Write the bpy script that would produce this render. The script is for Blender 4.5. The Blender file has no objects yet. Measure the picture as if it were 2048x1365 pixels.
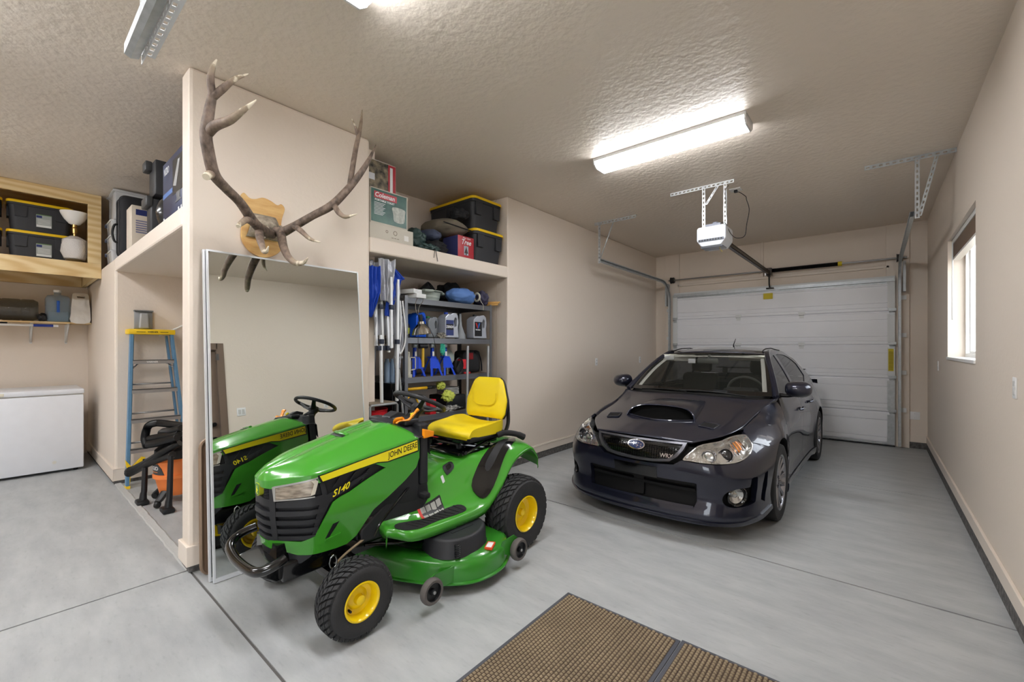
import bpy, bmesh, math, random
from mathutils import Vector, Matrix, Euler
random.seed(7)
C = bpy.context.scene
COL = C.collection
PI = math.pi

# ------------------------------------------------------------------ camera
F_PX, W_PX, HORIZON = 862.0, 2048.0, 696.0
cam_d = bpy.data.cameras.new('camera')
cam = bpy.data.objects.new('camera', cam_d); COL.objects.link(cam)
cam_d.sensor_width = 36.0
cam_d.lens = 36.0 * F_PX / W_PX
cam_d.shift_y = (HORIZON - 682.5) / W_PX
cam.location = (0, 0, 1.465)
cam.rotation_euler = (PI / 2, 0, math.atan2(727, 862))
C.camera = cam
cam_d.clip_start = 0.02

# ------------------------------------------------------------------ light
SKY_STRENGTH = 4.0
w = bpy.data.worlds.new('World'); C.world = w; w.use_nodes = True
w.node_tree.nodes['Background'].inputs[0].default_value = (0.88, 0.94, 1.0, 1)
w.node_tree.nodes['Background'].inputs[1].default_value = SKY_STRENGTH
C.view_settings.view_transform = 'Standard'
C.view_settings.look = 'None'
C.view_settings.gamma = 1.0
C.view_settings.use_curve_mapping = False
C.view_settings.exposure = 0.86
C.cycles.use_denoising = True
C.cycles.max_bounces = 8
C.cycles.diffuse_bounces = 5
C.cycles.glossy_bounces = 5
C.cycles.transmission_bounces = 6
C.cycles.transparent_max_bounces = 8
C.cycles.sample_clamp_indirect = 6.0
C.cycles.caustics_reflective = False
C.cycles.caustics_refractive = False
C.cycles.blur_glossy = 0.5
TUBE_STRENGTH = 24.5

def portal(name, loc, rot, sx, sy):
    """tells the renderer where sky light can enter; gives off nothing itself"""
    d = bpy.data.lights.new(name, 'AREA'); d.cycles.is_portal = True; d.shape = 'RECTANGLE'
    d.size = sx; d.size_y = sy
    o = bpy.data.objects.new(name, d); COL.objects.link(o)
    o.location = loc; o.rotation_euler = rot
    return o
# sky light enters under the unseen overhead door behind the camera, its gap sized for brightness, and through the side window
portal('door_opening_portal', (0.80, -2.78, 0.45), (0, PI / 2, 0), 0.9, 4.4)

portal('window_portal', (0.80, 5.515, 1.965), (0, PI / 2, 0), 1.21, 1.63)

# ------------------------------------------------------------------ helpers
def lin(c):
    if isinstance(c, str):
        c = [int(c[i:i + 2], 16) / 255 for i in (0, 2, 4)]
    return [(x / 12.92 if x <= 0.04045 else ((x + 0.055) / 1.055) ** 2.4) for x in c]

def mat(name, col, rough=0.5, metal=0.0, coat=0.0, bump=0.0, bscale=50.0, vary=0.0, vscale=6.0,
        alpha=1.0, trans=0.0, ior=1.45, emis=None, estr=0.0, col2=None, detail=4.0, bdist=0.01, stretch=None, spec=0.5):
    m = bpy.data.materials.new(name); m.use_nodes = True
    n, l = m.node_tree.nodes, m.node_tree.links
    b = n['Principled BSDF']
    c = lin(col)
    b.inputs['Base Color'].default_value = (*c, 1)
    b.inputs['Roughness'].default_value = rough
    b.inputs['Metallic'].default_value = metal
    b.inputs['IOR'].default_value = ior
    b.inputs['Specular IOR Level'].default_value = spec
    b.inputs['Coat Weight'].default_value = coat
    b.inputs['Coat Roughness'].default_value = 0.03
    b.inputs['Transmission Weight'].default_value = trans
    b.inputs['Alpha'].default_value = alpha
    if emis:
        b.inputs['Emission Color'].default_value = (*lin(emis), 1)
        b.inputs['Emission Strength'].default_value = estr
    tc = None
    if bump or vary or col2:
        tc = n.new('ShaderNodeTexCoord')
        src = tc.outputs['Object']
        if stretch:
            mp = n.new('ShaderNodeMapping'); mp.inputs['Scale'].default_value = stretch
            l.new(src, mp.inputs[0]); src = mp.outputs[0]
    if vary or col2:
        t = n.new('ShaderNodeTexNoise'); t.inputs['Scale'].default_value = vscale; t.inputs['Detail'].default_value = detail
        l.new(src, t.inputs['Vector'])
        r = n.new('ShaderNodeValToRGB')
        c2 = lin(col2) if col2 else [x * (1 - vary) for x in c]
        r.color_ramp.elements[0].position = 0.35; r.color_ramp.elements[1].position = 0.68
        r.color_ramp.elements[0].color = (*c2, 1); r.color_ramp.elements[1].color = (*c, 1)
        l.new(t.outputs[0], r.inputs[0]); l.new(r.outputs[0], b.inputs['Base Color'])
    if bump:
        t = n.new('ShaderNodeTexNoise'); t.inputs['Scale'].default_value = bscale; t.inputs['Detail'].default_value = detail
        l.new(src, t.inputs['Vector'])
        bn = n.new('ShaderNodeBump'); bn.inputs['Strength'].default_value = bump; bn.inputs['Distance'].default_value = bdist
        l.new(t.outputs[0], bn.inputs['Height']); l.new(bn.outputs[0], b.inputs['Normal'])
    return m

def V(*a): return Vector(a)

class MB:
    """collects shapes; build() links them as one mesh object"""
    def __init__(s): s.v = []; s.f = []; s.m = []; s.sm = []; s.mi = 0; s.smooth = False
    def add(s, vs, fs, smooth=None):
        o = len(s.v); s.v += [tuple(v) for v in vs]
        for f in fs:
            s.f.append([i + o for i in f]); s.m.append(s.mi); s.sm.append(s.smooth if smooth is None else smooth)
        return s
    def box(s, x0, x1, y0, y1, z0, z1, M=None):
        vs = [V(x, y, z) for x in (x0, x1) for y in (y0, y1) for z in (z0, z1)]
        if M is not None: vs = [M @ v for v in vs]
        return s.add(vs, [(0, 1, 3, 2), (4, 6, 7, 5), (0, 4, 5, 1), (2, 3, 7, 6), (0, 2, 6, 4), (1, 5, 7, 3)], False)
    def rbox(s, x0, x1, y0, y1, z0, z1, r=0.01, M=None, seg=2):
        """box with rounded edges"""
        bm = bmesh.new(); bmesh.ops.create_cube(bm, size=1)
        bmesh.ops.scale(bm, verts=bm.verts, vec=(x1 - x0, y1 - y0, z1 - z0))
        bmesh.ops.translate(bm, verts=bm.verts, vec=((x0 + x1) / 2, (y0 + y1) / 2, (z0 + z1) / 2))
        r = min(r, 0.49 * min(x1 - x0, y1 - y0, z1 - z0))
        bmesh.ops.bevel(bm, geom=bm.edges[:], offset=r, segments=seg, profile=0.5, affect='EDGES')
        if M is not None: bmesh.ops.transform(bm, matrix=M, verts=bm.verts)
        bm.verts.index_update()
        s.add([v.co.copy() for v in bm.verts], [[v.index for v in f.verts] for f in bm.faces], True)
        bm.free(); return s
    def tube(s, pts, r, seg=10, cap=True, closed=False, flat=1.0):
        """swept tube along pts; r number or list"""
        pts = [V(*p) for p in pts]; n = len(pts)
        rs = r if isinstance(r, (list, tuple)) else [r] * n
        vs = []; up = None
        for i, p in enumerate(pts):
            if closed: t = (pts[(i + 1) % n] - pts[i - 1])
            else: t = pts[min(i + 1, n - 1)] - pts[max(i - 1, 0)]
            if t.length < 1e-9: t = V(0, 0, 1)
            t.normalize()
            if up is None:
                up = V(0, 0, 1) if abs(t.z) < 0.9 else V(0, 1, 0)
            a = t.cross(up)
            if a.length < 1e-6: a = t.cross(V(1, 0, 0))
            a.normalize(); b = a.cross(t); b.normalize(); up = b
            for k in range(seg):
                th = 2 * PI * k / seg
                vs.append(p + (a * math.cos(th) + b * math.sin(th) * flat) * rs[i])
        fs = []
        for i in range(n if closed else n - 1):
            j = (i + 1) % n
            for k in range(seg):
                k2 = (k + 1) % seg
                fs.append((i * seg + k, i * seg + k2, j * seg + k2, j * seg + k))
        s.add(vs, fs, True)
        if cap and not closed:
            s.add(vs[:seg], [list(range(seg))[::-1]], False); s.add(vs[-seg:], [list(range(seg))], False)
        return s
    def cyl(s, p0, p1, r, seg=16, r1=None, cap=True):
        return s.tube([p0, p1], [r, r if r1 is None else r1], seg, cap)
    def lathe(s, prof, M=None, seg=32, arc=2 * PI, close=False):
        """prof list of (r, z) revolved about z"""
        full = abs(arc - 2 * PI) < 1e-6; ns = seg if full else seg + 1
        vs = []
        for k in range(ns):
            th = arc * k / seg
            for r, z in prof: vs.append(V(r * math.cos(th), r * math.sin(th), z))
        if M is not None: vs = [M @ v for v in vs]
        n = len(prof); fs = []
        for k in range(seg):
            k2 = (k + 1) % ns if full else k + 1
            for i in range(n - 1 if not close else n):
                j = (i + 1) % n
                fs.append((k * n + i, k2 * n + i, k2 * n + j, k * n + j))
        return s.add(vs, fs, True)
    def prism(s, poly, d0, d1, M=None, axis='z', smooth=False):
        """polygon (2D list) extruded along an axis: 'x': poly=(y,z), 'y': (x,z), 'z': (x,y)"""
        def mk(a, b, d):
            return V(d, a, b) if axis == 'x' else (V(a, d, b) if axis == 'y' else V(a, b, d))
        vs = [mk(a, b, d0) for a, b in poly] + [mk(a, b, d1) for a, b in poly]
        if M is not None: vs = [M @ v for v in vs]
        n = len(poly)
        fs = [list(range(n))[::-1], [i + n for i in range(n)]]
        s.add(vs, fs, False)
        s.add(vs, [(i, (i + 1) % n, (i + 1) % n + n, i + n) for i in range(n)], smooth)
        return s
    def grid(s, rows, smooth=True, closed=False, flip=False):
        """rows: list of lists of points"""
        n = len(rows[0]); vs = [V(*p) for r in rows for p in r]; fs = []
        for i in range(len(rows) - 1):
            for j in range(n if closed else n - 1):
                k = (j + 1) % n
                f = (i * n + j, i * n + k, (i + 1) * n + k, (i + 1) * n + j)
                fs.append(f[::-1] if flip else f)
        return s.add(vs, fs, smooth)
    def build(s, name, ms, parent=None, thick=0, sub=0, bevel=0, loc=None, merge=True, auto=35):
        me = bpy.data.meshes.new(name)
        me.from_pydata(s.v, [], s.f)
        if not isinstance(ms, (list, tuple)): ms = [ms]
        for m in ms: me.materials.append(m)
        for i, p in enumerate(me.polygons):
            p.material_index = s.m[i]; p.use_smooth = s.sm[i]
        bm = bmesh.new(); bm.from_mesh(me)
        if merge: bmesh.ops.remove_doubles(bm, verts=bm.verts, dist=1e-5)
        bmesh.ops.recalc_face_normals(bm, faces=bm.faces)
        if auto:
            ca = math.radians(auto)
            for e in bm.edges:
                if len(e.link_faces) == 2 and e.calc_face_angle(0) > ca: e.smooth = False
        bm.to_mesh(me); bm.free()
        o = bpy.data.objects.new(name, me); COL.objects.link(o)
        if parent is not None: o.parent = parent
        if loc is not None: o.location = loc
        if bevel:
            b = o.modifiers.new('bevel', 'BEVEL'); b.width = bevel; b.segments = 2; b.limit_method = 'ANGLE'; b.angle_limit = 0.6
        if sub:
            b = o.modifiers.new('sub', 'SUBSURF'); b.levels = sub; b.render_levels = sub
        if thick:
            b = o.modifiers.new('solid', 'SOLIDIFY'); b.thickness = thick; b.offset = -1
        return o

def tag(o, label=None, cat=None, group=None, kind=None):
    if label: o['label'] = label
    if cat: o['category'] = cat
    if group: o['group'] = group
    if kind: o['kind'] = kind
    return o

def thing(name, label, cat, loc=(0, 0, 0), rz=0.0, group=None, rot=None):
    o = bpy.data.objects.new(name, None); COL.objects.link(o); o.empty_display_size = 0.1
    o.location = loc; o.rotation_euler = rot if rot else (0, 0, rz)
    return tag(o, label, cat, group)

def struct(o): o['kind'] = 'structure'; return o

def dup(root, loc, rz=None, label=None, group=None, rot=None):
    r = root.copy(); COL.objects.link(r); r.location = loc
    if rz is not None: r.rotation_euler = (0, 0, rz)
    if rot is not None: r.rotation_euler = rot
    if label: r['label'] = label
    if group: r['group'] = group
    for ch in list(root.children):
        c = ch.copy(); COL.objects.link(c); c.parent = r
        for g in ch.children:
            d = g.copy(); COL.objects.link(d); d.parent = c
    return r

def cr(p0, p1, p2, p3, t):
    return 0.5 * ((2 * p1) + (p2 - p0) * t + (2 * p0 - 5 * p1 + 4 * p2 - p3) * t * t + (3 * p1 - p0 - 3 * p2 + p3) * t ** 3)
def spline(pts, n, closed=False):
    """Catmull-Rom through pts, n steps per segment"""
    P = [Vector(p) for p in pts]; m = len(P); out = []
    for i in range(m if closed else m - 1):
        if closed: q = [P[(i + k) % m] for k in (-1, 0, 1, 2)]
        else:
            q = [P[i - 1] if i > 0 else P[0] * 2 - P[1], P[i], P[i + 1], P[i + 2] if i + 2 < m else P[m - 1] * 2 - P[m - 2]]
        for k in range(n): out.append(cr(*q, k / n))
    if not closed: out.append(P[-1].copy())
    return out
def patch(ctrl, nu, nv):
    """smooth surface through a control grid (rows of points)"""
    rows = [spline(r, nv) for r in ctrl]
    cols = [spline([r[j] for r in rows], nu) for j in range(len(rows[0]))]
    return [[cols[j][i] for j in range(len(cols))] for i in range(len(cols[0]))]
def lerp(a, b, t): return a + (b - a) * t
def interp(xs, ys, x):
    if x <= xs[0]: return ys[0]
    for i in range(len(xs) - 1):
        if x <= xs[i + 1]:
            t = (x - xs[i]) / (xs[i + 1] - xs[i]); return ys[i] + (ys[i + 1] - ys[i]) * t
    return ys[-1]

def text_mesh(s, size, depth=0.0, bold=0.0, spacing=1.0, align='CENTER', shear=0.0):
    """flat lettering as vertices and faces, in the xy plane"""
    cu = bpy.data.curves.new('t', 'FONT'); cu.body = s; cu.size = size; cu.extrude = depth; cu.offset = bold
    cu.align_x = align; cu.align_y = 'CENTER'; cu.space_character = spacing; cu.shear = shear; cu.resolution_u = 3
    o = bpy.data.objects.new('t', cu); COL.objects.link(o)
    dg = bpy.context.evaluated_depsgraph_get()
    me = bpy.data.meshes.new_from_object(o.evaluated_get(dg))
    vs = [v.co.copy() for v in me.vertices]; fs = [list(p.vertices) for p in me.polygons]
    bpy.data.objects.remove(o); bpy.data.curves.remove(cu); bpy.data.meshes.remove(me)
    return vs, fs
def text_on(mb, s, M, size, depth=0.0008, fn=None, **k):
    vs, fs = text_mesh(s, size, depth, **k)
    vs = [M @ v for v in vs] if fn is None else [fn(v) for v in vs]
    mb.add(vs, fs, False); return mb
def frame(o, x, y):
    """matrix with origin o, x axis x, y axis y, z = x cross y"""
    x = Vector(x).normalized(); y = Vector(y); z = x.cross(y).normalized(); y = z.cross(x)
    return Matrix(((x.x, y.x, z.x, o[0]), (x.y, y.y, z.y, o[1]), (x.z, y.z, z.z, o[2]), (0, 0, 0, 1)))
def T(x, y, z): return Matrix.Translation((x, y, z))
def R(a, ax): return Matrix.Rotation(a, 4, ax)
# ------------------------------------------------------------------ mapping flat outlines onto curved bodies
from mathutils.geometry import tessellate_polygon
def mapped(mb, poly, fn, step=0.03, off0=-0.004, off1=0.002, mirror=False, smooth=True, steps=None, holes=()):
    """poly: outline in a 2D parameter space (holes: more outlines inside it); fn(a, b, off) gives the 3D point; makes a slab between off0 and off1"""
    loops = [list(poly)] + [list(h_) for h_ in holes]
    tris = tessellate_polygon([[V(a, b, 0) for a, b in L] for L in loops])
    bm = bmesh.new()
    vs = [bm.verts.new((a, b, 0)) for L in loops for a, b in L]
    for t in tris:
        try: bm.faces.new([vs[i] for i in t])
        except ValueError: pass
    xs = [p[0] for p in poly]; ys = [p[1] for p in poly]
    sa, sb = steps if steps else (step, step)
    for lo, hi, st, ax in ((min(xs), max(xs), sa, 0), (min(ys), max(ys), sb, 1)):
        n = int((hi - lo) / st)
        for i in range(1, n + 1):
            c = lo + (hi - lo) * i / (n + 1)
            co = (c, 0, 0) if ax == 0 else (0, c, 0); no = (1, 0, 0) if ax == 0 else (0, 1, 0)
            bmesh.ops.bisect_plane(bm, geom=bm.verts[:] + bm.edges[:] + bm.faces[:], dist=1e-6, plane_co=co, plane_no=no)
    bmesh.ops.remove_doubles(bm, verts=bm.verts, dist=1e-6)
    dis = [e for e in bm.edges if len(e.link_faces) == 2 and abs(e.verts[0].co.x - e.verts[1].co.x) > 1e-5 and abs(e.verts[0].co.y - e.verts[1].co.y) > 1e-5]
    bmesh.ops.dissolve_edges(bm, edges=dis, use_verts=False)
    bm.verts.index_update(); P = [v.co.copy() for v in bm.verts]
    F = [[v.index for v in f.verts] for f in bm.faces]
    B = [[v.index for v in e.verts] for e in bm.edges if len(e.link_faces) == 1]
    bm.free()
    for sg in ((1, -1) if mirror else (1,)):
        top = [fn(p.x, p.y, off1) for p in P]; bot = [fn(p.x, p.y, off0) for p in P]
        if sg < 0:
            top = [V(-q[0], q[1], q[2]) for q in top]; bot = [V(-q[0], q[1], q[2]) for q in bot]
        n = len(P)
        mb.add(top, F, smooth)
        mb.add(top + bot, [(a, b, b + n, a + n) for a, b in B], False)
    return mb
def smooth_poly(pts, n=4, closed=True):
    return [(p.x, p.y) for p in spline([(a, b, 0) for a, b in pts], n, closed)]
class Plan:
    """vertical wall along a plan curve, measured by arc length from its start"""
    def __init__(s, pts, n=6):
        s.p = [(q.x, q.y) for q in spline([(a, b, 0) for a, b in pts], n)]
        s.s = [0]
        for a, b in zip(s.p, s.p[1:]): s.s.append(s.s[-1] + math.dist(a, b))
    def at(s, t):
        sg = 1
        if t < 0: t = -t; sg = -1
        i = 0
        while i < len(s.s) - 2 and s.s[i + 1] < t: i += 1
        u = (t - s.s[i]) / (s.s[i + 1] - s.s[i])
        a, b = s.p[i], s.p[i + 1]
        a0 = s.p[max(0, i - 1)]; b1 = s.p[min(len(s.p) - 1, i + 2)]
        tx, ty = lerp(b[0] - a0[0], b1[0] - a[0], u), lerp(b[1] - a0[1], b1[1] - a[1], u)
        if i == 0: tx, ty = lerp(b[0] - a[0], b1[0] - a[0], u), lerp(0, b1[1] - a[1], u)
        l = math.hypot(tx, ty)
        return sg * lerp(a[0], b[0], u), lerp(a[1], b[1], u), sg * ty / l, -tx / l     # x, y, outward normal
def ellipse(cx, cy, rx, ry, n=24, a0=0.0):
    return [(cx + rx * math.cos(2 * PI * i / n + a0), cy + ry * math.sin(2 * PI * i / n + a0)) for i in range(n)]
def rrect(x0, x1, y0, y1, r, n=4):
    out = []
    for cx, cy, a in ((x1 - r, y1 - r, 0), (x0 + r, y1 - r, PI / 2), (x0 + r, y0 + r, PI), (x1 - r, y0 + r, 1.5 * PI)):
        for i in range(n + 1):
            t = a + PI / 2 * i / n; out.append((cx + r * math.cos(t), cy + r * math.sin(t)))
    return out
# ------------------------------------------------------------------ room materials
M_WALL = mat('painted_wall', (0.875, 0.828, 0.775), 0.55, bump=0.28, bscale=34, bdist=0.006, detail=3)
M_CEIL = mat('painted_ceiling', (0.885, 0.842, 0.790), 0.45, bump=0.48, bscale=20, bdist=0.012, detail=5)
M_TRIMP = mat('painted_trim', (0.878, 0.832, 0.780), 0.45)
def concrete():
    m = mat('concrete_floor', (0.69, 0.70, 0.70), 0.42, bump=0.06, bscale=90, bdist=0.004)
    n, l = m.node_tree.nodes, m.node_tree.links; b = n['Principled BSDF']
    tc = n.new('ShaderNodeTexCoord')
    mp = n.new('ShaderNodeMapping'); mp.inputs['Scale'].default_value = (1.0, 3.2, 1); mp.inputs['Rotation'].default_value = (0, 0, 0.12)
    l.new(tc.outputs['Object'], mp.inputs[0])
    a = n.new('ShaderNodeTexNoise'); a.inputs['Scale'].default_value = 2.6; a.inputs['Detail'].default_value = 8; a.inputs['Roughness'].default_value = 0.62
    l.new(mp.outputs[0], a.inputs['Vector'])
    r = n.new('ShaderNodeValToRGB'); e = r.color_ramp.elements
    e[0].position = 0.28; e[0].color = (*lin((0.60, 0.61, 0.615)), 1); e[1].position = 0.66; e[1].color = (*lin((0.68, 0.69, 0.69)), 1)
    l.new(a.outputs[0], r.inputs[0])
    s = n.new('ShaderNodeTexNoise'); s.inputs['Scale'].default_value = 14; s.inputs['Detail'].default_value = 6
    l.new(mp.outputs[0], s.inputs['Vector'])
    r2 = n.new('ShaderNodeValToRGB'); e = r2.color_ramp.elements
    e[0].position = 0.26; e[0].color = (0.70, 0.70, 0.70, 1); e[1].position = 0.42; e[1].color = (1, 1, 1, 1)
    l.new(s.outputs[0], r2.inputs[0])
    mx = n.new('ShaderNodeMix'); mx.data_type = 'RGBA'; mx.blend_type = 'MULTIPLY'; mx.inputs[0].default_value = 0.4
    l.new(r.outputs[0], mx.inputs[6]); l.new(r2.outputs[0], mx.inputs[7]); l.new(mx.outputs[2], b.inputs['Base Color'])
    return m
M_CONC = concrete()
M_STEM = mat('stem_concrete', (0.44, 0.43, 0.42), 0.85, bump=0.8, bscale=60, vary=0.55, vscale=30)
M_DARK = mat('dark_gap', (0.16, 0.15, 0.14), 0.9)
M_WHITE = mat('white_paint', (0.90, 0.90, 0.89), 0.35)
M_VINYL = mat('white_vinyl', (0.93, 0.93, 0.92), 0.3)
M_PLATE = mat('white_plate', (0.93, 0.93, 0.93), 0.3)
M_BROWN = mat('brown_door_paint', (0.46, 0.39, 0.34), 0.4)
M_BLACK = mat('black_plastic', (0.075, 0.078, 0.09), 0.45)
M_RUBBER = mat('black_rubber', (0.085, 0.085, 0.09), 0.75, bump=0.1, bscale=200)
M_GALV = mat('galvanised_steel', (0.72, 0.74, 0.75), 0.4, 0.45, vary=0.18, vscale=22)
M_STEEL = mat('steel', (0.62, 0.62, 0.62), 0.28, 1.0)
M_CHROME = mat('chrome', (0.85, 0.85, 0.86), 0.08, 1.0)

H = 3.3; XL = -3.405; XR = 0.572; YB = 8.58; XF = -8.44; YN = 0.785; YR0 = -5.2
# floor slabs with joints between them
J = 0.007
fl = MB()
for (x0, x1, y0, y1) in ((XF - 0.2, -3.455 - J, YR0, YN), (-3.455 + J, XR + 0.3, YR0, 0.80 - J), (-3.455 - J, XR + 0.3, 0.80 + J, 3.39 - J),
                         (-3.455 - J, XR + 0.3, 3.39 + J, 5.86 - J), (-3.455 - J, XR + 0.3, 5.86 + J, YB + 0.6), (XF - 0.2, -3.455 - J, YN, 8.6)):
    fl.box(x0, x1, y0, y1, -0.12, 0)
fl.mi = 1; fl.box(XF - 0.3, XR + 0.4, YR0 - 0.1, YB + 0.7, -0.2, -0.007)
struct(fl.build('floor', [M_CONC, mat('joint_filler', (0.36, 0.35, 0.34), 0.9)], merge=False))
struct(MB().box(XF - 0.2, XR + 0.4, YR0 - 0.2, YB + 0.3, H, H + 0.15).build('ceiling', M_CEIL))

def wallbox(mb, *b): mb.box(*b); return mb
# right wall, with the window and the brown entry door behind the camera
WY0, WY1, WZ0, WZ1 = 4.70, 6.33, 1.36, 2.57
DY0, DY1, DZ1 = 1.12, 1.99, 2.20
mb = MB()
TH = 0.20
for (y0, y1, z0, z1) in ((WY1, YB + 0.2, 0.09, H), (WY0, WY1, 0.09, WZ0), (WY0, WY1, WZ1, H), (DY1, WY0, 0.09, H), (DY0, DY1, DZ1, H), (-0.35, DY0, 0.09, H),
                         (-4.95, -0.35, 2.5, H), (YR0, -4.95, 0.09, H), (-4.95, -0.6, 0.9, 2.5), (-0.6, -0.35, 0.0, 2.5)):  # low unseen gap left here, its height set by the sky light wanted
    mb.box(XR, XR + TH, y0, y1, z0, z1)
o = struct(mb.build('wall_right', M_WALL))
struct(MB().box(XR - 0.012, XR + TH, DY1, YB, 0, 0.09).box(XR - 0.012, XR + TH, -0.35, DY0, 0, 0.09).build('trim_1', M_STEM))
def baseboard(name, segs, m=None):
    mb = MB()
    for s in segs: mb.box(*s)
    return struct(mb.build(name, m or M_TRIMP, bevel=0.004))
baseboard('baseboard_right', [(XR - 0.014, XR + 0.02, DY1 + 0.10, YB, 0.09, 0.185), (XR - 0.018, XR, DY1 + 0.10, YB, 0.185, 0.193)])
# garage end wall
mb = MB()
GX0, GX1, GZ = -2.95, 0.14, 2.46
mb.box(XL - 0.2, GX0, YB, YB + 0.2, 0.09, H).box(GX1, XR + TH, YB, YB + 0.2, 0.09, H).box(GX0, GX1, YB, YB + 0.2, GZ, H)
struct(mb.build('wall_back', M_WALL))
mb = MB()   # boards that frame the door opening
mb.box(GX0 - 0.26, GX0 + 0.02, YB - 0.035, YB, 0.0, H).box(GX1 - 0.02, GX1 + 0.24, YB - 0.035, YB, 0.0, H)
mb.box(GX0 - 0.02, GX1 + 0.02, YB - 0.035, YB, 2.66, 2.70)
mb.box(-1.53, -1.49, YB - 0.035, YB, 2.70, H)
struct(mb.build('trim_2', M_TRIMP, bevel=0.006))
struct(MB().box(XL, GX0 - 0.26, YB - 0.012, YB + 0.2, 0, 0.09).box(GX1 + 0.24, XR, YB - 0.012, YB + 0.2, 0, 0.09).build('trim_3', M_STEM))
baseboard('baseboard_back', [(GX1 + 0.24, XR, YB - 0.014, YB + 0.02, 0.09, 0.19)])
# wall left of the car
mb = MB()
mb.box(XL - 0.19, XL, 3.953, YB + 0.2, 0.085, H)
struct(mb.build('wall_left', M_WALL, bevel=0.012))
struct(MB().box(XL - 0.19, XL + 0.004, 3.96, YB, 0, 0.085).build('trim_4', M_STEM))
baseboard('baseboard_left', [(XL, XL + 0.014, 3.965, YB, 0.085, 0.19), (XL, XL + 0.018, 3.965, YB, 0.165, 0.178)])
# partition stub with the antlers
struct(MB().box(-3.572, XL - .002, YN + .002, 2.094, 0, 0.065).build('trim_9', M_STEM))
mb = MB(); mb.box(-3.575, XL, YN, 2.096, 0.06, H)
struct(mb.build('wall_partition', M_WALL, bevel=0.022))
baseboard('baseboard_partition', [(-3.592, XL + 0.015, YN - 0.016, 1.0, 0.045, 0.175)])
# storage block: back walls and sides
struct(MB().box(-4.45, -4.30, 2.25, 3.953, 0, H).build('wall_alcove_back', M_WALL))
struct(MB().box(-4.45, XL - 0.19, 3.953, 4.12, 0, H).build('wall_alcove_side', M_WALL))
struct(MB().box(XF, -3.575, 2.15, 2.25, 0, H).build('wall_alcove_divider', M_WALL))
mb = MB(); mb.box(XF, -6.22, YN, 2.15, 0.05, 2.425)
struct(mb.build('wall_bay', M_WALL, bevel=0.022))
struct(MB().box(XF, -6.216, YN - 0.004, 2.25, 0, 0.05).build('trim_5', M_STEM))
baseboard('baseboard_bay', [(XF, -6.205, YN - 0.016, YN + 0.01, 0.04, 0.165), (-6.22, -6.205, YN - 0.016, 2.15, 0.04, 0.165)])
struct(MB().box(XF - 0.2, XF, YR0, 2.25, 0, H).build('wall_far_left', M_WALL))
struct(MB().box(XF - 0.2, XR + TH, YR0 - 0.2, YR0, 0, H).build('wall_behind', M_WALL))
# painted ledges that bridge the two openings
struct(MB().box(-4.30, XL, 2.096, 3.96, 2.312, 2.45).build('trim_6', M_WALL, bevel=0.016))
struct(MB().box(-6.225, -3.57, YN, 2.15, 2.285, 2.425).build('trim_7', M_WALL, bevel=0.016))
# raised lip of the alcove floor
mb = MB()
n = 40
for i in range(n):
    xa, xb = lerp(-6.22, -3.47, i / n), lerp(-6.22, -3.47, (i + 1) / n)
rows = []
for i in range(n + 1):
    x = lerp(-6.23, -3.46, i / n); j = 0.002 * math.sin(i * 1.3) + 0.0015 * math.sin(i * 2.9)
    rows.append([(x, YN - 0.004 + j, 0.0005), (x, YN + 0.002 + j, 0.010), (x, YN + 0.045 - j, 0.012), (x, YN + 0.06 - j, 0.0005)])
mb.grid(rows)
struct(mb.build('trim_8', mat('patched_concrete', (0.70, 0.70, 0.69), 0.8, bump=0.4, bscale=40)))

# side window
fr = MB(); xg = XR + 0.125
def ring(mb, x0, x1, y0, y1, z0, z1, w):
    mb.box(x0, x1, y0, y1, z0, z0 + w).box(x0, x1, y0, y1, z1 - w, z1).box(x0, x1, y0, y0 + w, z0 + w, z1 - w).box(x0, x1, y1 - w, y1, z0 + w, z1 - w)
ring(fr, xg, xg + 0.07, WY0, WY1, WZ0, WZ1, 0.045)
ring(fr, xg + 0.012, xg + 0.05, WY0 + 0.04, (WY0 + WY1) / 2 + 0.02, WZ0 + 0.04, WZ1 - 0.04, 0.035)
ring(fr, xg + 0.03, xg + 0.065, (WY0 + WY1) / 2 - 0.02, WY1 - 0.04, WZ0 + 0.04, WZ1 - 0.04, 0.03)
wn = struct(fr.build('window_1', M_VINYL, bevel=0.003))
M_GLASS = mat('window_glass', (0.6, 0.62, 0.62), 0.0, alpha=0.08)
MB().box(xg + 0.038, xg + 0.042, WY0 + 0.03, WY1 - 0.03, WZ0 + 0.03, WZ1 - 0.03).build('pane', M_GLASS, wn)
rv = MB()   # white reveal and sill
rv.box(XR - 0.012, xg, WY0 + 0.001, WY1 - 0.001, WZ0 - 0.018, WZ0 + 0.012)
rv.build('sill', M_WHITE, wn, bevel=0.006)
bl = thing('window_blind', 'white slatted blind pulled up under the head of the side window', 'blind', (XR + 0.06, (WY0 + WY1) / 2, WZ1 - 0.001))
MB().box(-0.03, 0.03, -0.78, 0.78, -0.045, 0).build('headrail', M_WHITE, bl)
mb = MB()
for i in range(24): mb.box(-0.026, 0.026, -0.77, 0.77, -0.053 - i * 0.0058, -0.050 - i * 0.0058)
mb.build('slat_stack', mat('blind_slats', (0.60, 0.52, 0.45), 0.5), bl)
MB().box(-0.028, 0.028, -0.77, 0.77, -0.212, -0.192).build('bottom_rail', M_WHITE, bl)
MB().tube([(-0.035, 0.70, -0.03), (-0.036, 0.70, -0.82)], 0.006, 8).build('wand', M_WHITE, bl)
# outside: bright ground and a pale block wall beyond the window
tag(MB().box(XR + 0.3, 12, -9, 14, -0.15, -0.05).build('yard_ground', mat('gravel', (0.62, 0.56, 0.48), 0.9, vary=0.2, vscale=3)), 'pale gravel yard ground outside the side window', 'ground', kind='structure')

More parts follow.
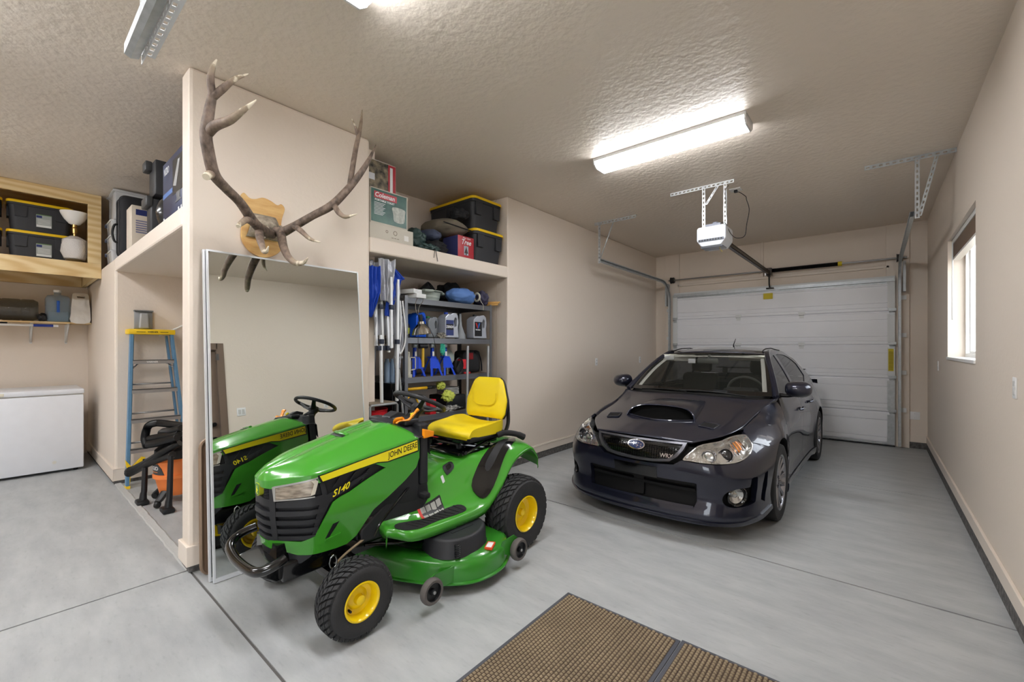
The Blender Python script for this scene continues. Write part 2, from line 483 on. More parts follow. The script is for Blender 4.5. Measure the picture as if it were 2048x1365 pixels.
# brown entry door in the right wall, seen in the mirror
d = MB(); d.box(XR + 0.03, XR + 0.07, DY0 + 0.02, DY1 - 0.02, 0.02, DZ1 - 0.02)
for (a, b_) in ((0.25, 1.0), (1.15, 2.05)):
    for (ya, yb) in ((DY0 + 0.12, (DY0 + DY1) / 2 - 0.05), ((DY0 + DY1) / 2 + 0.05, DY1 - 0.12)):
        d.rbox(XR + 0.018, XR + 0.04, ya, yb, a, b_, 0.008)
dr = struct(d.build('door_1', M_BROWN))
f = MB(); f.box(XR - 0.018, XR + 0.10, DY0 - 0.075, DY0 + 0.018, 0, DZ1 + 0.075).box(XR - 0.018, XR + 0.10, DY1 - 0.018, DY1 + 0.075, 0, DZ1 + 0.075).box(XR - 0.018, XR + 0.10, DY0, DY1, DZ1 - 0.018, DZ1 + 0.075)
f.build('casing', M_BROWN, dr, bevel=0.004)
k = MB()
for z in (0.93, 1.13):
    k.lathe([(0, 0.055), (0.022, 0.055), (0.03, 0.045), (0.03, 0.03), (0.014, 0.02), (0.032, 0.006), (0.032, 0)], T(XR + 0.03, DY1 - 0.09, z) @ R(-PI / 2, 'Y'), 20)
k.build('door_knob', mat('black_metal', (0.08, 0.08, 0.09), 0.35, 0.6), dr)
MB().box(XR - 0.02, XR + 0.03, DY1 - 0.02, DY1 + 0.01, 2.03, 2.12).build('hinge', M_STEEL, dr)

M_SOCK = mat('socket_white', (0.80, 0.80, 0.79), 0.35)
def outlet(name, label, loc, rz, w_=0.07, h_=0.115, kind='blank', group=None):
    """wall plate; local x across, local -y out of the wall"""
    t = thing(name, label, 'outlet' if 'outlet' in name else 'wall plate', loc, rz, group)
    MB().rbox(-w_ / 2, w_ / 2, -0.007, 0, -h_ / 2, h_ / 2, 0.003).build('cover_plate', M_PLATE, t)
    mb = MB()
    if kind == 'outlet':
        for s in (-1, 1):
            MB().rbox(-0.016, 0.016, -0.010, -0.005, s * 0.024 - 0.014, s * 0.024 + 0.014, 0.002).build('socket', M_SOCK, t)
    elif kind == 'switch':
        n_ = 2
        for i in range(n_):
            x = (i - 0.5) * 0.046
            MB().rbox(x - 0.017, x + 0.017, -0.012, -0.005, -0.034, 0.034, 0.003).build('rocker', M_SOCK, t)
    else:
        for s in (-1, 1): MB().cyl((0, -0.008, 0.03 * s), (0, -0.006, 0.03 * s), 0.003, 8).build('screw', M_STEEL, t)
    return t
outlet('wall_outlet', 'white outlet cover on the left wall, nearer the storage alcove', (XL, 6.12, 1.24), PI / 2, kind='outlet')
outlet('wall_outlet', 'white outlet cover on the left wall, the one closer to the overhead door', (XL, 7.78, 1.24), PI / 2, kind='outlet')
outlet('wall_outlet', 'white outlet cover on the right wall just below and beyond the window', (XR, 7.18, 1.25), -PI / 2, kind='outlet')
outlet('wall_outlet', 'white outlet cover at the right edge of the photo on the right wall', (XR, 3.49, 1.25), -PI / 2, kind='outlet')
outlet('wall_plate', 'square white cover plate low on the end wall right of the overhead door', (0.435, YB, 0.475), 0, 0.115, 0.115)
outlet('light_switch', 'white double rocker switch beside the brown door, seen in the mirror', (XR, 2.24, 1.27), -PI / 2, 0.115, 0.115, 'switch')
# ------------------------------------------------------------------ fluorescent fixtures
M_DIFF = mat('lit_diffuser', (0.95, 0.95, 0.95), 0.4, emis=(0.985, 0.988, 1.0), estr=TUBE_STRENGTH)
M_FIX = mat('fixture_white', (0.88, 0.88, 0.88), 0.35)
def wrap_light(loc, label, rz=0):
    t = thing('ceiling_light', label, 'light', loc, rz, 'wraparound ceiling lights')
    L, W, D = 1.33, 0.25, 0.085
    MB().box(-L / 2, L / 2, -W / 2, W / 2, -0.028, 0).build('housing', M_FIX, t)
    prof = [(-W / 2 + 0.004, -0.022), (-W / 2 + 0.008, -0.052), (-W / 2 + 0.05, -D), (W / 2 - 0.05, -D), (W / 2 - 0.008, -0.052), (W / 2 - 0.004, -0.022)]
    mb = MB(); mb.prism([(a, b) for a, b in prof], -L / 2 + 0.012, L / 2 - 0.012, None, 'x')
    mb.build('diffuser', M_DIFF, t)
    p2 = [(a * 1.03, b * 1.03) for a, b in prof]
    for s in (-1, 1):
        MB().prism([(-W / 2, 0)] + p2 + [(W / 2, 0)], s * (L / 2 - 0.014), s * (L / 2), None, 'x').build('end_cap', M_FIX, t)
    return t
wl = wrap_light((-1.43, 3.80 + 0.03, H), 'lit white ceiling light above the front of the dark car')
dup(wl, (-1.38, 1.115, H), label='lit white ceiling light cut off by the top edge of the photo')
dup(wl, (-1.40, -1.9, H), label='lit white ceiling light behind the camera on the car side')
dup(wl, (-3.3, -0.55, H), label='unseen added ceiling light between the two bays, for extra brightness')  # added to brighten the left bay and partition; no such lamp known
dup(wl, (-5.6, -0.9, H), label='lit white ceiling light of the left bay behind the camera')
dup(wl, (-5.6, -3.4, H), label='lit white ceiling light of the left bay farthest behind the camera')

# ------------------------------------------------------------------ overhead door
M_DOOR = mat('door_white', (0.94, 0.945, 0.96), 0.35, vary=0.04, vscale=2)
M_STILE = mat('stile_white', (0.86, 0.87, 0.87), 0.4)
M_YEL = mat('warning_yellow', (0.82, 0.74, 0.10), 0.5)
gd = thing('overhead_door', 'white steel sectional overhead door, closed behind the dark car', 'garage door', (-1.40, 8.50, 0))
GW = 3.24; SH = 2.50 / 5
hx = GW / 2
for k_ in range(5):
    z0 = k_ * SH + 0.012; z1 = (k_ + 1) * SH
    prof = [(0.045, z0 + .004), (0.006, z0 + .004), (0.0, z0 + 0.012), (0.0, z0 + 0.045)]
    for zg in (z0 + .045, z0 + .115, z1 - .120): prof += [(0.0, zg), (0.018, zg + .001), (0.018, zg + .009), (0.0, zg + .012)]
    prof += [(0.0, z1 - 0.012), (0.006, z1 - .004), (0.045, z1 - .004)]
    sp = MB().prism(prof, -hx, hx, None, 'x').build('door_section', M_DOOR, gd)
    for s in (-1, 1):
        MB().box(s * (hx - 0.035) - 0.05, s * (hx - 0.035) + 0.035, -0.014, 0.0, z0 + 0.03, z1 - 0.03).build('end_stile', M_STILE if k_ > 1 else M_GALV, sp)
for k_ in range(1, 5):
    for x in (-hx + 0.03, -0.47, 0.47, hx - 0.03):
        if k_ in (1, 2) and abs(x) < 1: continue
        z = k_ * SH
        mb = MB(); mb.box(x - 0.045, x + 0.045, -0.022, -0.012, z + 0.012, z + 0.05).box(x - 0.03, x + 0.03, -0.02, -0.01, z - 0.05, z - 0.012).cyl((x - 0.035, -0.024, z), (x + 0.035, -0.024, z), 0.010, 10)
        mb.build('hinge', M_GALV if abs(x) > 1 else M_STILE, gd)
MB().box(-hx, hx, 0.030, 0.044, 0.012, 2.50).build('seam_light_block', M_DOOR, gd)  # added sheet; stops outside light showing through the section seams
struct(MB().box(GX0 - .1, GX1 + .1, YB + .20, YB + .24, -.02, GZ + .1).build('sky_block_panel', M_DOOR))  # unseen panel added to keep sky light from leaking past the door
mb = MB()   # strut along the top
mb.box(-hx, hx, -0.05, 0.0, 2.47, 2.485).box(-hx, hx, -0.055, -0.045, 2.445, 2.485).box(-hx, hx, -0.012, -0.002, 2.42, 2.50)
mb.build('top_strut', M_GALV, gd)
MB().box(-hx, hx, 0.0, 0.045, 2.495, 2.53).build('top_cap', M_STILE, gd)
mb = MB(); mb.box(-hx, hx, -0.012, 0.04, 0.0, 0.018); mb.build('bottom_seal', M_BLACK, gd)
MB().box(-hx, hx, -0.02, 0.0, 0.03, 0.055).build('bottom_strut', M_GALV, gd)
MB().box(-0.08, 0.06, -0.018, -0.012, 2.30, 2.40).build('warning_label', M_YEL, gd)
mb = MB().box(hx - 0.075, hx - 0.015, -0.020, -0.014, 1.12, 1.45)
lb = mb.build('warning_label', M_YEL, gd)
mb = MB()
for i in range(14): mb.box(hx - 0.070, hx - 0.022, -0.0215, -0.0200, 1.14 + i * 0.020, 1.148 + i * 0.020)
mb.build('fine_print', mat('print_brown', (0.50, 0.45, 0.10), 0.6), lb)

# tracks, one assembly each side
def holes_strip(mb, p0, p1, w, n, t=0.003):
    """perforated steel angle drawn as a strip with real gaps, p0 to p1, w the width direction vector"""
    p0, p1, w = V(*p0), V(*p1), V(*w)
    d = p1 - p0; L = d.length; u = d / L; wn_ = w.normalized(); W = w.length; nn = u.cross(wn_) * t
    def quad(a0, a1, b0, b1):
        c = [p0 + u * a + wn_ * b for a, b in ((a0, b0), (a1, b0), (a1, b1), (a0, b1))]
        vs = c + [q + nn for q in c]
        mb.add(vs, [(0, 1, 2, 3), (7, 6, 5, 4), (0, 4, 5, 1), (1, 5, 6, 2), (2, 6, 7, 3), (3, 7, 4, 0)], False)
    quad(0, L, 0, W * 0.32); quad(0, L, W * 0.68, W)
    st = L / n
    for i in range(n + 1):
        a0 = max(0, i * st - st * 0.24); a1 = min(L, i * st + st * 0.24); quad(a0, a1, W * 0.32, W * 0.68)
def angle_iron(mb, p0, p1, w1, w2, pitch=0.05):
    n = max(2, int((V(*p1) - V(*p0)).length / pitch)); holes_strip(mb, p0, p1, w1, n); holes_strip(mb, p0, p1, w2, n)
def u_track(mb, path, side, open_dir):
    """c-shaped track: path of (y,z) at x; side = x of web; open_dir +-1 in x"""
    prof = [(0.05, 0.0), (0.056, 0.012), (0.0, 0.012), (0.0, -0.04), (0.05, -0.04), (0.056, -0.052)]
    n = len(path); rows = []
    for i, (y, z) in enumerate(path):
        a = path[max(0, i - 1)]; b = path[min(n - 1, i + 1)]
        t = V(0, b[0] - a[0], b[1] - a[1]).normalized(); nrm = V(0, t.z, -t.y)
        rows.append([V(side, y, z) + V(open_dir * u * 0.6, 0, 0) + nrm * v for u, v in prof])
    mb.grid(rows, smooth=False)
def track_side(x, s, label):
    """s=+1: right-hand track, web at x"""
    t = thing('door_track', label, 'garage door track', (0, 0, 0), 0, 'overhead door tracks')
    path = [(8.445, 0.03), (8.445, 2.36)]
    for i in range(1, 13):
        a = PI / 2 * i / 12; path.append((8.445 - 0.38 * (1 - math.cos(a)), 2.36 + 0.38 * math.sin(a)))
    path.append((5.63, 2.74 + 0.02))
    mb = MB(); u_track(mb, path, x, -s)
    mb.build('rail', M_GALV, t, thick=0.002)
    for z in (0.55, 1.1, 1.65, 2.2):
        MB().box(x, x + s * 0.06, 8.50, 8.545, z - 0.03, z + 0.03).build('jamb_bracket', M_STILE, t)
    mb = MB(); mb.box(x + s * 0.02, x + s * 0.05, 8.38, 8.545, 2.28, 2.72).build('flag_bracket', M_GALV, t)
    mb = MB(); xa, xb = (x - 0.62, x + 0.02) if s > 0 else (x - 0.02, x + 0.62)
    xa, xb = (x - 0.37, x + 0.283) if s > 0 else (x - 0.06, x + 0.58)
    angle_iron(mb, (xa, 5.63, H - 0.003), (xb, 5.63, H - 0.003), (0, 0.035, 0), (0, 0, -0.04))
    mb.build('ceiling_angle', M_GALV, t)
    mb = MB(); angle_iron(mb, (x + 0.002, 5.63, H - 0.02), (x + 0.002, 5.63, 2.70), (0.034, 0, 0), (0, 0.034, 0)); mb.build('hanger', M_GALV, t)
    mb = MB()
    if s > 0: angle_iron(mb, (x + 0.14, 5.635, H - 0.03), (x + 0.02, 5.635, 2.72), (0.03, 0, 0), (0, 0.03, 0))
    else: mb.tube([(x + 0.24, 5.64, H - 0.03), (x + 0.01, 5.64, 2.72)], 0.009, 6)
    mb.build('brace', M_GALV, t)
    return t
track_side(0.285, 1, 'galvanised track with perforated hanger on the right side of the overhead door')
track_side(-3.10, -1, 'galvanised track with hanger on the left side of the overhead door')
# torsion bar
tb = thing('torsion_bar', 'steel torsion shaft with black spring above the overhead door', 'garage door spring', (-1.45, 8.46, 2.78))
MB().cyl((-1.66, 0, 0), (1.80, 0, 0), 0.0127, 14).build('shaft', M_STEEL, tb)
mb = MB()
path = []
for i in range(0, 60 * 10 + 1):
    a = 2 * PI * i / 10; path.append((0.10 + 0.92 * i / 600, 0.026 * math.cos(a), 0.026 * math.sin(a)))
mb.tube(path, 0.0085, 5); mb.cyl((0.1, 0, 0), (1.02, 0, 0), 0.021, 12)
sp_ = mb.build('spring', mat('spring_black', (0.09, 0.085, 0.08), 0.4, 0.7), tb)
MB().cyl((1.0, 0, 0), (1.05, 0, 0), 0.035, 14).build('winding_cone', M_YEL, tb)
MB().cyl((0.04, 0, 0), (0.10, 0, 0), 0.036, 14).box(0.0, 0.06, 0.0, 0.09, -0.07, 0.05).build('centre_bracket', M_STEEL, tb)
for x in (-1.58, 1.72):
    MB().cyl((x - 0.03, 0, 0), (x + 0.03, 0, 0), 0.055, 18).cyl((x - 0.035, 0, 0), (x - 0.028, 0, 0), 0.062, 18).build('cable_drum', mat('drum_dark', (0.25, 0.25, 0.25), 0.4, 0.8), tb)

# opener
op = thing('door_opener', 'white ceiling mounted garage door opener with rail and power cord', 'garage door opener', (-1.375, 5.0, 2.68))
M_OPW = mat('opener_white', (0.82, 0.84, 0.87), 0.35)
mb = MB()
prof = [(-0.15, 0.10), (-0.135, 0.12), (0.135, 0.12), (0.15, 0.10), (0.15, -0.03), (0.10, -0.10), (-0.10, -0.10), (-0.15, -0.03)]
mb.prism(prof, 0.0, 0.30, None, 'y')
mb.build('motor_housing', M_OPW, op, bevel=0.018)
mb = MB(); mb.box(-0.13, 0.13, -0.008, 0.0, -0.045, -0.02).box(-0.11, 0.11, 0.02, 0.20, -0.108, -0.098)
mb.build('lens', mat('smoked_lens', (0.42, 0.45, 0.50), 0.2), op)
mb = MB()
for i in range(9): mb.box(-0.125 + i * 0.028, -0.107 + i * 0.028, -0.010, -0.006, -0.042, -0.023)
mb.build('vent', M_BLACK, op)
MB().box(-0.06, 0.09, 0.02, 0.12, 0.118, 0.145).cyl((0.03, 0.07, 0.14), (0.03, 0.07, 0.165), 0.03, 14).build('motor_cap', mat('opener_grey', (0.45, 0.47, 0.52), 0.4), op)
mb = MB(); mb.box(-0.022, -0.016, 0.30, 3.38, 0.02, 0.075).box(0.016, 0.022, 0.30, 3.38, 0.02, 0.075).box(-0.022, 0.022, 0.30, 3.38, 0.062, 0.075).box(-0.022, 0.022, 0.30, 3.38, 0.020, 0.026)
mb.build('rail', mat('rail_brown', (0.36, 0.34, 0.31), 0.4, 0.6), op)
MB().box(-0.04, 0.04, 3.33, 3.41, 0.01, 0.13).box(-0.012, 0.012, 3.30, 3.42, -0.02, 0.02).build('header_bracket', mat('bracket_brown', (0.25, 0.22, 0.20), 0.5, 0.4), op)
mb = MB(); mb.tube([(0, 3.37, 0.02), (0.0, 3.38, -0.14), (0.0, 3.42, -0.20)], 0.012, 8).box(-0.05, 0.06, 3.40, 3.435, -0.215, -0.195)
mb.build('door_arm', mat('arm_dark', (0.15, 0.14, 0.13), 0.5, 0.4), op)
M_WPERF = mat('perforated_white', (0.86, 0.87, 0.88), 0.35, 0.3)
for x in (-0.112, 0.112):
    mb = MB(); angle_iron(mb, (x - 0.017, 0.13, H - 2.68 - 0.02), (x - 0.017, 0.13, 0.11), (0.034, 0, 0), (0, 0.034, 0), 0.045); mb.build('hanger', M_WPERF, op)
mb = MB(); angle_iron(mb, (-0.49, 0.13, H - 2.682), (0.20, 0.13, H - 2.682), (0, 0.034, 0), (0, 0, -0.036), 0.045); mb.build('ceiling_angle', M_WPERF, op)
mb = MB(); angle_iron(mb, (0.02, 0.135, H - 2.715), (-0.105, 0.135, 0.40), (0.03, 0, 0), (0, 0.03, 0), 0.045); mb.build('brace', M_WPERF, op)
mb = MB(); mb.tube(spline([(0.14, 0.48, H - 2.72), (0.20, 0.36, 0.54), (0.29, 0.25, 0.44), (0.30, 0.24, 0.40), (0.33, 0.22, 0.28), (0.31, 0.2, 0.12), (0.29, 0.2, 0.0), (0.22, 0.16, -0.02), (0.17, 0.12, 0.03), (0.12, 0.1, 0.15), (0.06, 0.1, 0.16)], 8), 0.004, 6)
mb.tube(spline([(0.15, 0.12, H - 2.74), (0.12, 0.11, 0.5), (0.13, 0.11, 0.3), (0.14, 0.1, 0.14)], 8), 0.003, 6)
mb.build('power_cord', M_BLACK, op)
mb = MB(); mb.tube(spline([(0.06, 0.1, -0.10), (0.07, 0.1, -0.13), (0.09, 0.1, -0.16)], 4), 0.003, 5)
mb.build('pull_cord', mat('cord_yellow', (0.85, 0.78, 0.35), 0.6), op)
co = thing('ceiling_outlet', 'white outlet on the ceiling next to the opener cord', 'outlet', (-1.235, 5.48, H))
MB().rbox(-0.06, 0.06, -0.06, 0.06, -0.012, 0, 0.004).build('cover_plate', M_PLATE, co)
MB().rbox(-0.018, 0.018, -0.018, 0.018, -0.04, -0.01, 0.004).build('plug', M_BLACK, co)

# end of the other bay's door track, hanging at the top left
t = thing('door_track', 'galvanised track end with perforated angle hanging at the top left of the photo', 'garage door track', (-2.605, 0.41, 2.80), 0, 'overhead door tracks')
mb = MB()
prof = [(0.03, 0.02), (0.03, 0.0), (0.0, -0.01), (-0.022, 0.0), (-0.022, 0.045), (0.0, 0.055), (0.02, 0.045)]
mb.grid([[(0, a - 0.028, b) for a, b in prof], [(2.9, a - 0.028, b) for a, b in prof]], smooth=False); mb.build('rail', M_GALV, t, thick=0.002)
mb = MB(); angle_iron(mb, (0.0, 0.01, 0.03), (2.9, 0.01, 0.03), (0, 0, -0.05), (0, 0.05, 0), 0.05); mb.build('perforated_angle', M_WPERF, t)
mb = MB(); angle_iron(mb, (0.11, -0.012, 0.05), (0.11, -0.012, 0.499), (0.034, 0, 0), (0, 0.034, 0), 0.05); mb.build('hanger', M_WPERF, t)
# ------------------------------------------------------------------ riding mower
M_GRN = mat('tractor_green', (0.250, 0.575, 0.165), 0.22, coat=0.6)
M_GRN2 = mat('deck_green', (0.190, 0.50, 0.140), 0.26, coat=0.4)
M_JY = mat('decal_yellow', (0.93, 0.87, 0.13), 0.35)
M_SEAT = mat('seat_yellow', (0.90, 0.80, 0.10), 0.42, bump=0.05, bscale=220)
M_RIM = mat('rim_yellow', (0.93, 0.80, 0.05), 0.25, coat=0.4)
M_TYRE = mat('tyre_rubber', (0.165, 0.165, 0.17), 0.72, bump=0.15, bscale=120)
M_PBLK = mat('textured_black', (0.13, 0.135, 0.15), 0.5, bump=0.06, bscale=300)
M_GBLK = mat('gloss_black', (0.04, 0.042, 0.05), 0.16, coat=0.5)
M_ORG = mat('lever_orange', (0.95, 0.58, 0.08), 0.35)
M_LENS = mat('headlight_lens', (0.70, 0.65, 0.58), 0.15, 0.3, coat=1.0, col2=(0.50, 0.45, 0.39), vscale=20, stretch=(1, 1, 4))
mw = thing('riding_mower', 'green and yellow riding lawn mower parked in front of the leaning mirror', 'riding mower', (-2.45, 1.80, 0))
ML = (0, -1.80, 0)
def mp(mb, name, m, **k): return mb.build(name, m, mw, loc=ML, **k)

def tyre_mesh(mb, Rr, W, rr, n, cols, deep=0.010, M=None, lug=0.66):
    """tyre about local z; Rr radius, W width, rr rim radius"""
    h = W / 2; sh = 0.03 if W > 0.12 else 0.02
    prof = [(rr, -h * 0.80), (rr + 0.012, -h * 0.86), (lerp(rr, Rr, 0.45), -h), (Rr - sh * 1.1, -h * 0.97), (Rr - 0.022, -h * 0.80), (Rr - deep - .004, -h * 0.5), (Rr - deep - .001, 0)]
    prof = prof + [(r, -z) for r, z in prof[:-1][::-1]]
    mb.lathe(prof, M, 56)
    def rad(z):
        t = abs(z) / h
        return Rr + 0.004 - deep * 0.2 - (0.020 * max(0, (t - 0.35) / 0.65) ** 1.6)
    cw = W * 0.90 / cols
    for c in range(cols):
        z0 = -W * 0.45 + c * cw + cw * 0.10; z1 = z0 + cw * 0.80
        for i in range(n):
            a = 2 * PI * (i + 0.5 * (c % 2)) / n; da = 2 * PI / n * lug / 2
            sk = 0.25 * 2 * PI / n * (1 if c < cols / 2 else -1)
            q = []
            for (zz, aa) in ((z0, a - da - sk), (z0, a + da - sk), (z1 - cw * 0.0, a + da + sk), (z1, a - da + sk)):
                q.append((zz, aa))
            # a notch gives each lug its bent outline
            mid = (z0 + z1) / 2
            pts = [q[0], (mid, a - da - sk * 0.2 - da * 0.25), q[3], q[2], (mid, a + da - sk * 0.2 - da * 0.25), q[1]]
            top = [V(rad(z) * math.cos(t), rad(z) * math.sin(t), z) for z, t in pts]
            bot = [V((rad(z) - deep - 0.006) * math.cos(t), (rad(z) - deep - 0.006) * math.sin(t), z) for z, t in pts]
            if M is not None: top = [M @ v for v in top]; bot = [M @ v for v in bot]
            m_ = 6
            mb.add(top + bot, [tuple(range(6))] + [(k, k + m_, (k + 1) % m_ + m_, (k + 1) % m_) for k in range(m_)], False)
 
def mower_wheel(name, lx, y, Rr, W, rr, n, cols, side, inset):
    Mx = T(lx, y, Rr) @ R(PI / 2 * side, 'Y')          # local z points outward
    mb = MB(); tyre_mesh(mb, Rr, W, rr, n, cols, M=Mx); ty = mp(mb, 'tire', M_TYRE, merge=False, auto=50)
    h = W / 2; mb = MB()
    mb.lathe([(rr + 0.006, h * 0.84), (rr + 0.010, h * 0.90), (rr + 0.002, h * 0.92), (rr - 0.006, h * 0.80), (rr - 0.012, h * 0.3), (rr - 0.020, h - inset), (rr * 0.62, h - inset - 0.006),
              (rr * 0.45, h - inset + 0.004), (0.026, h - inset + 0.006), (0.024, h - inset + 0.03), (0.014, h - inset + 0.036), (0, h - inset + 0.036)], Mx, 40)
    mb.lathe([(rr + 0.004, -h * 0.84), (rr - 0.012, -h * 0.3), (rr * 0.5, -h * 0.2), (0, -h * 0.2)], Mx, 32)
    rm = mp(mb, 'rim', M_RIM)
    v = MB(); a = -PI * 0.28; v.cyl(Mx @ V(rr * 0.72 * math.cos(a), rr * 0.72 * math.sin(a), h - inset - 0.01), Mx @ V(rr * 0.72 * math.cos(a), rr * 0.72 * math.sin(a), h - inset + 0.02), 0.006, 8)
    vv = v.build('valve', M_BLACK, rm)
for s in (1, -1):
    mower_wheel('front', s * 0.418, 1.168, 0.192, 0.155, 0.088, 34, 6, s, 0.055)
    mower_wheel('rear', s * 0.428, 2.455, 0.262, 0.205, 0.118, 30, 6, s, 0.075)

# hood
PLM = Plan([(0, .860), (.05, .863), (.09, .88), (.165, .94), (.225, 1.0), (.253, 1.06), (.265, 1.2), (.273, 1.4), (.28, 1.6), (.28, 1.8), (.28, 2.2)])
def hs(s, z, off):
    x, y, nx, ny = PLM.at(s)
    # the wall leans in towards the ground and under the nose
    low = max(0, 0.60 - z) * 0.16
    o = off - low
    return V(x + nx * o, y + ny * o, z)
def crease(s): return interp([0, .09, .19, .274, .341, .6, .96, 1.2], [.778, .782, .795, .805, .811, .850, .905, .93], s)
# top skin
rows = []
N = 44
for i in range(N + 1):
    s = 0.97 * (i / N) ** 1.15
    x, y, nx, ny = PLM.at(s); zc = crease(s)
    row = []
    # the ridge line on the centre: starts at the nose
    yc = lerp(0.862, 1.545, (i / N) ** 1.15 if i else 0); zr = interp([.862, .90, 1.0, 1.15, 1.31, 1.45, 1.56, 1.7], [.795, .822, .856, .902, .944, .972, .992, 1.0], yc)
    for k in range(17):
        u = k / 16
        e = 1 - u
        px_, py_ = x * u, lerp(yc, y, u ** 1.6)
        bulge = 0.028 * math.sin(PI * u) * min(1, i / 6)
        zz = lerp(zr, zc, u ** 1.9) + bulge * 0.55
        if u > 0.93: zz = zc + (zz - zc) * 0.8
        row.append((px_, py_, zz))
    rows.append([(-a, b, c) for a, b, c in row[:0:-1]] + row)
mb = MB(); mb.grid(rows)
edge = [(hs(0.97 * (i / N) ** 1.15 * sg, crease(0.97 * (i / N) ** 1.15), 0.0)) for i in range(N + 1) for sg in (1,)]
hood = mp(mb, 'hood', M_GRN, thick=0.004, auto=60)
# vent slot and stickers on the hood
def hood_z(lx, y):
    zr = interp([.862, .90, 1.0, 1.15, 1.31, 1.45, 1.56, 1.7], [.795, .822, .856, .902, .944, .972, .992, 1.0], y); return zr - 0.12 * lx * lx / 0.06
def slab(mb, lx, y, w, d, h0, h1, rz=0.0):
    z = hood_z(lx, y); M = T(lx, y, z) @ R(rz, 'Z') @ R(0.26, 'X'); mb.rbox(-w / 2, w / 2, -d / 2, d / 2, h0, h1, 0.004, M)
mb = MB(); slab(mb, 0, 1.318, 0.145, 0.024, -0.008, 0.014); mp(mb, 'vent_lip', M_GRN)
mb = MB(); slab(mb, 0, 1.295, 0.135, 0.026, -0.012, 0.0072); mp(mb, 'vent_slot', M_BLACK)
# green nose lip under the top skin
mb = MB()
z_low = lambda s: interp([0, .06, .10, .13, .34], [.752, .748, .742, .755, .795], s)
pol = [(-.335, crease(.335) + .001)] + [(-s, crease(s) + .002) for s in (.27, .19, .14, .09, .05)] + [(0, .780)] + [(s, crease(s) + .002) for s in (.05, .09, .14, .19, .27)] + [(.335, crease(.335) + .001)]
pol += [(s, z_low(s)) for s in (.335, .22, .125, .108, .06)] + [(0, .752)] + [(-s, z_low(s)) for s in (.06, .108, .125, .22, .335)]
mapped(mb, pol, hs, 0.02, -0.008, 0.001)
# side panels, one outline for each side
gp = [(.958, crease(.958)), (.962, .848), (.962, .781), (.938, .726), (.861, .667), (.654, .543), (.608, .485), (.557, .418), (.505, .388), (.449, .385), (.279, .390), (.225, .393), (.15, .415), (.067, .432), (0, .436)]
gin = [(0, .470), (.06, .472), (.111, .475), (.25, .465), (.326, .489), (.348, .53), (.37, .568), (.414, .648), (.46, .668), (.505, .679), (.60, .72), (.725, .768), (.66, .802), (.50, .784), (.345, .764), (.335, .768), (.335, crease(.335) - .002)]
def both(poly):
    mapped(mb, poly, hs, 0.025, -0.010, 0.0)
    mapped(mb, [(-a, b) for a, b in poly][::-1], hs, 0.025, -0.010, 0.0)
up = [(.335, crease(.335))] + [(s, crease(s)) for s in (.42, .5, .6, .7, .8, .9)]
# split in two convex-ish pieces: lower band + upper strip
both(gp[2:] + gin[:12] + [(.80, .781)])
both([(.962, .781), (.80, .781), (.725, .768), (.66, .802), (.50, .784), (.345, .764), (.335, .768), (.335, crease(.335))] + up[1:] + [(.958, crease(.958)), (.962, .848)])
mp(mb, 'side_panel', M_GRN, merge=False, auto=45)
# black core behind grille and side insets
mb = MB(); rws = []
for z in (.44, .50, .56, .62, .68, .74, .80):
    rws.append([hs(-.97 + 1.94 * i / 80, min(z, crease(abs(-.97 + 1.94 * i / 80)) - .006), -0.022) for i in range(81)])
mb.grid(rws)
mp(mb, 'inner_shell', M_PBLK)
# grille frame and louvres
mb = MB()
for sg in (1, -1):
    def G(poly, a, b, st=0.02): mapped(mb, [(sg * p, q) for p, q in poly], hs, st, a, b)
    G([(.095, .745), (.125, .74), (.13, .475), (.10, .474)], -.016, .001)                                 # upright
    G([(0, .66), (.098, .652), (.098, .690), (0, .70)], -.016, -.004)
    for z0 in (.607, .559, .515, .474):
        G([(0, z0 + .004), (.098, z0 - .004), (.098, z0 + .020), (0, z0 + .028)], -.020, -.001)
        e = interp([.47, .5, .55, .6, .65], [.33, .335, .350, .365, .395], z0 + .012)
        G([(.128, z0 - .004), (e, z0 + .002), (e - .004, z0 + .022), (.128, z0 + .022)], -.020, -.0015)
    G([(.128, .648), (.405, .652), (.425, .675), (.36, .700), (.128, .676)], -.02, -.002)
    G([(.345, .655), (.40, .655), (.355, .57), (.333, .50), (.31, .497)], -.02, -.004)
    G([(.345, .760), (.37, .764), (.385, .695), (.36, .695)], -.02, -.003)
    # ribs of the side inset and the wedge that carries the number
    G([(.372, .690), (.50, .722), (.60, .760), (.615, .755), (.505, .700), (.43, .672)], -.016, -.0035)
    for a in (.46, .54, .62):
        G([(a, .78), (a + .012, .782), (a - .035, .722), (a - .045, .722)], -.022, -.010)
mp(mb, 'grille', M_PBLK, merge=False)
mb = MB()
for i in range(7): mapped(mb, [(.058, .690 + i * .008), (.094, .688 + i * .008), (.094, .691 + i * .008), (.058, .693 + i * .008)], hs, .02, -.012, -.002, mirror=True)
mp(mb, 'badge_louvres', M_PBLK, merge=False)
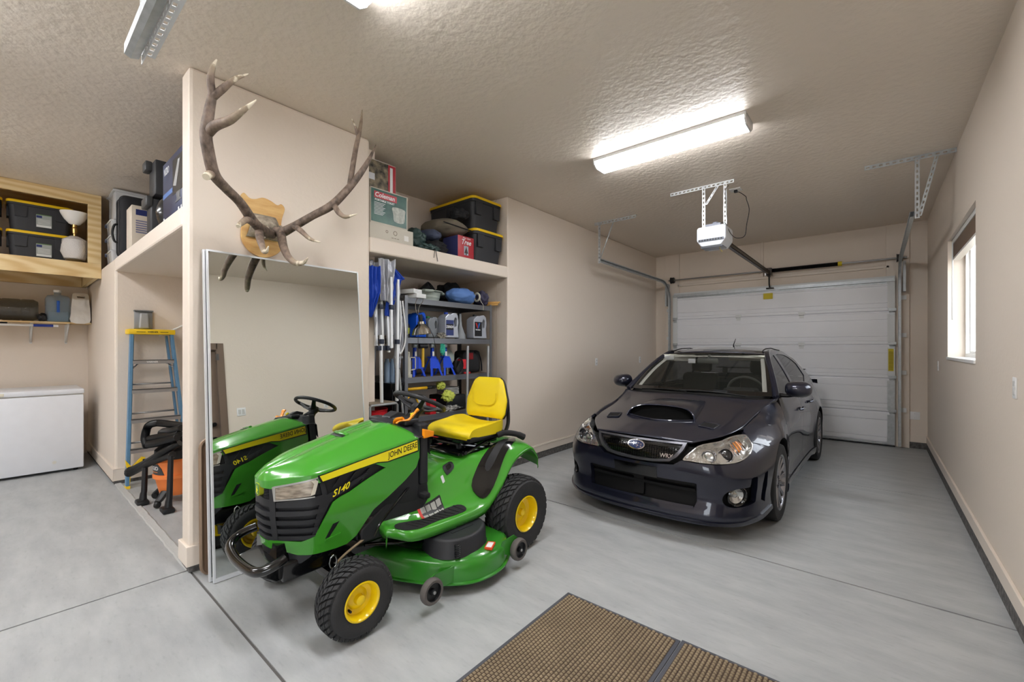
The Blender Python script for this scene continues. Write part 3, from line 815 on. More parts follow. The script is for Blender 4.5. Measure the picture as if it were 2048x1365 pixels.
# headlights
for sg in (1, -1):
    mb = MB(); mapped(mb, [(sg * a, b) for a, b in [(.125, .748), (.325, .786), (.338, .776), (.322, .712), (.30, .705), (.125, .690)]], hs, .02, -.012, .001)
    hl = mp(mb, 'headlight', M_LENS)
    mb = MB(); mapped(mb, [(sg * a, b) for a, b in [(.305, .782), (.325, .786), (.338, .776), (.322, .712), (.302, .706), (.318, .765)]], hs, .02, -.002, .003)
    mb.build('lens_edge', mat('lens_frost', (0.80, 0.78, 0.72), 0.3), hl)
    mb = MB(); mapped(mb, [(sg * a, b) for a, b in [(.110, .755), (.125, .760), (.337, .797), (.335, .788), (.128, .750), (.128, .690), (.322, .702), (.322, .696), (.12, .682)]][::1], hs, .02, -.01, .0025)
    mb.build('bezel', M_CHROME if False else mat('bezel_silver', (0.70, 0.70, 0.68), 0.25, 0.6), hl)
# decals
def hdec(name, poly, m, off=.0016):
    for sg in (1, -1):
        mb = MB(); mapped(mb, [(sg * a, b) for a, b in poly], hs, .02, -.001, off); o = mp(mb, name, m, merge=False)
    return o
strip_top = [(.345, .800), (.55, .834), (.735, .862), (.945, .893)]
strip_bot = [(.948, .830), (.735, .803), (.672, .811), (.50, .790), (.36, .770)]
hdec('stripe_edge', [(.33, .806)] + [(a, b + .005) for a, b in strip_top] + [(.956, .893)] + [(.957, .822)] + [(a, b - .006) for a, b in strip_bot[1:]] + [(.352, .762)], M_BLACK, .0010)
ds = hdec('stripe', strip_top + strip_bot, M_JY, .0018)
def text_wall(name, body, s0, z0, size, m, slope, parent_off, shear=0.0, sp=1.0, bold=0.0, sx=1.0):
    for sg in (1, -1):
        mb = MB(); vs, fs = text_mesh(body, size, 0.0, bold, sp, shear=shear)
        def f(v):
            a = v.x * sg * sx
            return hs(sg * (s0 + a), z0 + slope * a + v.y, parent_off)
        mb.add([f(v) for v in vs], fs, False); mp(mb, name, m, merge=False, auto=0)
text_wall('lettering', 'JOHN DEERE', .842, .850, .048, M_BLACK, .15, .0028, sp=1.0, bold=.0005, sx=.74)
text_wall('model_number', 'S140', .455, .704, .047, M_JY, .33, .0006, shear=.3, bold=.0010)
# badge
mb = MB(); mapped(mb, smooth_poly([(-.021, .760), (0, .764), (.021, .760), (.025, .735), (.020, .708), (0, .697), (-.020, .708), (-.025, .735)]), hs, .02, -.02, .004)
bd = mp(mb, 'badge', mat('badge_yellow', (0.72, 0.76, 0.20), 0.35))
mb = MB(); mapped(mb, smooth_poly([(-.019, .757), (0, .761), (.019, .757), (.023, .735), (.018, .710), (0, .700), (-.018, .710), (-.023, .735)]), hs, .02, -.02, .0052)
mb.build('badge_field', M_GRN2, bd)
mb = MB(); mapped(mb, [(-.012, .712), (-.006, .724), (-.010, .732), (-.004, .738), (-.003, .752), (.002, .745), (.004, .736), (.013, .730), (.010, .724), (.004, .728), (.002, .718), (.010, .708), (.004, .708), (-.003, .718)], hs, .02, -.02, .0062)
mb.build('badge_figure', M_JY, bd)
# slot in the side panel
hdec('side_vent', [(.380, .458), (.402, .462), (.452, .536), (.418, .530)], M_BLACK, .0016)
hdec('side_vent_lip', [(.378, .446), (.470, .462), (.462, .468), (.383, .455)], M_GRN, .006)
# lower black nose bumper, chassis, black cowl
mb = MB(); mapped(mb, [(-.26, .392), (-.15, .418), (0, .436), (.15, .418), (.26, .392), (.31, .385), (.24, .345), (.14, .335), (.08, .385), (0, .392), (-.08, .385), (-.14, .335), (-.24, .345), (-.31, .385)], hs, .02, -.05, -.004)
mp(mb, 'lower_fascia', M_PBLK)
mb = MB(); mb.rbox(-.16, .16, .92, 2.62, .27, .37, .01); mb.box(-.13, .13, .90, 1.6, .37, .46); mb.rbox(-.24, .24, 1.28, 1.72, .37, .50, .02)
mp(mb, 'chassis', M_GBLK)
mb = MB(); mb.prism([(1.15, .40), (1.20, .44), (1.755, .60), (1.755, .88), (1.66, .88), (1.50, .84), (1.2, .74)], -.235, .235, None, 'x')
mb.prism([(1.70, .60), (1.76, .60), (1.76, .985), (1.70, .985)], -.268, .268, None, 'x')
mb.prism([(1.30, .36), (1.30, .44), (1.60, .64), (1.76, .78), (1.775, .60), (1.79, .50), (1.66, .35)], -.244, .244, None, 'x')
mp(mb, 'cowl', M_PBLK, bevel=.012)
mb = MB()
rows = []
for i in range(9):
    u = -1 + 2 * i / 8
    ye = 1.545 + 0.135 * abs(u) ** 1.6; ze = 1.000 - 0.100 * abs(u) ** 1.9
    rows.append([(u * .284, ye - .012, ze - .03), (u * .284, ye - .006, ze + .006), (u * .282, ye + .05, ze + .010 - .006 * abs(u)), (u * .28, 1.73, ze + .012 - .006 * abs(u)), (u * .275, 1.765, ze - .005), (u * .272, 1.77, ze - .12)])
mb.grid(rows)
mb.rbox(-.17, -.04, 1.60, 1.68, .975, 1.005, .012).rbox(.02, .19, 1.64, 1.75, .97, 1.01, .012)
mb.prism([(1.60, .98), (1.74, .985), (1.76, 1.02), (1.70, 1.04), (1.64, 1.015)], -.06, .03, None, 'x')
mp(mb, 'dashboard', M_PBLK, bevel=.004)
mb = MB(); M_ = T(.03, 1.66, 1.018)
mb.tube(spline([(.15, 1.60, .99), (.165, 1.62, 1.005), (.195, 1.66, 1.01), (.21, 1.68, 1.035), (.225, 1.70, 1.065), (.23, 1.71, 1.075)], 5), [.012] * 10 + [.017] * 10 + [.021] * 6, 8, flat=.5)
mb.tube(spline([(.12, 1.615, .985), (.14, 1.61, 1.01), (.18, 1.63, 1.02)], 5), .018, 8, flat=.5)
mp(mb, 'throttle_lever', M_ORG)
mb = MB(); mb.prism([(1.71, .895), (1.785, .90), (1.79, .93), (1.71, .955)], .262, .290, None, 'x'); mp(mb, 'choke_lever', M_ORG, bevel=.004)
mb = MB(); mb.cyl((.17, 1.70, 1.02), (.17, 1.72, 1.04), .012, 8).box(.15, .19, 1.705, 1.715, 1.035, 1.042); mp(mb, 'ignition_key', M_JY)
# steering wheel
c0 = V(0, 1.90, 1.085); Mt = T(*c0) @ R(-0.44, 'X')
mb = MB(); mb.tube([Mt @ V(.178 * math.cos(a), .178 * math.sin(a), 0) for a in [2 * PI * i / 40 for i in range(40)]], .0155, 10, closed=True)
for a in (PI * .5, PI * 1.17, PI * 1.83):
    mb.tube([Mt @ V(.172 * math.cos(a), .172 * math.sin(a), 0), Mt @ V(.10 * math.cos(a), .10 * math.sin(a), -.035), Mt @ V(.02 * math.cos(a), .02 * math.sin(a), -.055)], [.016, .02, .03], 8, flat=.45)
mb.lathe([(0, -.02), (.04, -.025), (.05, -.05), (.03, -.09), (.026, -.16)], Mt, 16)
mp(mb, 'steering_wheel', M_PBLK)
mb = MB(); mb.cyl(Mt @ V(0, 0, -.08), (0, 1.73, .93), .03, 14, .045); mp(mb, 'steering_column', M_PBLK)

# footrests and fenders: height field over (lx, y)
CXs = [0, .16, .22, .28, .37, .41]
CYs = [1.43, 1.60, 1.80, 1.95, 2.06, 2.16, 2.28, 2.42, 2.56, 2.68, 2.74]
CZ = [[.50, .50, .46, .432, .430, .425], [.52, .52, .465, .41, .40, .395], [.56, .56, .49, .402, .39, .385], [.64, .63, .55, .43, .39, .385], [.67, .665, .62, .49, .40, .388],
      [.69, .69, .68, .58, .44, .405], [.69, .69, .70, .68, .56, .49], [.70, .70, .72, .745, .69, .62], [.72, .72, .735, .75, .72, .675], [.735, .735, .735, .725, .70, .68], [.66, .66, .66, .65, .63, .62]]
def cub(xs, ys, x):
    x = min(max(x, xs[0]), xs[-1])
    i = 0
    while i < len(xs) - 2 and xs[i + 1] < x: i += 1
    t = (x - xs[i]) / (xs[i + 1] - xs[i])
    m0 = (ys[i + 1] - ys[i - 1]) / (xs[i + 1] - xs[i - 1]) if i else (ys[1] - ys[0]) / (xs[1] - xs[0])
    m1 = (ys[i + 2] - ys[i]) / (xs[i + 2] - xs[i]) if i + 2 < len(xs) else (ys[i + 1] - ys[i]) / (xs[i + 1] - xs[i])
    h_ = xs[i + 1] - xs[i]
    return (2 * t ** 3 - 3 * t * t + 1) * ys[i] + (t ** 3 - 2 * t * t + t) * h_ * m0 + (3 * t * t - 2 * t ** 3) * ys[i + 1] + (t ** 3 - t * t) * h_ * m1
def FZ(lx, y):
    a = abs(lx); return cub(CYs, [cub(CXs, r, a) for r in CZ], y)
def ff(lx, y, off):
    e = .006; dx = (FZ(lx + e, y) - FZ(lx - e, y)) / (2 * e); dy = (FZ(lx, y + e) - FZ(lx, y - e)) / (2 * e)
    n = V(-dx, -dy, 1).normalized(); return V(lx, y, FZ(lx, y)) + n * off
mb = MB(); rows = []
ny = 56
for j in range(ny + 1):
    y = lerp(1.43, 2.74, j / ny)
    lim = .41 - (0.10 * max(0, (1.53 - y) / .10) ** 2 if y < 1.53 else 0) - (0.02 * ((y - 2.3) / .44) if y > 2.3 else 0)
    row = []
    for k in range(19):
        u = k / 18; lx = u * lim; row.append((lx, y, FZ(lx, y)))
    z = row[-1][2]
    drop = interp([1.43, 1.6, 2.1, 2.3, 2.5, 2.74], [.055, .06, .065, .05, .035, .03], y)
    row += [(lim + .008, y, z - .008), (lim + .010, y, z - drop * .6), (lim + .004, y, z - drop)]
    rows.append([(-a, b, c) for a, b, c in row[:0:-1]] + row)
fr_ = rows[0]; rows.insert(0, [(a, b - .012, c - .012) for a, b, c in fr_]); rows.insert(0, [(a, b - .010, c - .06) for a, b, c in fr_])
la = rows[-1]; rows.append([(a, b + .012, c - .02) for a, b, c in la]); rows.append([(a, b + .012, c - .09) for a, b, c in la])
mb.grid(rows); mp(mb, 'fender_body', M_GRN, thick=.004, auto=60)
for sg in (1, -1):
    mb = MB(); mapped(mb, smooth_poly([(sg * a, b) for a, b in [(.285, 1.50), (.345, 1.465), (.388, 1.50), (.395, 1.60), (.375, 1.75), (.385, 1.95), (.36, 2.00), (.31, 1.97), (.285, 1.85), (.295, 1.70), (.285, 1.60)]], 3), ff, .03, -.004, .003)
    ft = mp(mb, 'foot_mat', M_RUBBER)
    mb = MB()
    for i in range(10):
        y = 1.56 + i * .042; mapped(mb, [(sg * .300, y), (sg * .372, y + .03), (sg * .372, y + .038), (sg * .300, y + .008)], ff, .03, .002, .006)
    mb.build('tread_rib', M_RUBBER, ft, merge=False)['kind'] = 'stuff'
    mb = MB(); mapped(mb, smooth_poly([(sg * a, b) for a, b in [(.300, 2.11), (.365, 2.13), (.392, 2.20), (.375, 2.34), (.345, 2.50), (.29, 2.60), (.23, 2.58), (.24, 2.45), (.265, 2.32), (.275, 2.20)]], 3), ff, .02, -.004, .009)
    gh = mp(mb, 'fender_grip', M_GBLK)
    mb = MB(); mapped(mb, smooth_poly([(sg * a, b) for a, b in [(.305, 2.24), (.335, 2.25), (.33, 2.36), (.30, 2.50), (.265, 2.52), (.275, 2.42), (.29, 2.34)]], 3), ff, .02, .006, .0105)
    mb.build('grip_slot', M_BLACK, gh)
mb = MB(); mapped(mb, rrect(.155, .205, 1.965, 2.045, .018), ff, .015, -.004, .005); fg = mp(mb, 'fuel_gauge', M_BLACK)
mb = MB(); mapped(mb, rrect(.168, .192, 1.985, 2.025, .010), ff, .015, .004, .0075); mb.build('gauge_window', M_GBLK, fg)
mb = MB(); mapped(mb, rrect(.19, .215, 1.925, 1.945, .004), ff, .015, -.004, .0015); mp(mb, 'flag_sticker', mat('sticker_white', (0.8, 0.8, 0.82), 0.5))
mb = MB(); mapped(mb, rrect(.235, .335, 1.70, 1.88, .006), ff, .03, -.004, .0012)
st = mp(mb, 'warning_sticker', M_BLACK)
mb = MB()
for i in range(3):
    for j in range(4): mapped(mb, rrect(.242 + i * .031, .268 + i * .031, 1.71 + j * .042, 1.745 + j * .042, .002, 1), ff, .03, .001, .0019)
mb.build('sticker_panel', mat('sticker_grey', (0.62, 0.62, 0.60), 0.5), st, merge=False)
mb = MB(); mapped(mb, rrect(.236, .334, 1.69, 1.71, .004), ff, .03, .0005, .0017); mb.build('sticker_band', mat('sticker_red', (0.75, 0.18, 0.12), 0.5), st)
# seat
mb = MB()
cz = [[(-.20, 2.16, .795), (-.10, 2.14, .80), (0, 2.135, .80), (.10, 2.14, .80), (.20, 2.16, .795)],
      [(-.235, 2.155, .83), (-.11, 2.125, .845), (0, 2.12, .85), (.11, 2.125, .845), (.235, 2.155, .83)],
      [(-.235, 2.20, .872), (-.11, 2.19, .885), (0, 2.19, .886), (.11, 2.19, .885), (.235, 2.20, .872)],
      [(-.245, 2.34, .888), (-.11, 2.34, .872), (0, 2.34, .866), (.11, 2.34, .872), (.245, 2.34, .888)],
      [(-.245, 2.47, .905), (-.11, 2.48, .868), (0, 2.48, .862), (.11, 2.48, .868), (.245, 2.47, .905)],
      [(-.21, 2.54, .900), (-.10, 2.56, .875), (0, 2.56, .87), (.10, 2.56, .875), (.21, 2.54, .900)],
      [(-.20, 2.555, .85), (-.10, 2.57, .845), (0, 2.575, .84), (.10, 2.57, .845), (.20, 2.555, .85)]]
g = patch(cz, 5, 6)
for r in g:
    a, b = V(*r[0]), V(*r[-1])
    r.insert(0, V(a.x * .97, a.y, .81)); r.append(V(b.x * .97, b.y, .81))
mb.grid(g); mp(mb, 'seat_cushion', M_SEAT, auto=70)
MB_ = MB(); MB_.rbox(-.235, .235, 2.16, 2.56, .775, .822, .02); mp(MB_, 'seat_pan', M_BLACK)
# back: thickness through y
def bk(u, v, f):        # u -1..1, v 0..1 up
    w_ = .222 * interp([0, .12, .45, .8, .93, 1], [.86, .97, 1.0, .80, .70, .52], v)
    z = .895 + .325 * v; y = 2.575 + .055 * v - .028 * (1 - abs(u) ** 2.4) * 0 + .022 * (1 - u * u) * 0
    yy = y - f * (.042 - .03 * max(abs(u), abs(2 * v - 1)) ** 5) - (abs(u) ** 3) * .015
    return (u * w_, yy, z)
mb = MB()
us = [-1 + 2 * i / 20 for i in range(21)]; vsx = [i / 16 for i in range(17)]
mb.grid([[bk(u, v, 1) for u in us] for v in vsx]); mb.grid([[bk(u, v, -.3) for u in us] for v in vsx])
mb.grid([[bk(u, 0, f) for u in us] for f in (1, -.3)]); mb.grid([[bk(u, 1, f) for u in us] for f in (1, -.3)])
mb.grid([[bk(-1, v, f) for v in vsx] for f in (1, -.3)]); mb.grid([[bk(1, v, f) for v in vsx] for f in (1, -.3)])
sb_ = mp(mb, 'seat_back', M_SEAT, auto=50, bevel=.010)
mb = MB()
mb.tube(spline([(-.13, 2.548, 1.10), (-.125, 2.545, 1.04), (-.08, 2.542, 1.005), (0, 2.540, 1.0), (.08, 2.542, 1.005), (.125, 2.545, 1.04), (.13, 2.548, 1.10)], 5), .004, 6); mb.build('stitch_line', mat('seat_crease', (0.87, 0.77, 0.10), 0.5), sb_)
mb = MB()
mb.grid([[(p[0] * 1.03, p[1] + .012, p[2]) for p in [bk(u, v, -.3) for u in us]] for v in vsx])
for s in (-1, 1): mb.tube(spline([(s * .20, 2.50, .80), (s * .215, 2.56, .80), (s * .215, 2.60, .86), (s * .208, 2.61, .95), (s * .19, 2.62, 1.05)], 5), .020, 8, flat=.5)
mp(mb, 'seat_bracket', M_BLACK, thick=.01)
mb = MB()
for s in (-1, 1): mb.box(s * .15 - .015, s * .15 + .015, 2.12, 2.52, .735, .765)
mb.cyl((-.19, 2.16, .755), (.19, 2.16, .755), .012, 10).rbox(-.19, .19, 2.09, 2.50, .69, .715, .008)
for s in (-1, 1): mb.tube([(s * .205, 2.10, .70), (s * .205, 2.30, .745), (s * .20, 2.50, .78)], .016, 8, flat=.6).tube([(s * .18, 2.12, .77), (s * .20, 2.40, .70)], .012, 8).cyl((s * .20, 2.13, .715), (s * .225, 2.13, .715), .014, 10)
for s in (-1, 1):
    mb.tube([(s * .10 + .04 * math.cos(a), 2.46 + .04 * math.sin(a), .72 + .06 * a / (8 * PI)) for a in [i * PI / 5 for i in range(41)]], .005, 5)
mp(mb, 'seat_frame', M_GBLK)
mb = MB(); mb.tube(spline([(.255, 2.43, .80), (.285, 2.48, .815), (.33, 2.56, .80), (.36, 2.62, .77)], 5), [.022] * 12 + [.026] * 4, 10); mp(mb, 'lift_handle', M_RUBBER)
mb = MB(); mb.tube(spline([(.285, 1.36, .40), (.285, 1.40, .46), (.285, 1.50, .545), (.26, 1.60, .60), (.20, 1.70, .60)], 5), .007, 8); mp(mb, 'pedal_rod', M_GBLK)
mb = MB(); mb.rbox(.17, .30, 1.70, 1.755, .512, .55, .012); mp(mb, 'brake_pedal', M_RUBBER)
# front axle, tow hook, bumper
mb = MB(); mb.rbox(-.33, .33, 1.14, 1.21, .20, .255, .01)
for s in (-1, 1): mb.cyl((s * .33, 1.175, .12), (s * .33, 1.175, .30), .022, 10).cyl((s * .33, 1.175, .19), (s * .40, 1.175, .19), .016, 10).tube([(s * .33, 1.175, .285), (s * .30, 1.28, .285)], .012, 8)
mb.rbox(-.26, .26, 1.27, 1.295, .275, .295, .004)
mp(mb, 'front_axle', M_GBLK)
mb = MB()
for s in (-1, 1): mb.tube([(s * .285, 1.12 + .02 * math.cos(a), .345 + .035 * math.sin(a)) for a in [i * PI / 4 for i in range(8)]], .004, 5, closed=True)
mp(mb, 'hair_pin', M_STEEL)
mb = MB(); mb.cyl((-.40, 2.465, .257), (.40, 2.465, .257), .03, 12).rbox(-.12, .12, 2.36, 2.60, .20, .45, .02); mp(mb, 'rear_axle', M_GBLK)
mb = MB()
hoop = spline([(-.235, .935, .45), (-.252, .88, .435), (-.246, .83, .415), (-.20, .793, .395), (-.10, .778, .382), (0, .775, .378), (.10, .778, .380), (.175, .79, .385), (.212, .82, .395), (.226, .86, .41), (.226, .905, .425)], 5)
mb.tube(hoop, .0235, 14); bp_ = mp(mb, 'bumper', M_GBLK)
mb = MB(); mb.prism([(.80, .345), (.80, .37), (.95, .40), (1.10, .36), (1.10, .27), (.90, .27)], -.125, .125, None, 'x'); mb.build('bumper_mount', M_GBLK, bp_, bevel=.008)
# fuel line
mb = MB(); mb.tube(spline([(.22, 1.17, .30), (.235, 1.22, .34), (.24, 1.30, .375), (.22, 1.40, .40)], 6), .007, 8); mp(mb, 'fuel_line', mat('hose_tan', (0.55, 0.48, 0.38), 0.5))
# deck
out = smooth_poly([(0, 1.50), (.21, 1.525), (.38, 1.60), (.514, 1.684), (.62, 1.81), (.65, 1.964), (.61, 2.12), (.50, 2.25), (.25, 2.30), (0, 2.27), (-.25, 2.30), (-.5, 2.25), (-.62, 2.10), (-.65, 1.95), (-.62, 1.78), (-.5, 1.66), (-.3, 1.56)], 5)
ccx, ccy = 0, 1.90
def ringo(k, z, dd=0.0):
    o_ = []
    for a, b in out:
        dx, dy = a - ccx * 0 - (.34 if a > .34 else (-.34 if a < -.34 else a)), b - ccy
        l = math.hypot(dx, dy) or 1; o_.append((a + dx / l * (-k), b + dy / l * (-k), z))
    return o_
mb = MB()
mb.grid([ringo(-.012, .068), ringo(-.012, .076), ringo(.002, .080), ringo(.004, .150), ringo(.010, .180), ringo(.028, .202), ringo(.06, .212), ringo(.10, .214), ringo(.13, .208), ringo(.16, .205)], closed=True)
mb.add([V(*p) for p in ringo(.16, .205)], [list(range(len(out)))], False)
for s in (-1, 1):
    mb.lathe([(0, .235), (.10, .235), (.135, .225), (.16, .205)], T(s * .33, 1.92, 0), 28)
dk = mp(mb, 'mower_deck', M_GRN2, auto=50)
def gauge(lx, y, z, bar):
    mb = MB(); Mx = T(lx, y, z) @ R(PI / 2 * (1 if lx > 0 else -1), 'Y')
    mb.lathe([(.045, -.02), (.064, -.022), (.070, -.014), (.072, 0), (.070, .014), (.064, .022), (.050, .020)], Mx, 28); wh = mb.build('gauge_wheel', mat('grey_rubber', (0.36, 0.34, 0.33), 0.75), dk)
    mb = MB(); mb.lathe([(.052, .018), (.048, .006), (.018, .004), (.016, .02), (0, .02)], Mx, 22); mb.lathe([(.052, -.018), (0, -.01)], Mx, 22); wh2 = mb.build('wheel_hub', M_BLACK, dk)
    mb = MB(); mb.cyl(Mx @ V(0, 0, .018), Mx @ V(0, 0, .028), .009, 8); mb.build('wheel_bolt', M_STEEL, dk)
    mb = MB(); mb.prism(bar, lx - .028 * (1 if lx > 0 else -1) - .004, lx - .028 * (1 if lx > 0 else -1) + .002, None, 'x'); mb.build('wheel_bracket', M_GRN2, dk)
for s in (1, -1):
    gauge(s * .575, 1.535, .118, [(1.50, .10), (1.50, .16), (1.58, .185), (1.78, .17), (1.78, .09), (1.60, .09)])
    gauge(s * .640, 2.215, .128, [(2.24, .10), (2.26, .17), (2.20, .22), (2.08, .215), (2.04, .15), (2.16, .10)])
mb = MB()
cov = smooth_poly([(.17, 1.86), (.24, 1.74), (.36, 1.67), (.49, 1.70), (.56, 1.80), (.56, 1.94), (.49, 2.06), (.36, 2.11), (.20, 2.06)], 4)
def scl(k, z): return [(.36 + (a - .36) * k, 1.89 + (b - 1.89) * k, z) for a, b in cov]
mb.grid([scl(1.03, .205), scl(1.0, .215), scl(.97, .30), scl(.93, .312), scl(.85, .315)], closed=True); mb.add([V(*p) for p in scl(.85, .315)], [list(range(len(cov)))], False)
mb.build('belt_cover', M_PBLK, dk, auto=50)
mb = MB()
for i in range(6): mb.box(.26 + i * .035, .275 + i * .035, 1.80, 1.98, .3145, .318)
mb.build('cover_rib', M_PBLK, dk, merge=False)
mb = MB(); mb.tube([(.545 + .016 * math.cos(a), 1.755 + .016 * math.sin(a), .21 + .08 * a / (14 * PI)) for a in [i * PI / 5 for i in range(71)]], .0035, 5); mb.build('spring', M_BLACK, dk)
mb = MB(); M_ = T(.59, 1.99, .219) @ R(.5, 'Z'); mb.rbox(-.025, .025, -.045, .045, -.012, .004, .002, M_); s1 = mb.build('deck_sticker', mat('sticker_orange', (0.85, 0.30, 0.12), 0.5), dk)
mb = MB(); mb.rbox(-.018, .018, -.038, .030, .003, .0055, .001, M_); mb.build('sticker_print', M_PLATE, s1)
mb = MB()
for s in (-1, 1): mb.tube([(s * .2, 1.35, .33), (s * .3, 1.75, .25)], .012, 8).tube([(s * .24, 2.05, .38), (s * .24, 2.05, .24)], .01, 8)
mb.cyl((-.28, 2.05, .37), (.28, 2.05, .37), .012, 8).tube([(0, 1.25, .30), (.0, 1.60, .25)], .02, 8)
mp(mb, 'deck_linkage', M_GBLK)
# ------------------------------------------------------------------ dark sedan
M_PAINT = mat('graphite_paint', (0.125, 0.135, 0.20), 0.33, 0.55, coat=1.0)
M_CBLK = mat('car_black', (0.03, 0.03, 0.034), 0.6, spec=.3)
M_CGL = mat('car_gloss_black', (0.03, 0.03, 0.035), 0.12, coat=0.6)
M_TINT = mat('dark_glass', (0.05, 0.055, 0.05), 0.03, alpha=0.86)
M_WIND = mat('windshield_glass', (0.16, 0.165, 0.15), 0.02, alpha=0.38)
M_CLEAR = mat('clear_lamp_glass', (0.35, 0.35, 0.35), 0.02, alpha=0.10)
M_REFL = mat('lamp_reflector', (0.84, 0.84, 0.83), 0.12, 0.9, bump=.5, bscale=28, bdist=.01)
M_AMBER = mat('amber_reflector', (0.90, 0.55, 0.22), 0.2, 0.3, coat=0.5)
M_ALLOY = mat('alloy_wheel', (0.60, 0.60, 0.62), 0.25, 0.9)
M_CTYRE = mat('car_tyre', (0.13, 0.13, 0.135), 0.7)
M_CHR = mat('bright_metal', (0.75, 0.75, 0.77), 0.12, 1.0)
car = thing('car', 'dark graphite four door sedan with hood scoop parked in front of the overhead door', 'car', (-1.505, 3.37, 0), math.radians(-1.0))
def cp(mb, name, m, parent=None, **k): return mb.build(name, m, parent or car, **k)

CPL = Plan([(0, 0), (.22, .008), (.41, .032), (.58, .075), (.715, .165), (.80, .30), (.855, .47), (.888, .66), (.900, .85), (.896, 1.05), (.876, 1.25), (.860, 1.45), (.855, 1.8), (.855, 2.2), (.855, 2.6), (.862, 3.0), (.888, 3.3), (.902, 3.545), (.890, 3.8), (.86, 4.1), (.80, 4.32), (.66, 4.47), (.40, 4.54), (0, 4.56)], 6)
def s_of(v): # arc length where the side reaches v (first pass)
    for i in range(1, len(CPL.p)):
        if CPL.p[i][1] >= v and CPL.p[i][0] > .3: return CPL.s[i - 1] + (v - CPL.p[i - 1][1]) / max(1e-6, CPL.p[i][1] - CPL.p[i - 1][1]) * (CPL.s[i] - CPL.s[i - 1])
    return CPL.s[-1]
ZC = [.13, .17, .22, .32, .42, .52, .60, .68, .75, .82, .90, .98]
OT = [(0.00, [-.02, .000, -.004, -.030, -.014, .000, -.004, -.022, -.050, -.11, -.2, -.3]),
      (0.42, [-.02, .000, -.004, -.026, -.012, .000, -.006, -.030, -.075, -.15, -.26, -.38]),
      (0.60, [-.02, .000, -.004, -.018, -.004, .002, -.014, -.055, -.125, -.21, -.32, -.45]),
      (0.78, [-.02, .000, -.004, -.014, -.002, .002, -.022, -.080, -.160, -.25, -.36, -.48]),
      (1.10, [-.02, .000, -.004, -.010, -.002, .002, -.008, -.045, -.110, -.20, -.30, -.42]),
      (1.52, [-.02, -.004, -.002, -.002, .000, .002, .000, -.010, -.050, -.115, -.24, -.36]),
      (1.92, [-.02, -.006, -.003, -.004, -.004, -.002, .000, -.008, -.024, -.048, -.095, -.155]),
      (2.25, [-.04, -.006, -.004, -.018, -.014, -.010, -.004, -.004, -.014, -.030, -.060, -.100]),
      (3.40, [-.04, -.006, -.004, -.018, -.014, -.010, -.004, -.004, -.014, -.030, -.060, -.100]),
      (4.20, [-.02, -.006, -.003, -.002, .000, .002, .000, -.010, -.035, -.075, -.115, -.165]),
      (5.00, [-.02, -.004, -.002, -.006, -.004, .000, -.002, -.008, -.020, -.040, -.070, -.120]),
      (6.20, [-.02, -.004, -.002, -.006, -.004, .000, -.002, -.008, -.020, -.040, -.070, -.120])]
OS = [o[0] for o in OT]
def boff(s, z): return cub(OS, [cub(ZC, r[1], z) for r in OT], s)
def bs(s, z, off):
    a = abs(s); x, y, nx, ny = CPL.at(a); o = boff(a, z) + off
    p = V(x + nx * o, y + ny * o, z)
    if off:  # lean the offset with the surface
        e = .01; k = (boff(a, z + e) - boff(a, z - e)) / (2 * e); q = off * (1 - 1 / math.sqrt(1 + k * k))
        p = V(x + nx * (o - q), y + ny * (o - q), z + (-k) * off / math.sqrt(1 + k * k))
    return V(p.x if s >= 0 else -p.x, p.y, p.z)
SA, SR = s_of(.92), s_of(3.545)
AR, AZ = .372, .325
def arch(sc, a0, a1, n=18, r=AR): return [(sc + r * math.cos(lerp(a0, a1, i / n)), AZ + r * math.sin(lerp(a0, a1, i / n))) for i in range(n + 1)]
# seam where wall meets hood, as (s, z)
SEAM = [(.0, .735), (.22, .735), (.42, .728), (.60, .752), (.78, .778), (1.10, .808), (1.52, .870), (1.80, .935), (1.92, .958), (2.05, .978)]
def seam_z(s): return interp([a for a, b in SEAM], [b for a, b in SEAM], abs(s))
# headlight outline (s, z)
HL = smooth_poly([(.368, .602), (.43, .672), (.505, .722), (.70, .745), (.90, .770), (1.02, .776), (1.06, .764), (1.03, .705), (.93, .650), (.80, .610), (.65, .594), (.52, .592), (.42, .596)], 3)
HLp = HL
# wall top line under the hood between the lamps: grille
# inner dark shell
def shell(off, z0, z1, s0, s1, ds=.04):
    ns = int((s1 - s0) / ds); rws = []
    for j in range(9):
        rws.append([bs(lerp(s0, s1, i / ns), lerp(z0, min(z1, seam_z(lerp(s0, s1, i / ns)) - .01), j / 8), off) for i in range(ns + 1)])
    return rws
mb = MB(); mb.grid(shell(-.055, .15, .78, -1.10, 1.10))
cp(mb, 'front_cavity', M_CBLK)
# bumper
a_f = arch(SA, PI, PI * .52, 12)                     # from front foot of the arch upwards
lt = [(1.06, .776), (1.03, .715), (.93, .655), (.80, .610), (.65, .594), (.52, .592), (.42, .596), (.368, .602)]
bump_top = [(SA - .30, .640), (1.10, .700), (1.045, .715), (.94, .652), (.80, .604), (.65, .587), (.52, .584), (.42, .588), (.36, .594), (.30, .553), (.20, .542), (.10, .538), (0, .537)]
lipz = .15
half = [(0, lipz), (.45, lipz), (.62, .158), (.80, .170), (1.00, .195), (SA - AR - .0, .235)]
AF0 = math.asin((.640 - AZ) / AR)
ap = [(SA - AR * math.cos(t), AZ + AR * math.sin(t)) for t in [lerp(-.24, AF0, i / 12) for i in range(13)]]
halfR = half + ap + [(1.12, .700)] + bump_top[2:]
full = halfR[:-1] + [(0, .537)] + [(-a, b) for a, b in halfR[1:-1]][::-1]
lower_in = [(-.450, .246), (.450, .246), (.468, .29), (.468, .424), (.45, .430), (-.45, .430), (-.468, .424), (-.468, .29)]
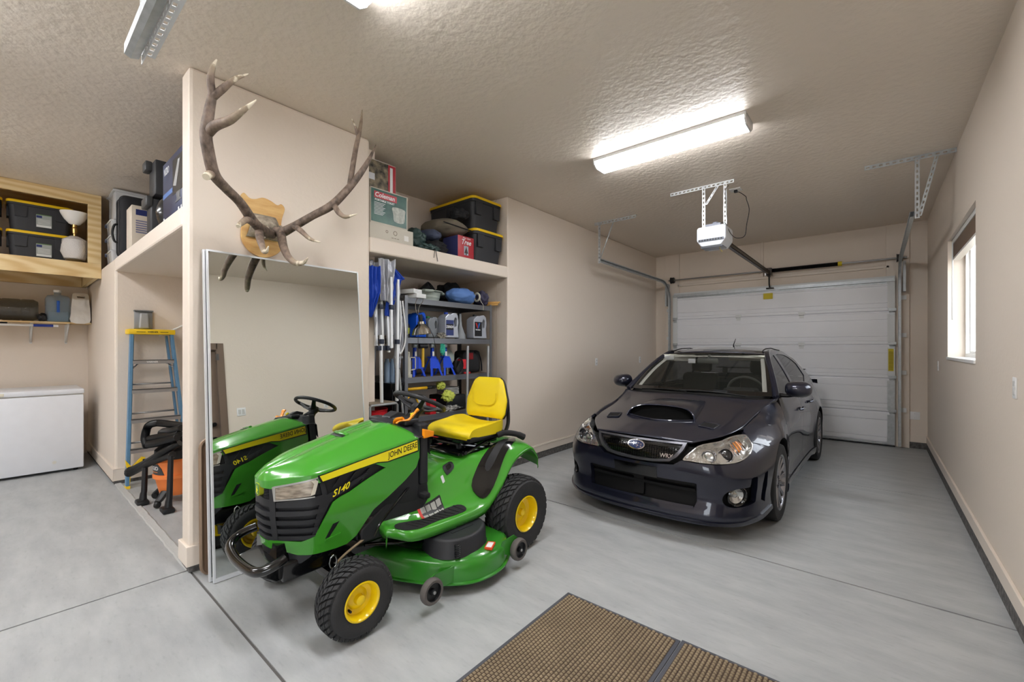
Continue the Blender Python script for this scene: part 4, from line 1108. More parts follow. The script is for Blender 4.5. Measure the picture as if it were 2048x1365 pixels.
fogR = smooth_poly([(.655, .305), (.70, .275), (.80, .272), (.925, .288), (.955, .325), (.955, .475), (.935, .488), (.885, .480), (.875, .420), (.78, .415), (.69, .390), (.655, .350)], 2)
ventR = [(1.02, .30), (1.075, .275), (1.10, .40), (1.10, .510), (1.055, .500), (1.03, .42)]
holes = [lower_in, fogR, [(-a, b) for a, b in fogR][::-1], ventR, [(-a, b) for a, b in ventR][::-1]]
mb = MB(); mapped(mb, full, bs, .035, -.045, 0.0, holes=holes, steps=(.035, .025))
bmpr = cp(mb, 'front_bumper', M_PAINT, merge=True, auto=50)
mb = MB(); mapped(mb, [(-.62, .150), (0, .150), (.62, .158), (.80, .170), (1.00, .195), (SA - AR, .235), (SA - AR, .205), (1.0, .165), (.80, .135), (.45, .120), (0, .118), (-.45, .120), (-.80, .135), (-1.0, .165), (-(SA - AR), .205), (-(SA - AR), .235), (-1.0, .195), (-.80, .170)], bs, .04, -.06, .012)
mb.build('lip_spoiler', M_PAINT, car, auto=50)
mb = MB(); mapped(mb, [(-.445, .236), (.445, .236), (.445, .254), (-.445, .254)], bs, .04, -.03, .010); mb.build('lower_lip', M_PAINT, bmpr)
mb = MB()
mapped(mb, [(-.452, .352), (.452, .352), (.452, .372), (-.452, .372)], bs, .05, -.05, -.022)
mapped(mb, [(-.045, .27), (.045, .27), (.045, .43), (-.045, .43)], bs, .05, -.052, -.026)
mapped(mb, [(-.452, .405), (.452, .405), (.452, .434), (-.452, .434)], bs, .05, -.05, -.012)
mb.build('lower_grille', M_CBLK, bmpr, merge=False)
mb = MB(); mapped(mb, [(-.20, .425), (.17, .425), (.17, .512), (-.20, .512)], bs, .04, -.004, .004)
mapped(mb, [(-.20, .508), (.17, .508), (.17, .516), (-.20, .516)], bs, .04, -.004, .008)
mb.build('plate_mount', M_CGL, bmpr)
for sg in (1, -1):
    c = bs(sg * .775, .345, -.03); n_ = (bs(sg * .775, .345, .05) - bs(sg * .775, .345, -.05)).normalized()
    Mx = Matrix.Translation(c) @ n_.to_track_quat('Z', 'Y').to_matrix().to_4x4()
    mb = MB(); mb.lathe([(.075, -.01), (.082, .018), (.074, .024), (.062, .012), (.058, -.01)], Mx, 28); fl_ = cp(mb, 'fog_lamp', M_CGL)
    mb = MB(); mb.lathe([(.058, .004), (.04, -.014), (.022, -.02), (.018, -.008), (0, -.002)], Mx, 24); mb.build('fog_reflector', M_REFL, fl_)
    mb = MB(); mb.lathe([(.062, .012), (.04, .018), (0, .020)], Mx, 24); mb.build('fog_glass', M_CLEAR, fl_)
# upper grille
gr_out = [(-.395, .722), (.395, .722), (.372, .672), (.325, .612), (.270, .575), (.14, .556), (0, .552), (-.14, .556), (-.270, .575), (-.325, .612), (-.372, .672)]
gr_in = [(-.365, .708), (.365, .708), (.342, .668), (.300, .622), (.255, .592), (.13, .574), (0, .570), (-.13, .574), (-.255, .592), (-.300, .622), (-.342, .668)]
mb = MB(); mapped(mb, gr_out, bs, .03, -.04, .010, holes=[gr_in[::-1]])
gf = cp(mb, 'grille_frame', mat('grille_grey', (0.36, 0.36, 0.38), 0.28, 0.7))
mb = MB(); mapped(mb, gr_in, bs, .03, -.055, -.025)
gm = mb.build('grille_back', M_CBLK, gf)
mb = MB()
for i in range(11):
    z = .576 + i * .0125; e = interp([.57, .592, .622, .668, .708], [.12, .25, .295, .338, .36], z)
    mapped(mb, [(-e, z), (e, z), (e, z + .003), (-e, z + .003)], bs, .06, -.028, -.012)
for i in range(36):
    a = -.35 + i * .02; zb = interp([0, .13, .255, .30, .342, .365], [.572, .576, .594, .624, .67, .70], abs(a))
    mapped(mb, [(a, zb), (a + .003, zb), (a + .003, .706), (a, .706)], bs, .06, -.028, -.014)
g_ = mb.build('grille_mesh', M_CGL, gf, merge=False)
mb = MB(); mapped(mb, [(-.36, .682), (.36, .682), (.365, .698), (-.365, .698)], bs, .04, -.03, -.002); mb.build('wing_bar', M_CGL, gf)
mb = MB(); mapped(mb, ellipse(-.01, .668, .075, .040, 32), bs, .02, -.03, .004); em = mb.build('emblem_ring', M_CHR, gf)
mb = MB(); mapped(mb, ellipse(-.01, .668, .066, .032, 32), bs, .02, -.01, .0055)
emb = mb.build('emblem_field', mat('emblem_blue', (0.08, 0.17, 0.36), 0.2, coat=0.6), gf)
def star(cx, cy, r, k=.28):
    return [(cx + (r if i % 2 == 0 else r * k) * (1.5 if i % 4 == 0 else 1) * math.cos(PI / 4 * i), cy + (r if i % 2 == 0 else r * k) * math.sin(PI / 4 * i)) for i in range(8)]
mb = MB()
for cx, cy, r in ((-.030, .674, .015), (.012, .680, .0085), (.034, .672, .0085), (.004, .660, .0085), (.032, .654, .0085), (-.002, .648, .007)): mapped(mb, star(cx, cy, r), bs, .02, .004, .0066)
mb.build('emblem_stars', M_CHR, gf, merge=False)
mb = MB(); vs, fs = text_mesh('WRX', .044, 0, .0010, 1.0)
mb.add([bs(.245 + v.x, .612 + v.y, .003) for v in vs], fs, False); mb.build('grille_letters', M_CHR, gf, auto=0)
# headlights
for sg in (1, -1):
    hp = [(sg * a, b) for a, b in HL]
    mb = MB(); mapped(mb, hp, bs, .03, -.07, -.045); hb = cp(mb, 'headlight', M_REFL)
    mb = MB(); mapped(mb, hp, bs, .03, -.046, .004); mb.build('lamp_glass', M_CLEAR, hb)
    mb = MB(); mapped(mb, [(sg * a, b) for a, b in HL], bs, .03, -.05, -.002, holes=[[(sg * (.70 + (a - .70) * .955), .682 + (b - .682) * .90) for a, b in HL][::-1]]); mb.build('lamp_rim', M_REFL, hb)
    def pod(sc, z, r, m, dp=.03, nm='projector'):
        c = bs(sg * sc, z, -.05); n_ = (bs(sg * sc, z, .05) - bs(sg * sc, z, -.05)); n_ = V(n_.x * .4, n_.y - .05, n_.z * .3).normalized()
        Mx = Matrix.Translation(c) @ n_.to_track_quat('Z', 'Y').to_matrix().to_4x4()
        mb = MB(); mb.lathe([(r * 1.25, -.01), (r * 1.22, dp), (r * 1.05, dp + .004), (r, dp - .004), (r * .9, dp * .5)], Mx, 28); mb.build(nm + '_ring', M_CHR, hb)
        mb = MB(); mb.lathe([(r * .92, dp * .35), (r * .8, dp * .75), (r * .45, dp * 1.0), (0, dp * 1.08)], Mx, 24); mb.build(nm, m, hb)
    pod(.725, .672, .046, mat('projector_glass', (0.12, 0.12, 0.13), 0.05, coat=1.0))
    pod(.560, .652, .042, M_REFL, .020, 'high_beam')
    mb = MB(); mapped(mb, [(sg * a, b) for a, b in [(.872, .742), (.935, .752), (.950, .73), (.92, .70), (.882, .68), (.872, .69)]], bs, .03, -.045, -.028); mb.build('turn_signal', M_AMBER, hb)
    mb = MB()
    for i in range(4): mapped(mb, [(sg * (.845 + .035 * i), .66 + .012 * i), (sg * (.851 + .035 * i), .662 + .012 * i), (sg * (.856 + .035 * i), .748 + .004 * i), (sg * (.850 + .035 * i), .746 + .004 * i)], bs, .03, -.03, -.022)
    mb.build('signal_rib', M_CHR, hb, merge=False)
# fender, doors, quarter: near copies for both sides
def side(name, poly, m=M_PAINT, **k):
    out = []
    for sg in (1, -1):
        mb = MB(); mapped(mb, [(sg * a, b) for a, b in poly], bs, .05, k.get('o0', -.02), k.get('o1', 0.0), steps=(.05, .03)); out.append(cp(mb, name, m, auto=50))
    return out
s1, s2, s3, s4 = s_of(1.42), s_of(2.42), s_of(3.30), s_of(4.54)
g_ = .003
ft = [(a, b - .001) for a, b in SEAM if a > 1.07]
fend = [(1.115, .706)] + ap[-1:] + [(SA + AR * math.cos(t), AZ + AR * math.sin(t)) for t in [lerp(PI - AF0, -.16, i / 26) for i in range(27)]] + [(s1 - g_, .235), (s1 - g_, .60), (s1 - .02, .80), (s1 + .02, .90), (2.05, .965)] + ft[::-1] + [(1.065, .792), (1.065, .776), (1.04, .722)]
side('front_fender', fend)
side('fender_gill', [(s1 - .19, .50), (s1 - .06, .515), (s1 - .05, .49), (s1 - .16, .475)], M_CBLK, o1=.004)
belt = .985
side('front_door', [(s1 + g_, .235), (s2 - g_, .235), (s2 - g_, belt), (s1 + .14, belt), (s1 + .025 + g_, .90), (s1 - .015, .80), (s1 + g_, .60)])
ra = [(SR - AR * math.cos(t), AZ + AR * math.sin(t)) for t in [lerp(.75, AF0 + .0, i / 2) for i in range(1)]]
raf = [(SR - AR * math.cos(t), AZ + AR * math.sin(t)) for t in [lerp(.30, 1.05, i / 8) for i in range(9)]]
side('rear_door', [(s2 + g_, .235)] + [(raf[0][0] - .06, .235)] + [(a - .012, b) for a, b in raf] + [(s3 + .02, .70), (s3 + .10, belt), (s2 + g_, belt)])
qa = [(SR - AR * math.cos(t), AZ + AR * math.sin(t)) for t in [lerp(.30, PI + .2, i / 26) for i in range(27)]]
side('rear_quarter', [(a, b) for a, b in raf[::1]][:1] + qa[1:] + [(SR + AR + .05, .22), (s4, .24), (s4 + .4, .24), (s4 + .4, 1.0), (s4 - .6, 1.02), (s3 + .40, 1.02), (s3 + .10 + g_, belt), (s3 + .025, .70)] + [(a - .008, b) for a, b in raf[::-1]])
side('side_skirt', [(SA + AR - .01, .150), (SR - AR + .01, .150), (SR - AR + .02, .228), (SA + AR - .02, .228)], o1=.012, o0=-.05)
# dark inner liner on the sides, with arch flares and doors' shut lines showing it
mb = MB()
for sg in (1, -1):
    mapped(mb, [(sg * a, b) for a, b in [(s1 - .1, .17), (SR - AR - .02, .17), (SR - AR - .02, .60), (s3 + .4, .96), (s1 + .15, .96), (s1 - .1, .75)]], bs, .1, -.04, -.022)
cp(mb, 'door_liner', M_CBLK)
for sg in (1, -1):
    for sc, nm in ((SA, 'front'), (SR, 'rear')):
        mb = MB(); rws = []
        for d in (0.0, -.06, -.26):
            rws.append([bs(sg * (sc + (AR - .003) * math.cos(t)), AZ + (AR - .003) * math.sin(t), 0) + V(sg * d, 0, 0) for t in [lerp(-.12, PI + .22, i / 24) for i in range(25)]])
        mb.grid(rws)
        mb.build('wheel_arch_liner', M_CBLK, car)
# ---- hood
Hc = [[(0, .045, .742), (.2, .050, .740), (.33, .066, .735), (.415, .092, .729)],
      [(0, .250, .793), (.22, .262, .787), (.43, .30, .776), (.578, .33, .768)],
      [(0, .52, .850), (.26, .53, .843), (.49, .54, .828), (.655, .56, .808)],
      [(0, .85, .912), (.27, .86, .905), (.53, .89, .888), (.682, .93, .872)],
      [(0, 1.08, .962), (.28, 1.10, .955), (.57, 1.18, .940), (.735, 1.25, .952)],
      [(0, 1.17, .988), (.29, 1.20, .982), (.59, 1.27, .970), (.765, 1.37, .982)]]
HcF = [[(-a, b, c) for a, b, c in r[:0:-1]] + r for r in Hc]
g = patch(HcF, 8, 6)
mb = MB(); mb.grid(g); hood = cp(mb, 'hood', M_PAINT, thick=.01, auto=60)
def hood_at(u, v):
    best = min((abs(p.x - u) + abs(p.y - v), p) for r in g for p in r); p = best[1]
    return p.z
import bisect
def hood_zf(u, v):
    # smooth lookup: interpolate the crown in v at fixed u
    pts = []
    for r in g:
        k = 0
        for k in range(len(r) - 1):
            if r[k].x <= u <= r[k + 1].x:
                t = (u - r[k].x) / (r[k + 1].x - r[k].x); pts.append((lerp(r[k].y, r[k + 1].y, t), lerp(r[k].z, r[k + 1].z, t))); break
    return interp([p[0] for p in pts], [p[1] for p in pts], v)
# fender tops join hood edge and wall seam
for sg in (1, -1):
    mb = MB(); rows = []
    ss = [1.04 + i * .028 for i in range(37)]
    edge = [r[-1] for r in g]
    for s in ss:
        zt = seam_z(s) - .002; w = bs(s, zt, 0)
        # nearest point on hood edge by v
        vv = w.y; z_e = interp([e.y for e in edge], [e.z for e in edge], vv); x_e = interp([e.y for e in edge], [e.x for e in edge], vv)
        a, b = w, V(x_e + .006, vv, z_e - .002)
        rows.append([(sg * lerp(a.x, b.x, t), lerp(a.y, b.y, t), lerp(a.z, b.z, t) + .012 * math.sin(PI * t) * min(1, abs(a.x - b.x) / .06)) for t in (0, .2, .4, .6, .8, 1)] + [(sg * (b.x - .012), b.y, b.z - .03)])
    mb.grid(rows); cp(mb, 'fender_top', M_PAINT, auto=60)
# scoop
def sc_shape(u, w):      # u -1..1 across, w 0 mouth .. 1 rear
    half = lerp(.315, .235, w); x = u * half
    v = lerp(.575 - .10 * abs(u) ** 3.5, 1.06, w)
    base = hood_zf(x, v)
    hgt = (.070 * (1 - abs(u) ** 7) ** .6) * (1 - w ** 2.2) ** 1.0 * (1 - .0 * w)
    return V(x, v, base + hgt - .003 * max(0, w - .3) - .004 * abs(u) ** 8 + .001)
mb = MB(); us = [-1 + 2 * i / 32 for i in range(33)]
mb.grid([[sc_shape(u, w) for u in us] for w in [i / 20 for i in range(21)]])
sc = cp(mb, 'hood_scoop', M_PAINT, thick=.006, auto=60)
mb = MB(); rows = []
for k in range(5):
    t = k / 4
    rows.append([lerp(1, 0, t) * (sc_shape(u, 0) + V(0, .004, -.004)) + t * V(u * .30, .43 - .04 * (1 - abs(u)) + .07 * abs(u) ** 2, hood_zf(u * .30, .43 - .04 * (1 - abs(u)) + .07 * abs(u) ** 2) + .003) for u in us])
mb.grid([[p + V(0, .03 * math.sin(PI * k / 4), -.012 * math.sin(PI * k / 4)) for p in r] for k, r in enumerate(rows)]); mb.build('scoop_mouth', mat('scoop_shade', (0.012, 0.012, 0.012), 0.9, spec=.1), sc)  # sheet across the mouth; near-black colour stands in for the shade inside
mb = MB()
lip = [sc_shape(u, 0) + V(0, -.004, .002) for u in us]
low = [V(u * .315, .415 - .035 * (1 - abs(u)) + .085 * abs(u) ** 2, hood_zf(u * .315, .415 - .035 * (1 - abs(u)) + .085 * abs(u) ** 2) + .004) for u in us]
mb.tube(lip + low[::-1], .0075, 8, closed=True); mb.build('scoop_lip', M_PAINT, sc)
for sg in (1, -1):
    mb = MB(); q = [(.365, .40), (.485, .40), (.505, .50), (.385, .50)]
    vs = [V(sg * a, b, hood_zf(a, b) + .006) for a, b in q] + [V(sg * a, b, hood_zf(a, b) - .01) for a, b in q]
    mb.add(vs, [(0, 1, 2, 3), (0, 1, 5, 4), (1, 2, 6, 5), (2, 3, 7, 6), (3, 0, 4, 7)], False); hv = cp(mb, 'hood_vent', M_CBLK)
    mb = MB(); q2 = [V(sg * a, b, hood_zf(a, b) + .006) for a, b in q]; mb.tube(q2, .006, 6, closed=True); mb.build('vent_rim', M_PAINT, hv)
mb = MB(); rows = []
for k in range(25):
    u = -1 + k / 12; x = .76 * u; v = 1.16 + .20 * abs(u) ** 1.7; rows.append([(x, v - .02, .965 + .01 * (1 - abs(u))), (x, v + .07, .968 + .03 * (1 - abs(u)))])
mb.grid(rows); cp(mb, 'cowl', M_CBLK)
for (p0, p1) in (((.52, 1.31, .992), (-.10, 1.235, 1.022)), ((-.02, 1.225, 1.010), (-.55, 1.33, .998))):
    mb = MB(); mb.tube(spline([p0, tuple(lerp(a, b, .5) + (0, -.005, .012)[i] for i, (a, b) in enumerate(zip(p0, p1))), p1], 5), .008, 6); cp(mb, 'wiper', M_CBLK)
# ---- greenhouse
def ws(u, t, o=0.0):   # u -1..1, t 0 base..1 top
    x = u * lerp(.765, .585, t) ; v = lerp(1.225 + .20 * abs(u) ** 2, 1.985 + .10 * abs(u) ** 2.2, t); z = lerp(.992 - .006 * u * u, 1.412 - .022 * abs(u) ** 2.2, t) + .045 * math.sin(PI * t) * .9
    return V(x, v - o * .5, z + o * .8)
mb = MB(); mb.grid([[ws(lerp(-.93, .93, i / 24), lerp(.06, .94, j / 12)) for i in range(25)] for j in range(13)]); wsg = cp(mb, 'windshield', M_WIND)
mb = MB()
def ws_band(pts_out, pts_in):
    mb.grid([pts_out, pts_in])
n = 24
per_o = [ws(lerp(-.955, .955, i / n), .015, .001) for i in range(n + 1)] + [ws(.955, lerp(.015, .985, i / n), .001) for i in range(1, n + 1)] + [ws(lerp(.955, -.955, i / n), .985, .001) for i in range(1, n + 1)] + [ws(-.955, lerp(.985, .015, i / n), .001) for i in range(1, n)]
per_i = [ws(lerp(-.90, .90, i / n), .085, .001) for i in range(n + 1)] + [ws(.90, lerp(.085, .945, i / n), .001) for i in range(1, n + 1)] + [ws(lerp(.90, -.90, i / n), .945, .001) for i in range(1, n + 1)] + [ws(-.90, lerp(.945, .085, i / n), .001) for i in range(1, n)]
mb.grid([per_o, per_i], closed=True); mb.build('glass_border', M_CGL, wsg)
rail = [(1.40, .985), (1.72, 1.20), (2.085, 1.388), (2.35, 1.425), (2.7, 1.432), (3.1, 1.402), (3.5, 1.275), (3.92, 1.06)]
def railz(v): return cub([a for a, b in rail], [b for a, b in rail], v)
def U(z): return .768 - (z - .985) * .385 - .06 * ((z - .985) / .45) ** 2
def gs(v, z, off): return V(U(z) + off, v, z + off * .3)
rf = []
for i in range(29):
    v = lerp(2.0, 3.17, i / 28); zr = railz(max(2.085, v)); zc = interp([2.0, 2.2, 2.6, 3.0, 3.17], [1.418, 1.452, 1.478, 1.468, 1.452], v); xr = U(zr)
    rf.append([(u * xr, v + .085 * abs(u) ** 2.2 * (1 - i / 28) - .0 + .10 * (1 - abs(u) ** 2) * (i / 28), zr + (zc - zr) * (1 - abs(u) ** 2.4)) for u in [-1 + k / 12 for k in range(25)]])
mb = MB(); mb.grid(rf); cp(mb, 'roof', M_PAINT, thick=.01, auto=60)
for s in (-1, 1):
    mb = MB(); mb.tube([(s * (U(railz(v)) - .055), v, interp([2.1, 2.35, 2.7, 3.1], [1.418, 1.452, 1.458, 1.43], v)) for v in [2.1 + i * .1 for i in range(11)]], .007, 6); cp(mb, 'roof_strip', M_CBLK)
mb = MB(); mb.tube([(.0, 2.98, 1.46), (.0, 2.95, 1.50), (.015, 3.0, 1.585)], [.014, .006, .003], 8); cp(mb, 'antenna', M_CBLK)
# rear glass and trunk
mb = MB(); mb.grid([[(u * lerp(.555, .70, t), lerp(3.20 + .07 * (1 - u * u), 3.86, t), lerp(1.452 - .07 * abs(u) ** 2.2, 1.075, t) + .05 * math.sin(PI * t)) for u in [-1 + k / 8 for k in range(17)]] for t in [i / 8 for i in range(9)]]); cp(mb, 'rear_window', M_TINT)
mb = MB(); mb.grid([[(u * .76, v, interp([3.84, 4.0, 4.3, 4.5, 4.56], [1.085, 1.075, 1.06, 1.045, .98], v) - .05 * abs(u) ** 3) for u in [-1 + k / 8 for k in range(17)]] for v in (3.84, 4.0, 4.2, 4.4, 4.5, 4.545, 4.56)]); cp(mb, 'trunk_lid', M_PAINT)
mb = MB(); mb.rbox(-.62, .62, 4.38, 4.54, 1.13, 1.15, .008)
for s in (-1, 1): mb.rbox(s * .5 - .03, s * .5 + .03, 4.40, 4.50, 1.03, 1.14, .008)
cp(mb, 'rear_spoiler', M_PAINT)
for sg in (1, -1):
    def gp_(name, poly, m, o0=-.02, o1=0.0, parent=None, holes=()):
        mb = MB(); f = lambda a, b, o: V(sg * gs(a, b, o).x, gs(a, b, o).y, gs(a, b, o).z)
        mapped(mb, poly, f, .06, o0, o1, holes=holes); return mb.build(name, m, parent or car, auto=50)
    top = [(v, railz(v)) for v in [1.40 + i * .12 for i in range(22)] if v < 3.93]
    def tw(off): return [(v, railz(v) - off) for v in [1.52 + i * .1 for i in range(24)]]
    w1 = [(1.56, 1.005), (2.37, 1.005), (2.37, railz(2.37) - .045)] + [(v, railz(v) - .045) for v in (2.25, 2.1, 1.95, 1.8, 1.68, 1.6)]
    w2 = [(2.49, 1.005), (3.22, 1.005), (3.50, 1.10), (3.42, railz(3.42) - .05)] + [(v, railz(v) - .045) for v in (3.3, 3.15, 3.0, 2.8, 2.6, 2.49)]
    gp_('window_frame', [(1.40, .985), (1.40, .983), (3.93, .983), (3.93, 1.055)] + top[::-1], M_PAINT, -.02, 0, holes=[w1[::-1], w2[::-1]])
    gp_('front_side_glass', [(a, b) for a, b in w1], M_TINT, -.014, -.006)
    gp_('rear_side_glass', [(a, b) for a, b in w2], M_TINT, -.014, -.006)
    gp_('window_trim', [(1.50, .975), (3.30, .975), (3.30, .992), (1.50, .992)], M_CBLK, -.004, .006)
    mb = MB(); ap_ = [(1.41, .99), (1.56, 1.095), (1.72, 1.203), (1.90, 1.312), (2.085, 1.392), (2.2, 1.412)]
    mb.tube([(sg * (U(z) - .010), v, z + .002) for v, z in [(q.x, q.y) for q in spline([(a, b, 0) for a, b in ap_], 4)]], [.030] * 21, 8, flat=.8); cp(mb, 'pillar', M_PAINT)
    # mirror
    mb = MB(); Mx = T(sg * .915, 1.555, 1.065) @ R(sg * .12, 'Z'); rows = []
    for i in range(13):
        t = i / 12; r = math.sin(math.acos(1 - t)) if t < 1 else 1; r = (1 - (1 - t) ** 2.4) ** .5
        rows.append([Mx @ V(.112 * r * abs(math.cos(a)) ** .75 * (1 if math.cos(a) > 0 else -1), -.095 + .15 * t, .078 * r * abs(math.sin(a)) ** .8 * (1 if math.sin(a) > 0 else -1)) for a in [2 * PI * k / 28 for k in range(28)]])
    mb.grid(rows, closed=True); mb.add(rows[-1], [list(range(28))], False); mr = cp(mb, 'side_mirror', M_PAINT, auto=50)
    mb = MB(); mb.tube([(sg * .76, 1.56, 1.0), (sg * .83, 1.56, 1.0), (sg * .88, 1.56, 1.01)], [.035, .03, .03], 10, flat=.6); mb.build('mirror_foot', M_CBLK, mr)
    mb = MB()
    for hv_ in (2.28, 3.12): mb.tube([bs(sg * s_of(hv_ - .10), .80, .012), bs(sg * s_of(hv_ - .08), .80, .038), bs(sg * s_of(hv_ + .08), .80, .038), bs(sg * s_of(hv_ + .10), .80, .012)], .012, 8)
    cp(mb, 'door_handle', M_PAINT)
# interior
M_HEAD = mat('headliner', (0.84, 0.84, 0.80), 0.8); M_INT = mat('interior_dark', (0.14, 0.14, 0.135), 0.8); M_SEATC = mat('seat_cloth', (0.17, 0.17, 0.165), 0.9)
mb = MB(); mb.grid([[(x, 1.30 + .12 * abs(x), .955), (x, 1.50, .985), (x, 1.78, .99), (x, 1.86, .93), (x, 1.88, .75)] for x in [-.70 + i * .1 for i in range(15)]]); mb.rbox(.20, .52, 1.70, 1.92, .96, 1.03, .03); cp(mb, 'dashboard', M_INT)
mb = MB(); Mx = T(.37, 1.98, .97) @ R(-1.2, 'X'); mb.tube([Mx @ V(.185 * math.cos(a), .185 * math.sin(a), 0) for a in [2 * PI * i / 32 for i in range(32)]], .014, 8, closed=True); mb.tube([Mx @ V(-.18, 0, 0), Mx @ V(0, 0, -.03), Mx @ V(.18, 0, 0)], .02, 6); cp(mb, 'steering_wheel', mat('wheel_leather', (0.30, 0.30, 0.28), 0.5))
for x in (-.36, .36):
    mb = MB(); mb.rbox(x - .24, x + .24, 2.25, 2.75, .45, .62, .05); mb.rbox(x - .23, x + .23, 2.68, 2.84, .55, 1.13, .06, T(0, 0, 0)); mb.rbox(x - .13, x + .13, 2.76, 2.86, 1.14, 1.30, .04); cp(mb, 'seat', M_SEATC)
mb = MB(); mb.rbox(-.62, .62, 3.2, 3.4, .5, 1.05, .06); mb.box(-.7, .7, 1.5, 3.4, .30, .42); cp(mb, 'cabin_floor', M_INT)
mb = MB(); mb.grid([[(x, v, interp([2.06, 2.3, 3.0, 3.3], [1.375, 1.415, 1.42, 1.38], v)) for x in [-.52 + i * .104 for i in range(11)]] for v in (2.06, 2.3, 2.7, 3.0, 3.3)]); cp(mb, 'headliner', M_HEAD)
for s in (-1, 1):
    mb = MB(); mb.tube([ws(s * .875, lerp(.10, .95, i / 10)) + V(0, .02, -.035) for i in range(11)], .022, 8, flat=.5); cp(mb, 'pillar_trim', M_HEAD)
mb = MB(); mb.tube([ws(lerp(-.87, .87, i / 12), .935) + V(0, .02, -.03) for i in range(13)], .018, 8, flat=.5); cp(mb, 'header_trim', M_HEAD)
for x in (-.38, .38):
    mb = MB(); mb.rbox(-.20, .20, -.012, .012, -.085, .0, .02, T(x, 1.995, 1.385 if x < 0 else 1.375) @ R(.2 if x < 0 else .9, 'X')); cp(mb, 'sun_visor', M_HEAD)
mb = MB(); mb.rbox(-.55, -.43, 1.972, 1.978, 1.315, 1.370, .004); cp(mb, 'visor_label', M_STILE)
mb = MB(); mb.rbox(-.115, .115, 1.84, 1.87, 1.285, 1.345, .02); mb.cyl((0, 1.86, 1.33), (0, 1.93, 1.38), .012, 8); cp(mb, 'rear_view_mirror', mat('mirror_grey', (0.35, 0.36, 0.34), 0.3))
mb = MB(); mb.rbox(-.21, -.13, 1.83, 1.85, 1.285, 1.335, .004); cp(mb, 'toll_tag', M_STILE)
# ---- wheels
def car_wheel(u, v, side_):
    Mx = T(u, v, .322) @ R(PI / 2 * side_, 'Y')
    mb = MB(); mb.lathe([(.222, -.10), (.235, -.112), (.29, -.118), (.312, -.108), (.322, -.085), (.324, 0), (.322, .085), (.312, .108), (.29, .116), (.240, .112), (.225, .100)], Mx, 64)
    for z in (-.05, 0, .05): mb.lathe([(.3255, z - .018), (.3255, z + .018)], Mx, 64)
    cp(mb, 'tire', M_CTYRE)
    mb = MB(); mb.lathe([(.224, .100), (.232, .108), (.222, .106), (.212, .095), (.205, .05), (.200, -.08)], Mx, 56)
    for k in range(15):
        a = 2 * PI * k / 15
        for da in (-.05, .05):
            p0 = V(.055 * math.cos(a + da * 3), .055 * math.sin(a + da * 3), .078); p1 = V(.14 * math.cos(a + da * .8), .14 * math.sin(a + da * .8), .085); p2 = V(.212 * math.cos(a + da), .212 * math.sin(a + da), .096)
            mb.tube([Mx @ p0, Mx @ p1, Mx @ p2], [.010, .0085, .0075], 5)
    mb.lathe([(0, .082), (.028, .082), (.034, .076), (.06, .080), (.072, .072), (.075, .04)], Mx, 24)
    rm = cp(mb, 'rim', M_ALLOY)
    mb = MB(); mb.lathe([(.14, .01), (.14, .025), (.05, .025)], Mx, 32); mb.lathe([(.195, -.06), (0, -.06)], Mx, 24); mb.build('brake_disc', mat('brake_dark', (0.12, 0.12, 0.12), 0.4, 0.6), rm)
for s in (1, -1):
    car_wheel(s * .768, .92, s); car_wheel(s * .772, 3.545, s)
mb = MB(); mb.box(-.62, .62, .30, 4.3, .17, .30).box(-.55, .55, .55, 1.3, .30, .60); cp(mb, 'underbody', M_CBLK)
# ------------------------------------------------------------------ leaning mirror doors
M_MIRROR = mat('mirror_glass', (0.90, 0.92, 0.91), 0.0, 1.0)
M_MFR = mat('mirror_frame_white', (0.84, 0.85, 0.86), 0.3, 0.3)
def closet_mirror(label, x0, x1, y0, y1, z1, ang_x, front=True):
    """leaning framed panel; foot at x0, head at x1"""
    tilt = math.atan2(x0 - x1, z1)
    t = thing('mirror_door', label, 'mirror', (x0, y0, 0.004), 0, 'closet mirror doors leaning on the partition')
    M = R(-tilt, 'Y') @ R(ang_x, 'X')
    W = y1 - y0; Hh = z1 / math.cos(tilt)
    mb = MB(); fw = .011; d = .021
    mb.box(-d, 0, 0, fw, 0, Hh, M).box(-d, 0, W - fw * .6, W, 0, Hh, M).box(-d, 0, fw, W - fw, Hh - fw, Hh, M).box(-d, 0, fw, W - fw, 0, fw * 2.4, M)
    mb.build('frame', M_MFR, t)
    MB().box(-d + .004, -.004, fw * .8, W - fw * .5, fw * 2, Hh - fw * .8, M).build('mirror_pane', M_MIRROR, t)
    return t
closet_mirror('tall white framed mirror door leaning on the partition, the one facing out', -3.128, -3.331, .849, 1.925, 2.105, -.006)
closet_mirror('second white framed mirror door behind the front one, only its left edge showing', -3.168, -3.356, .836, 1.90, 2.105, -.006)
# brown folded table edge behind the mirrors
tt = thing('folding_table', 'brown folded card table standing on edge between partition and mirrors', 'table', (-3.30, .83, 0.003))
mb = MB()
M = R(-.03, 'Y')
mb.prism(rrect(.012, .88, .0, .86, .05), -.016, .012, M, 'x'); mb.build('table_top', mat('hardboard_brown', (0.47, 0.37, 0.29), 0.6, vary=.15), tt)
mb = MB(); mb.tube([M @ V(-.002, a, b) for a, b in rrect(.0, .89, .0, .87, .06, 5)], .013, 8, closed=True); mb.build('table_rim', mat('rim_tan', (0.55, 0.46, 0.38), 0.4, 0.3), tt)
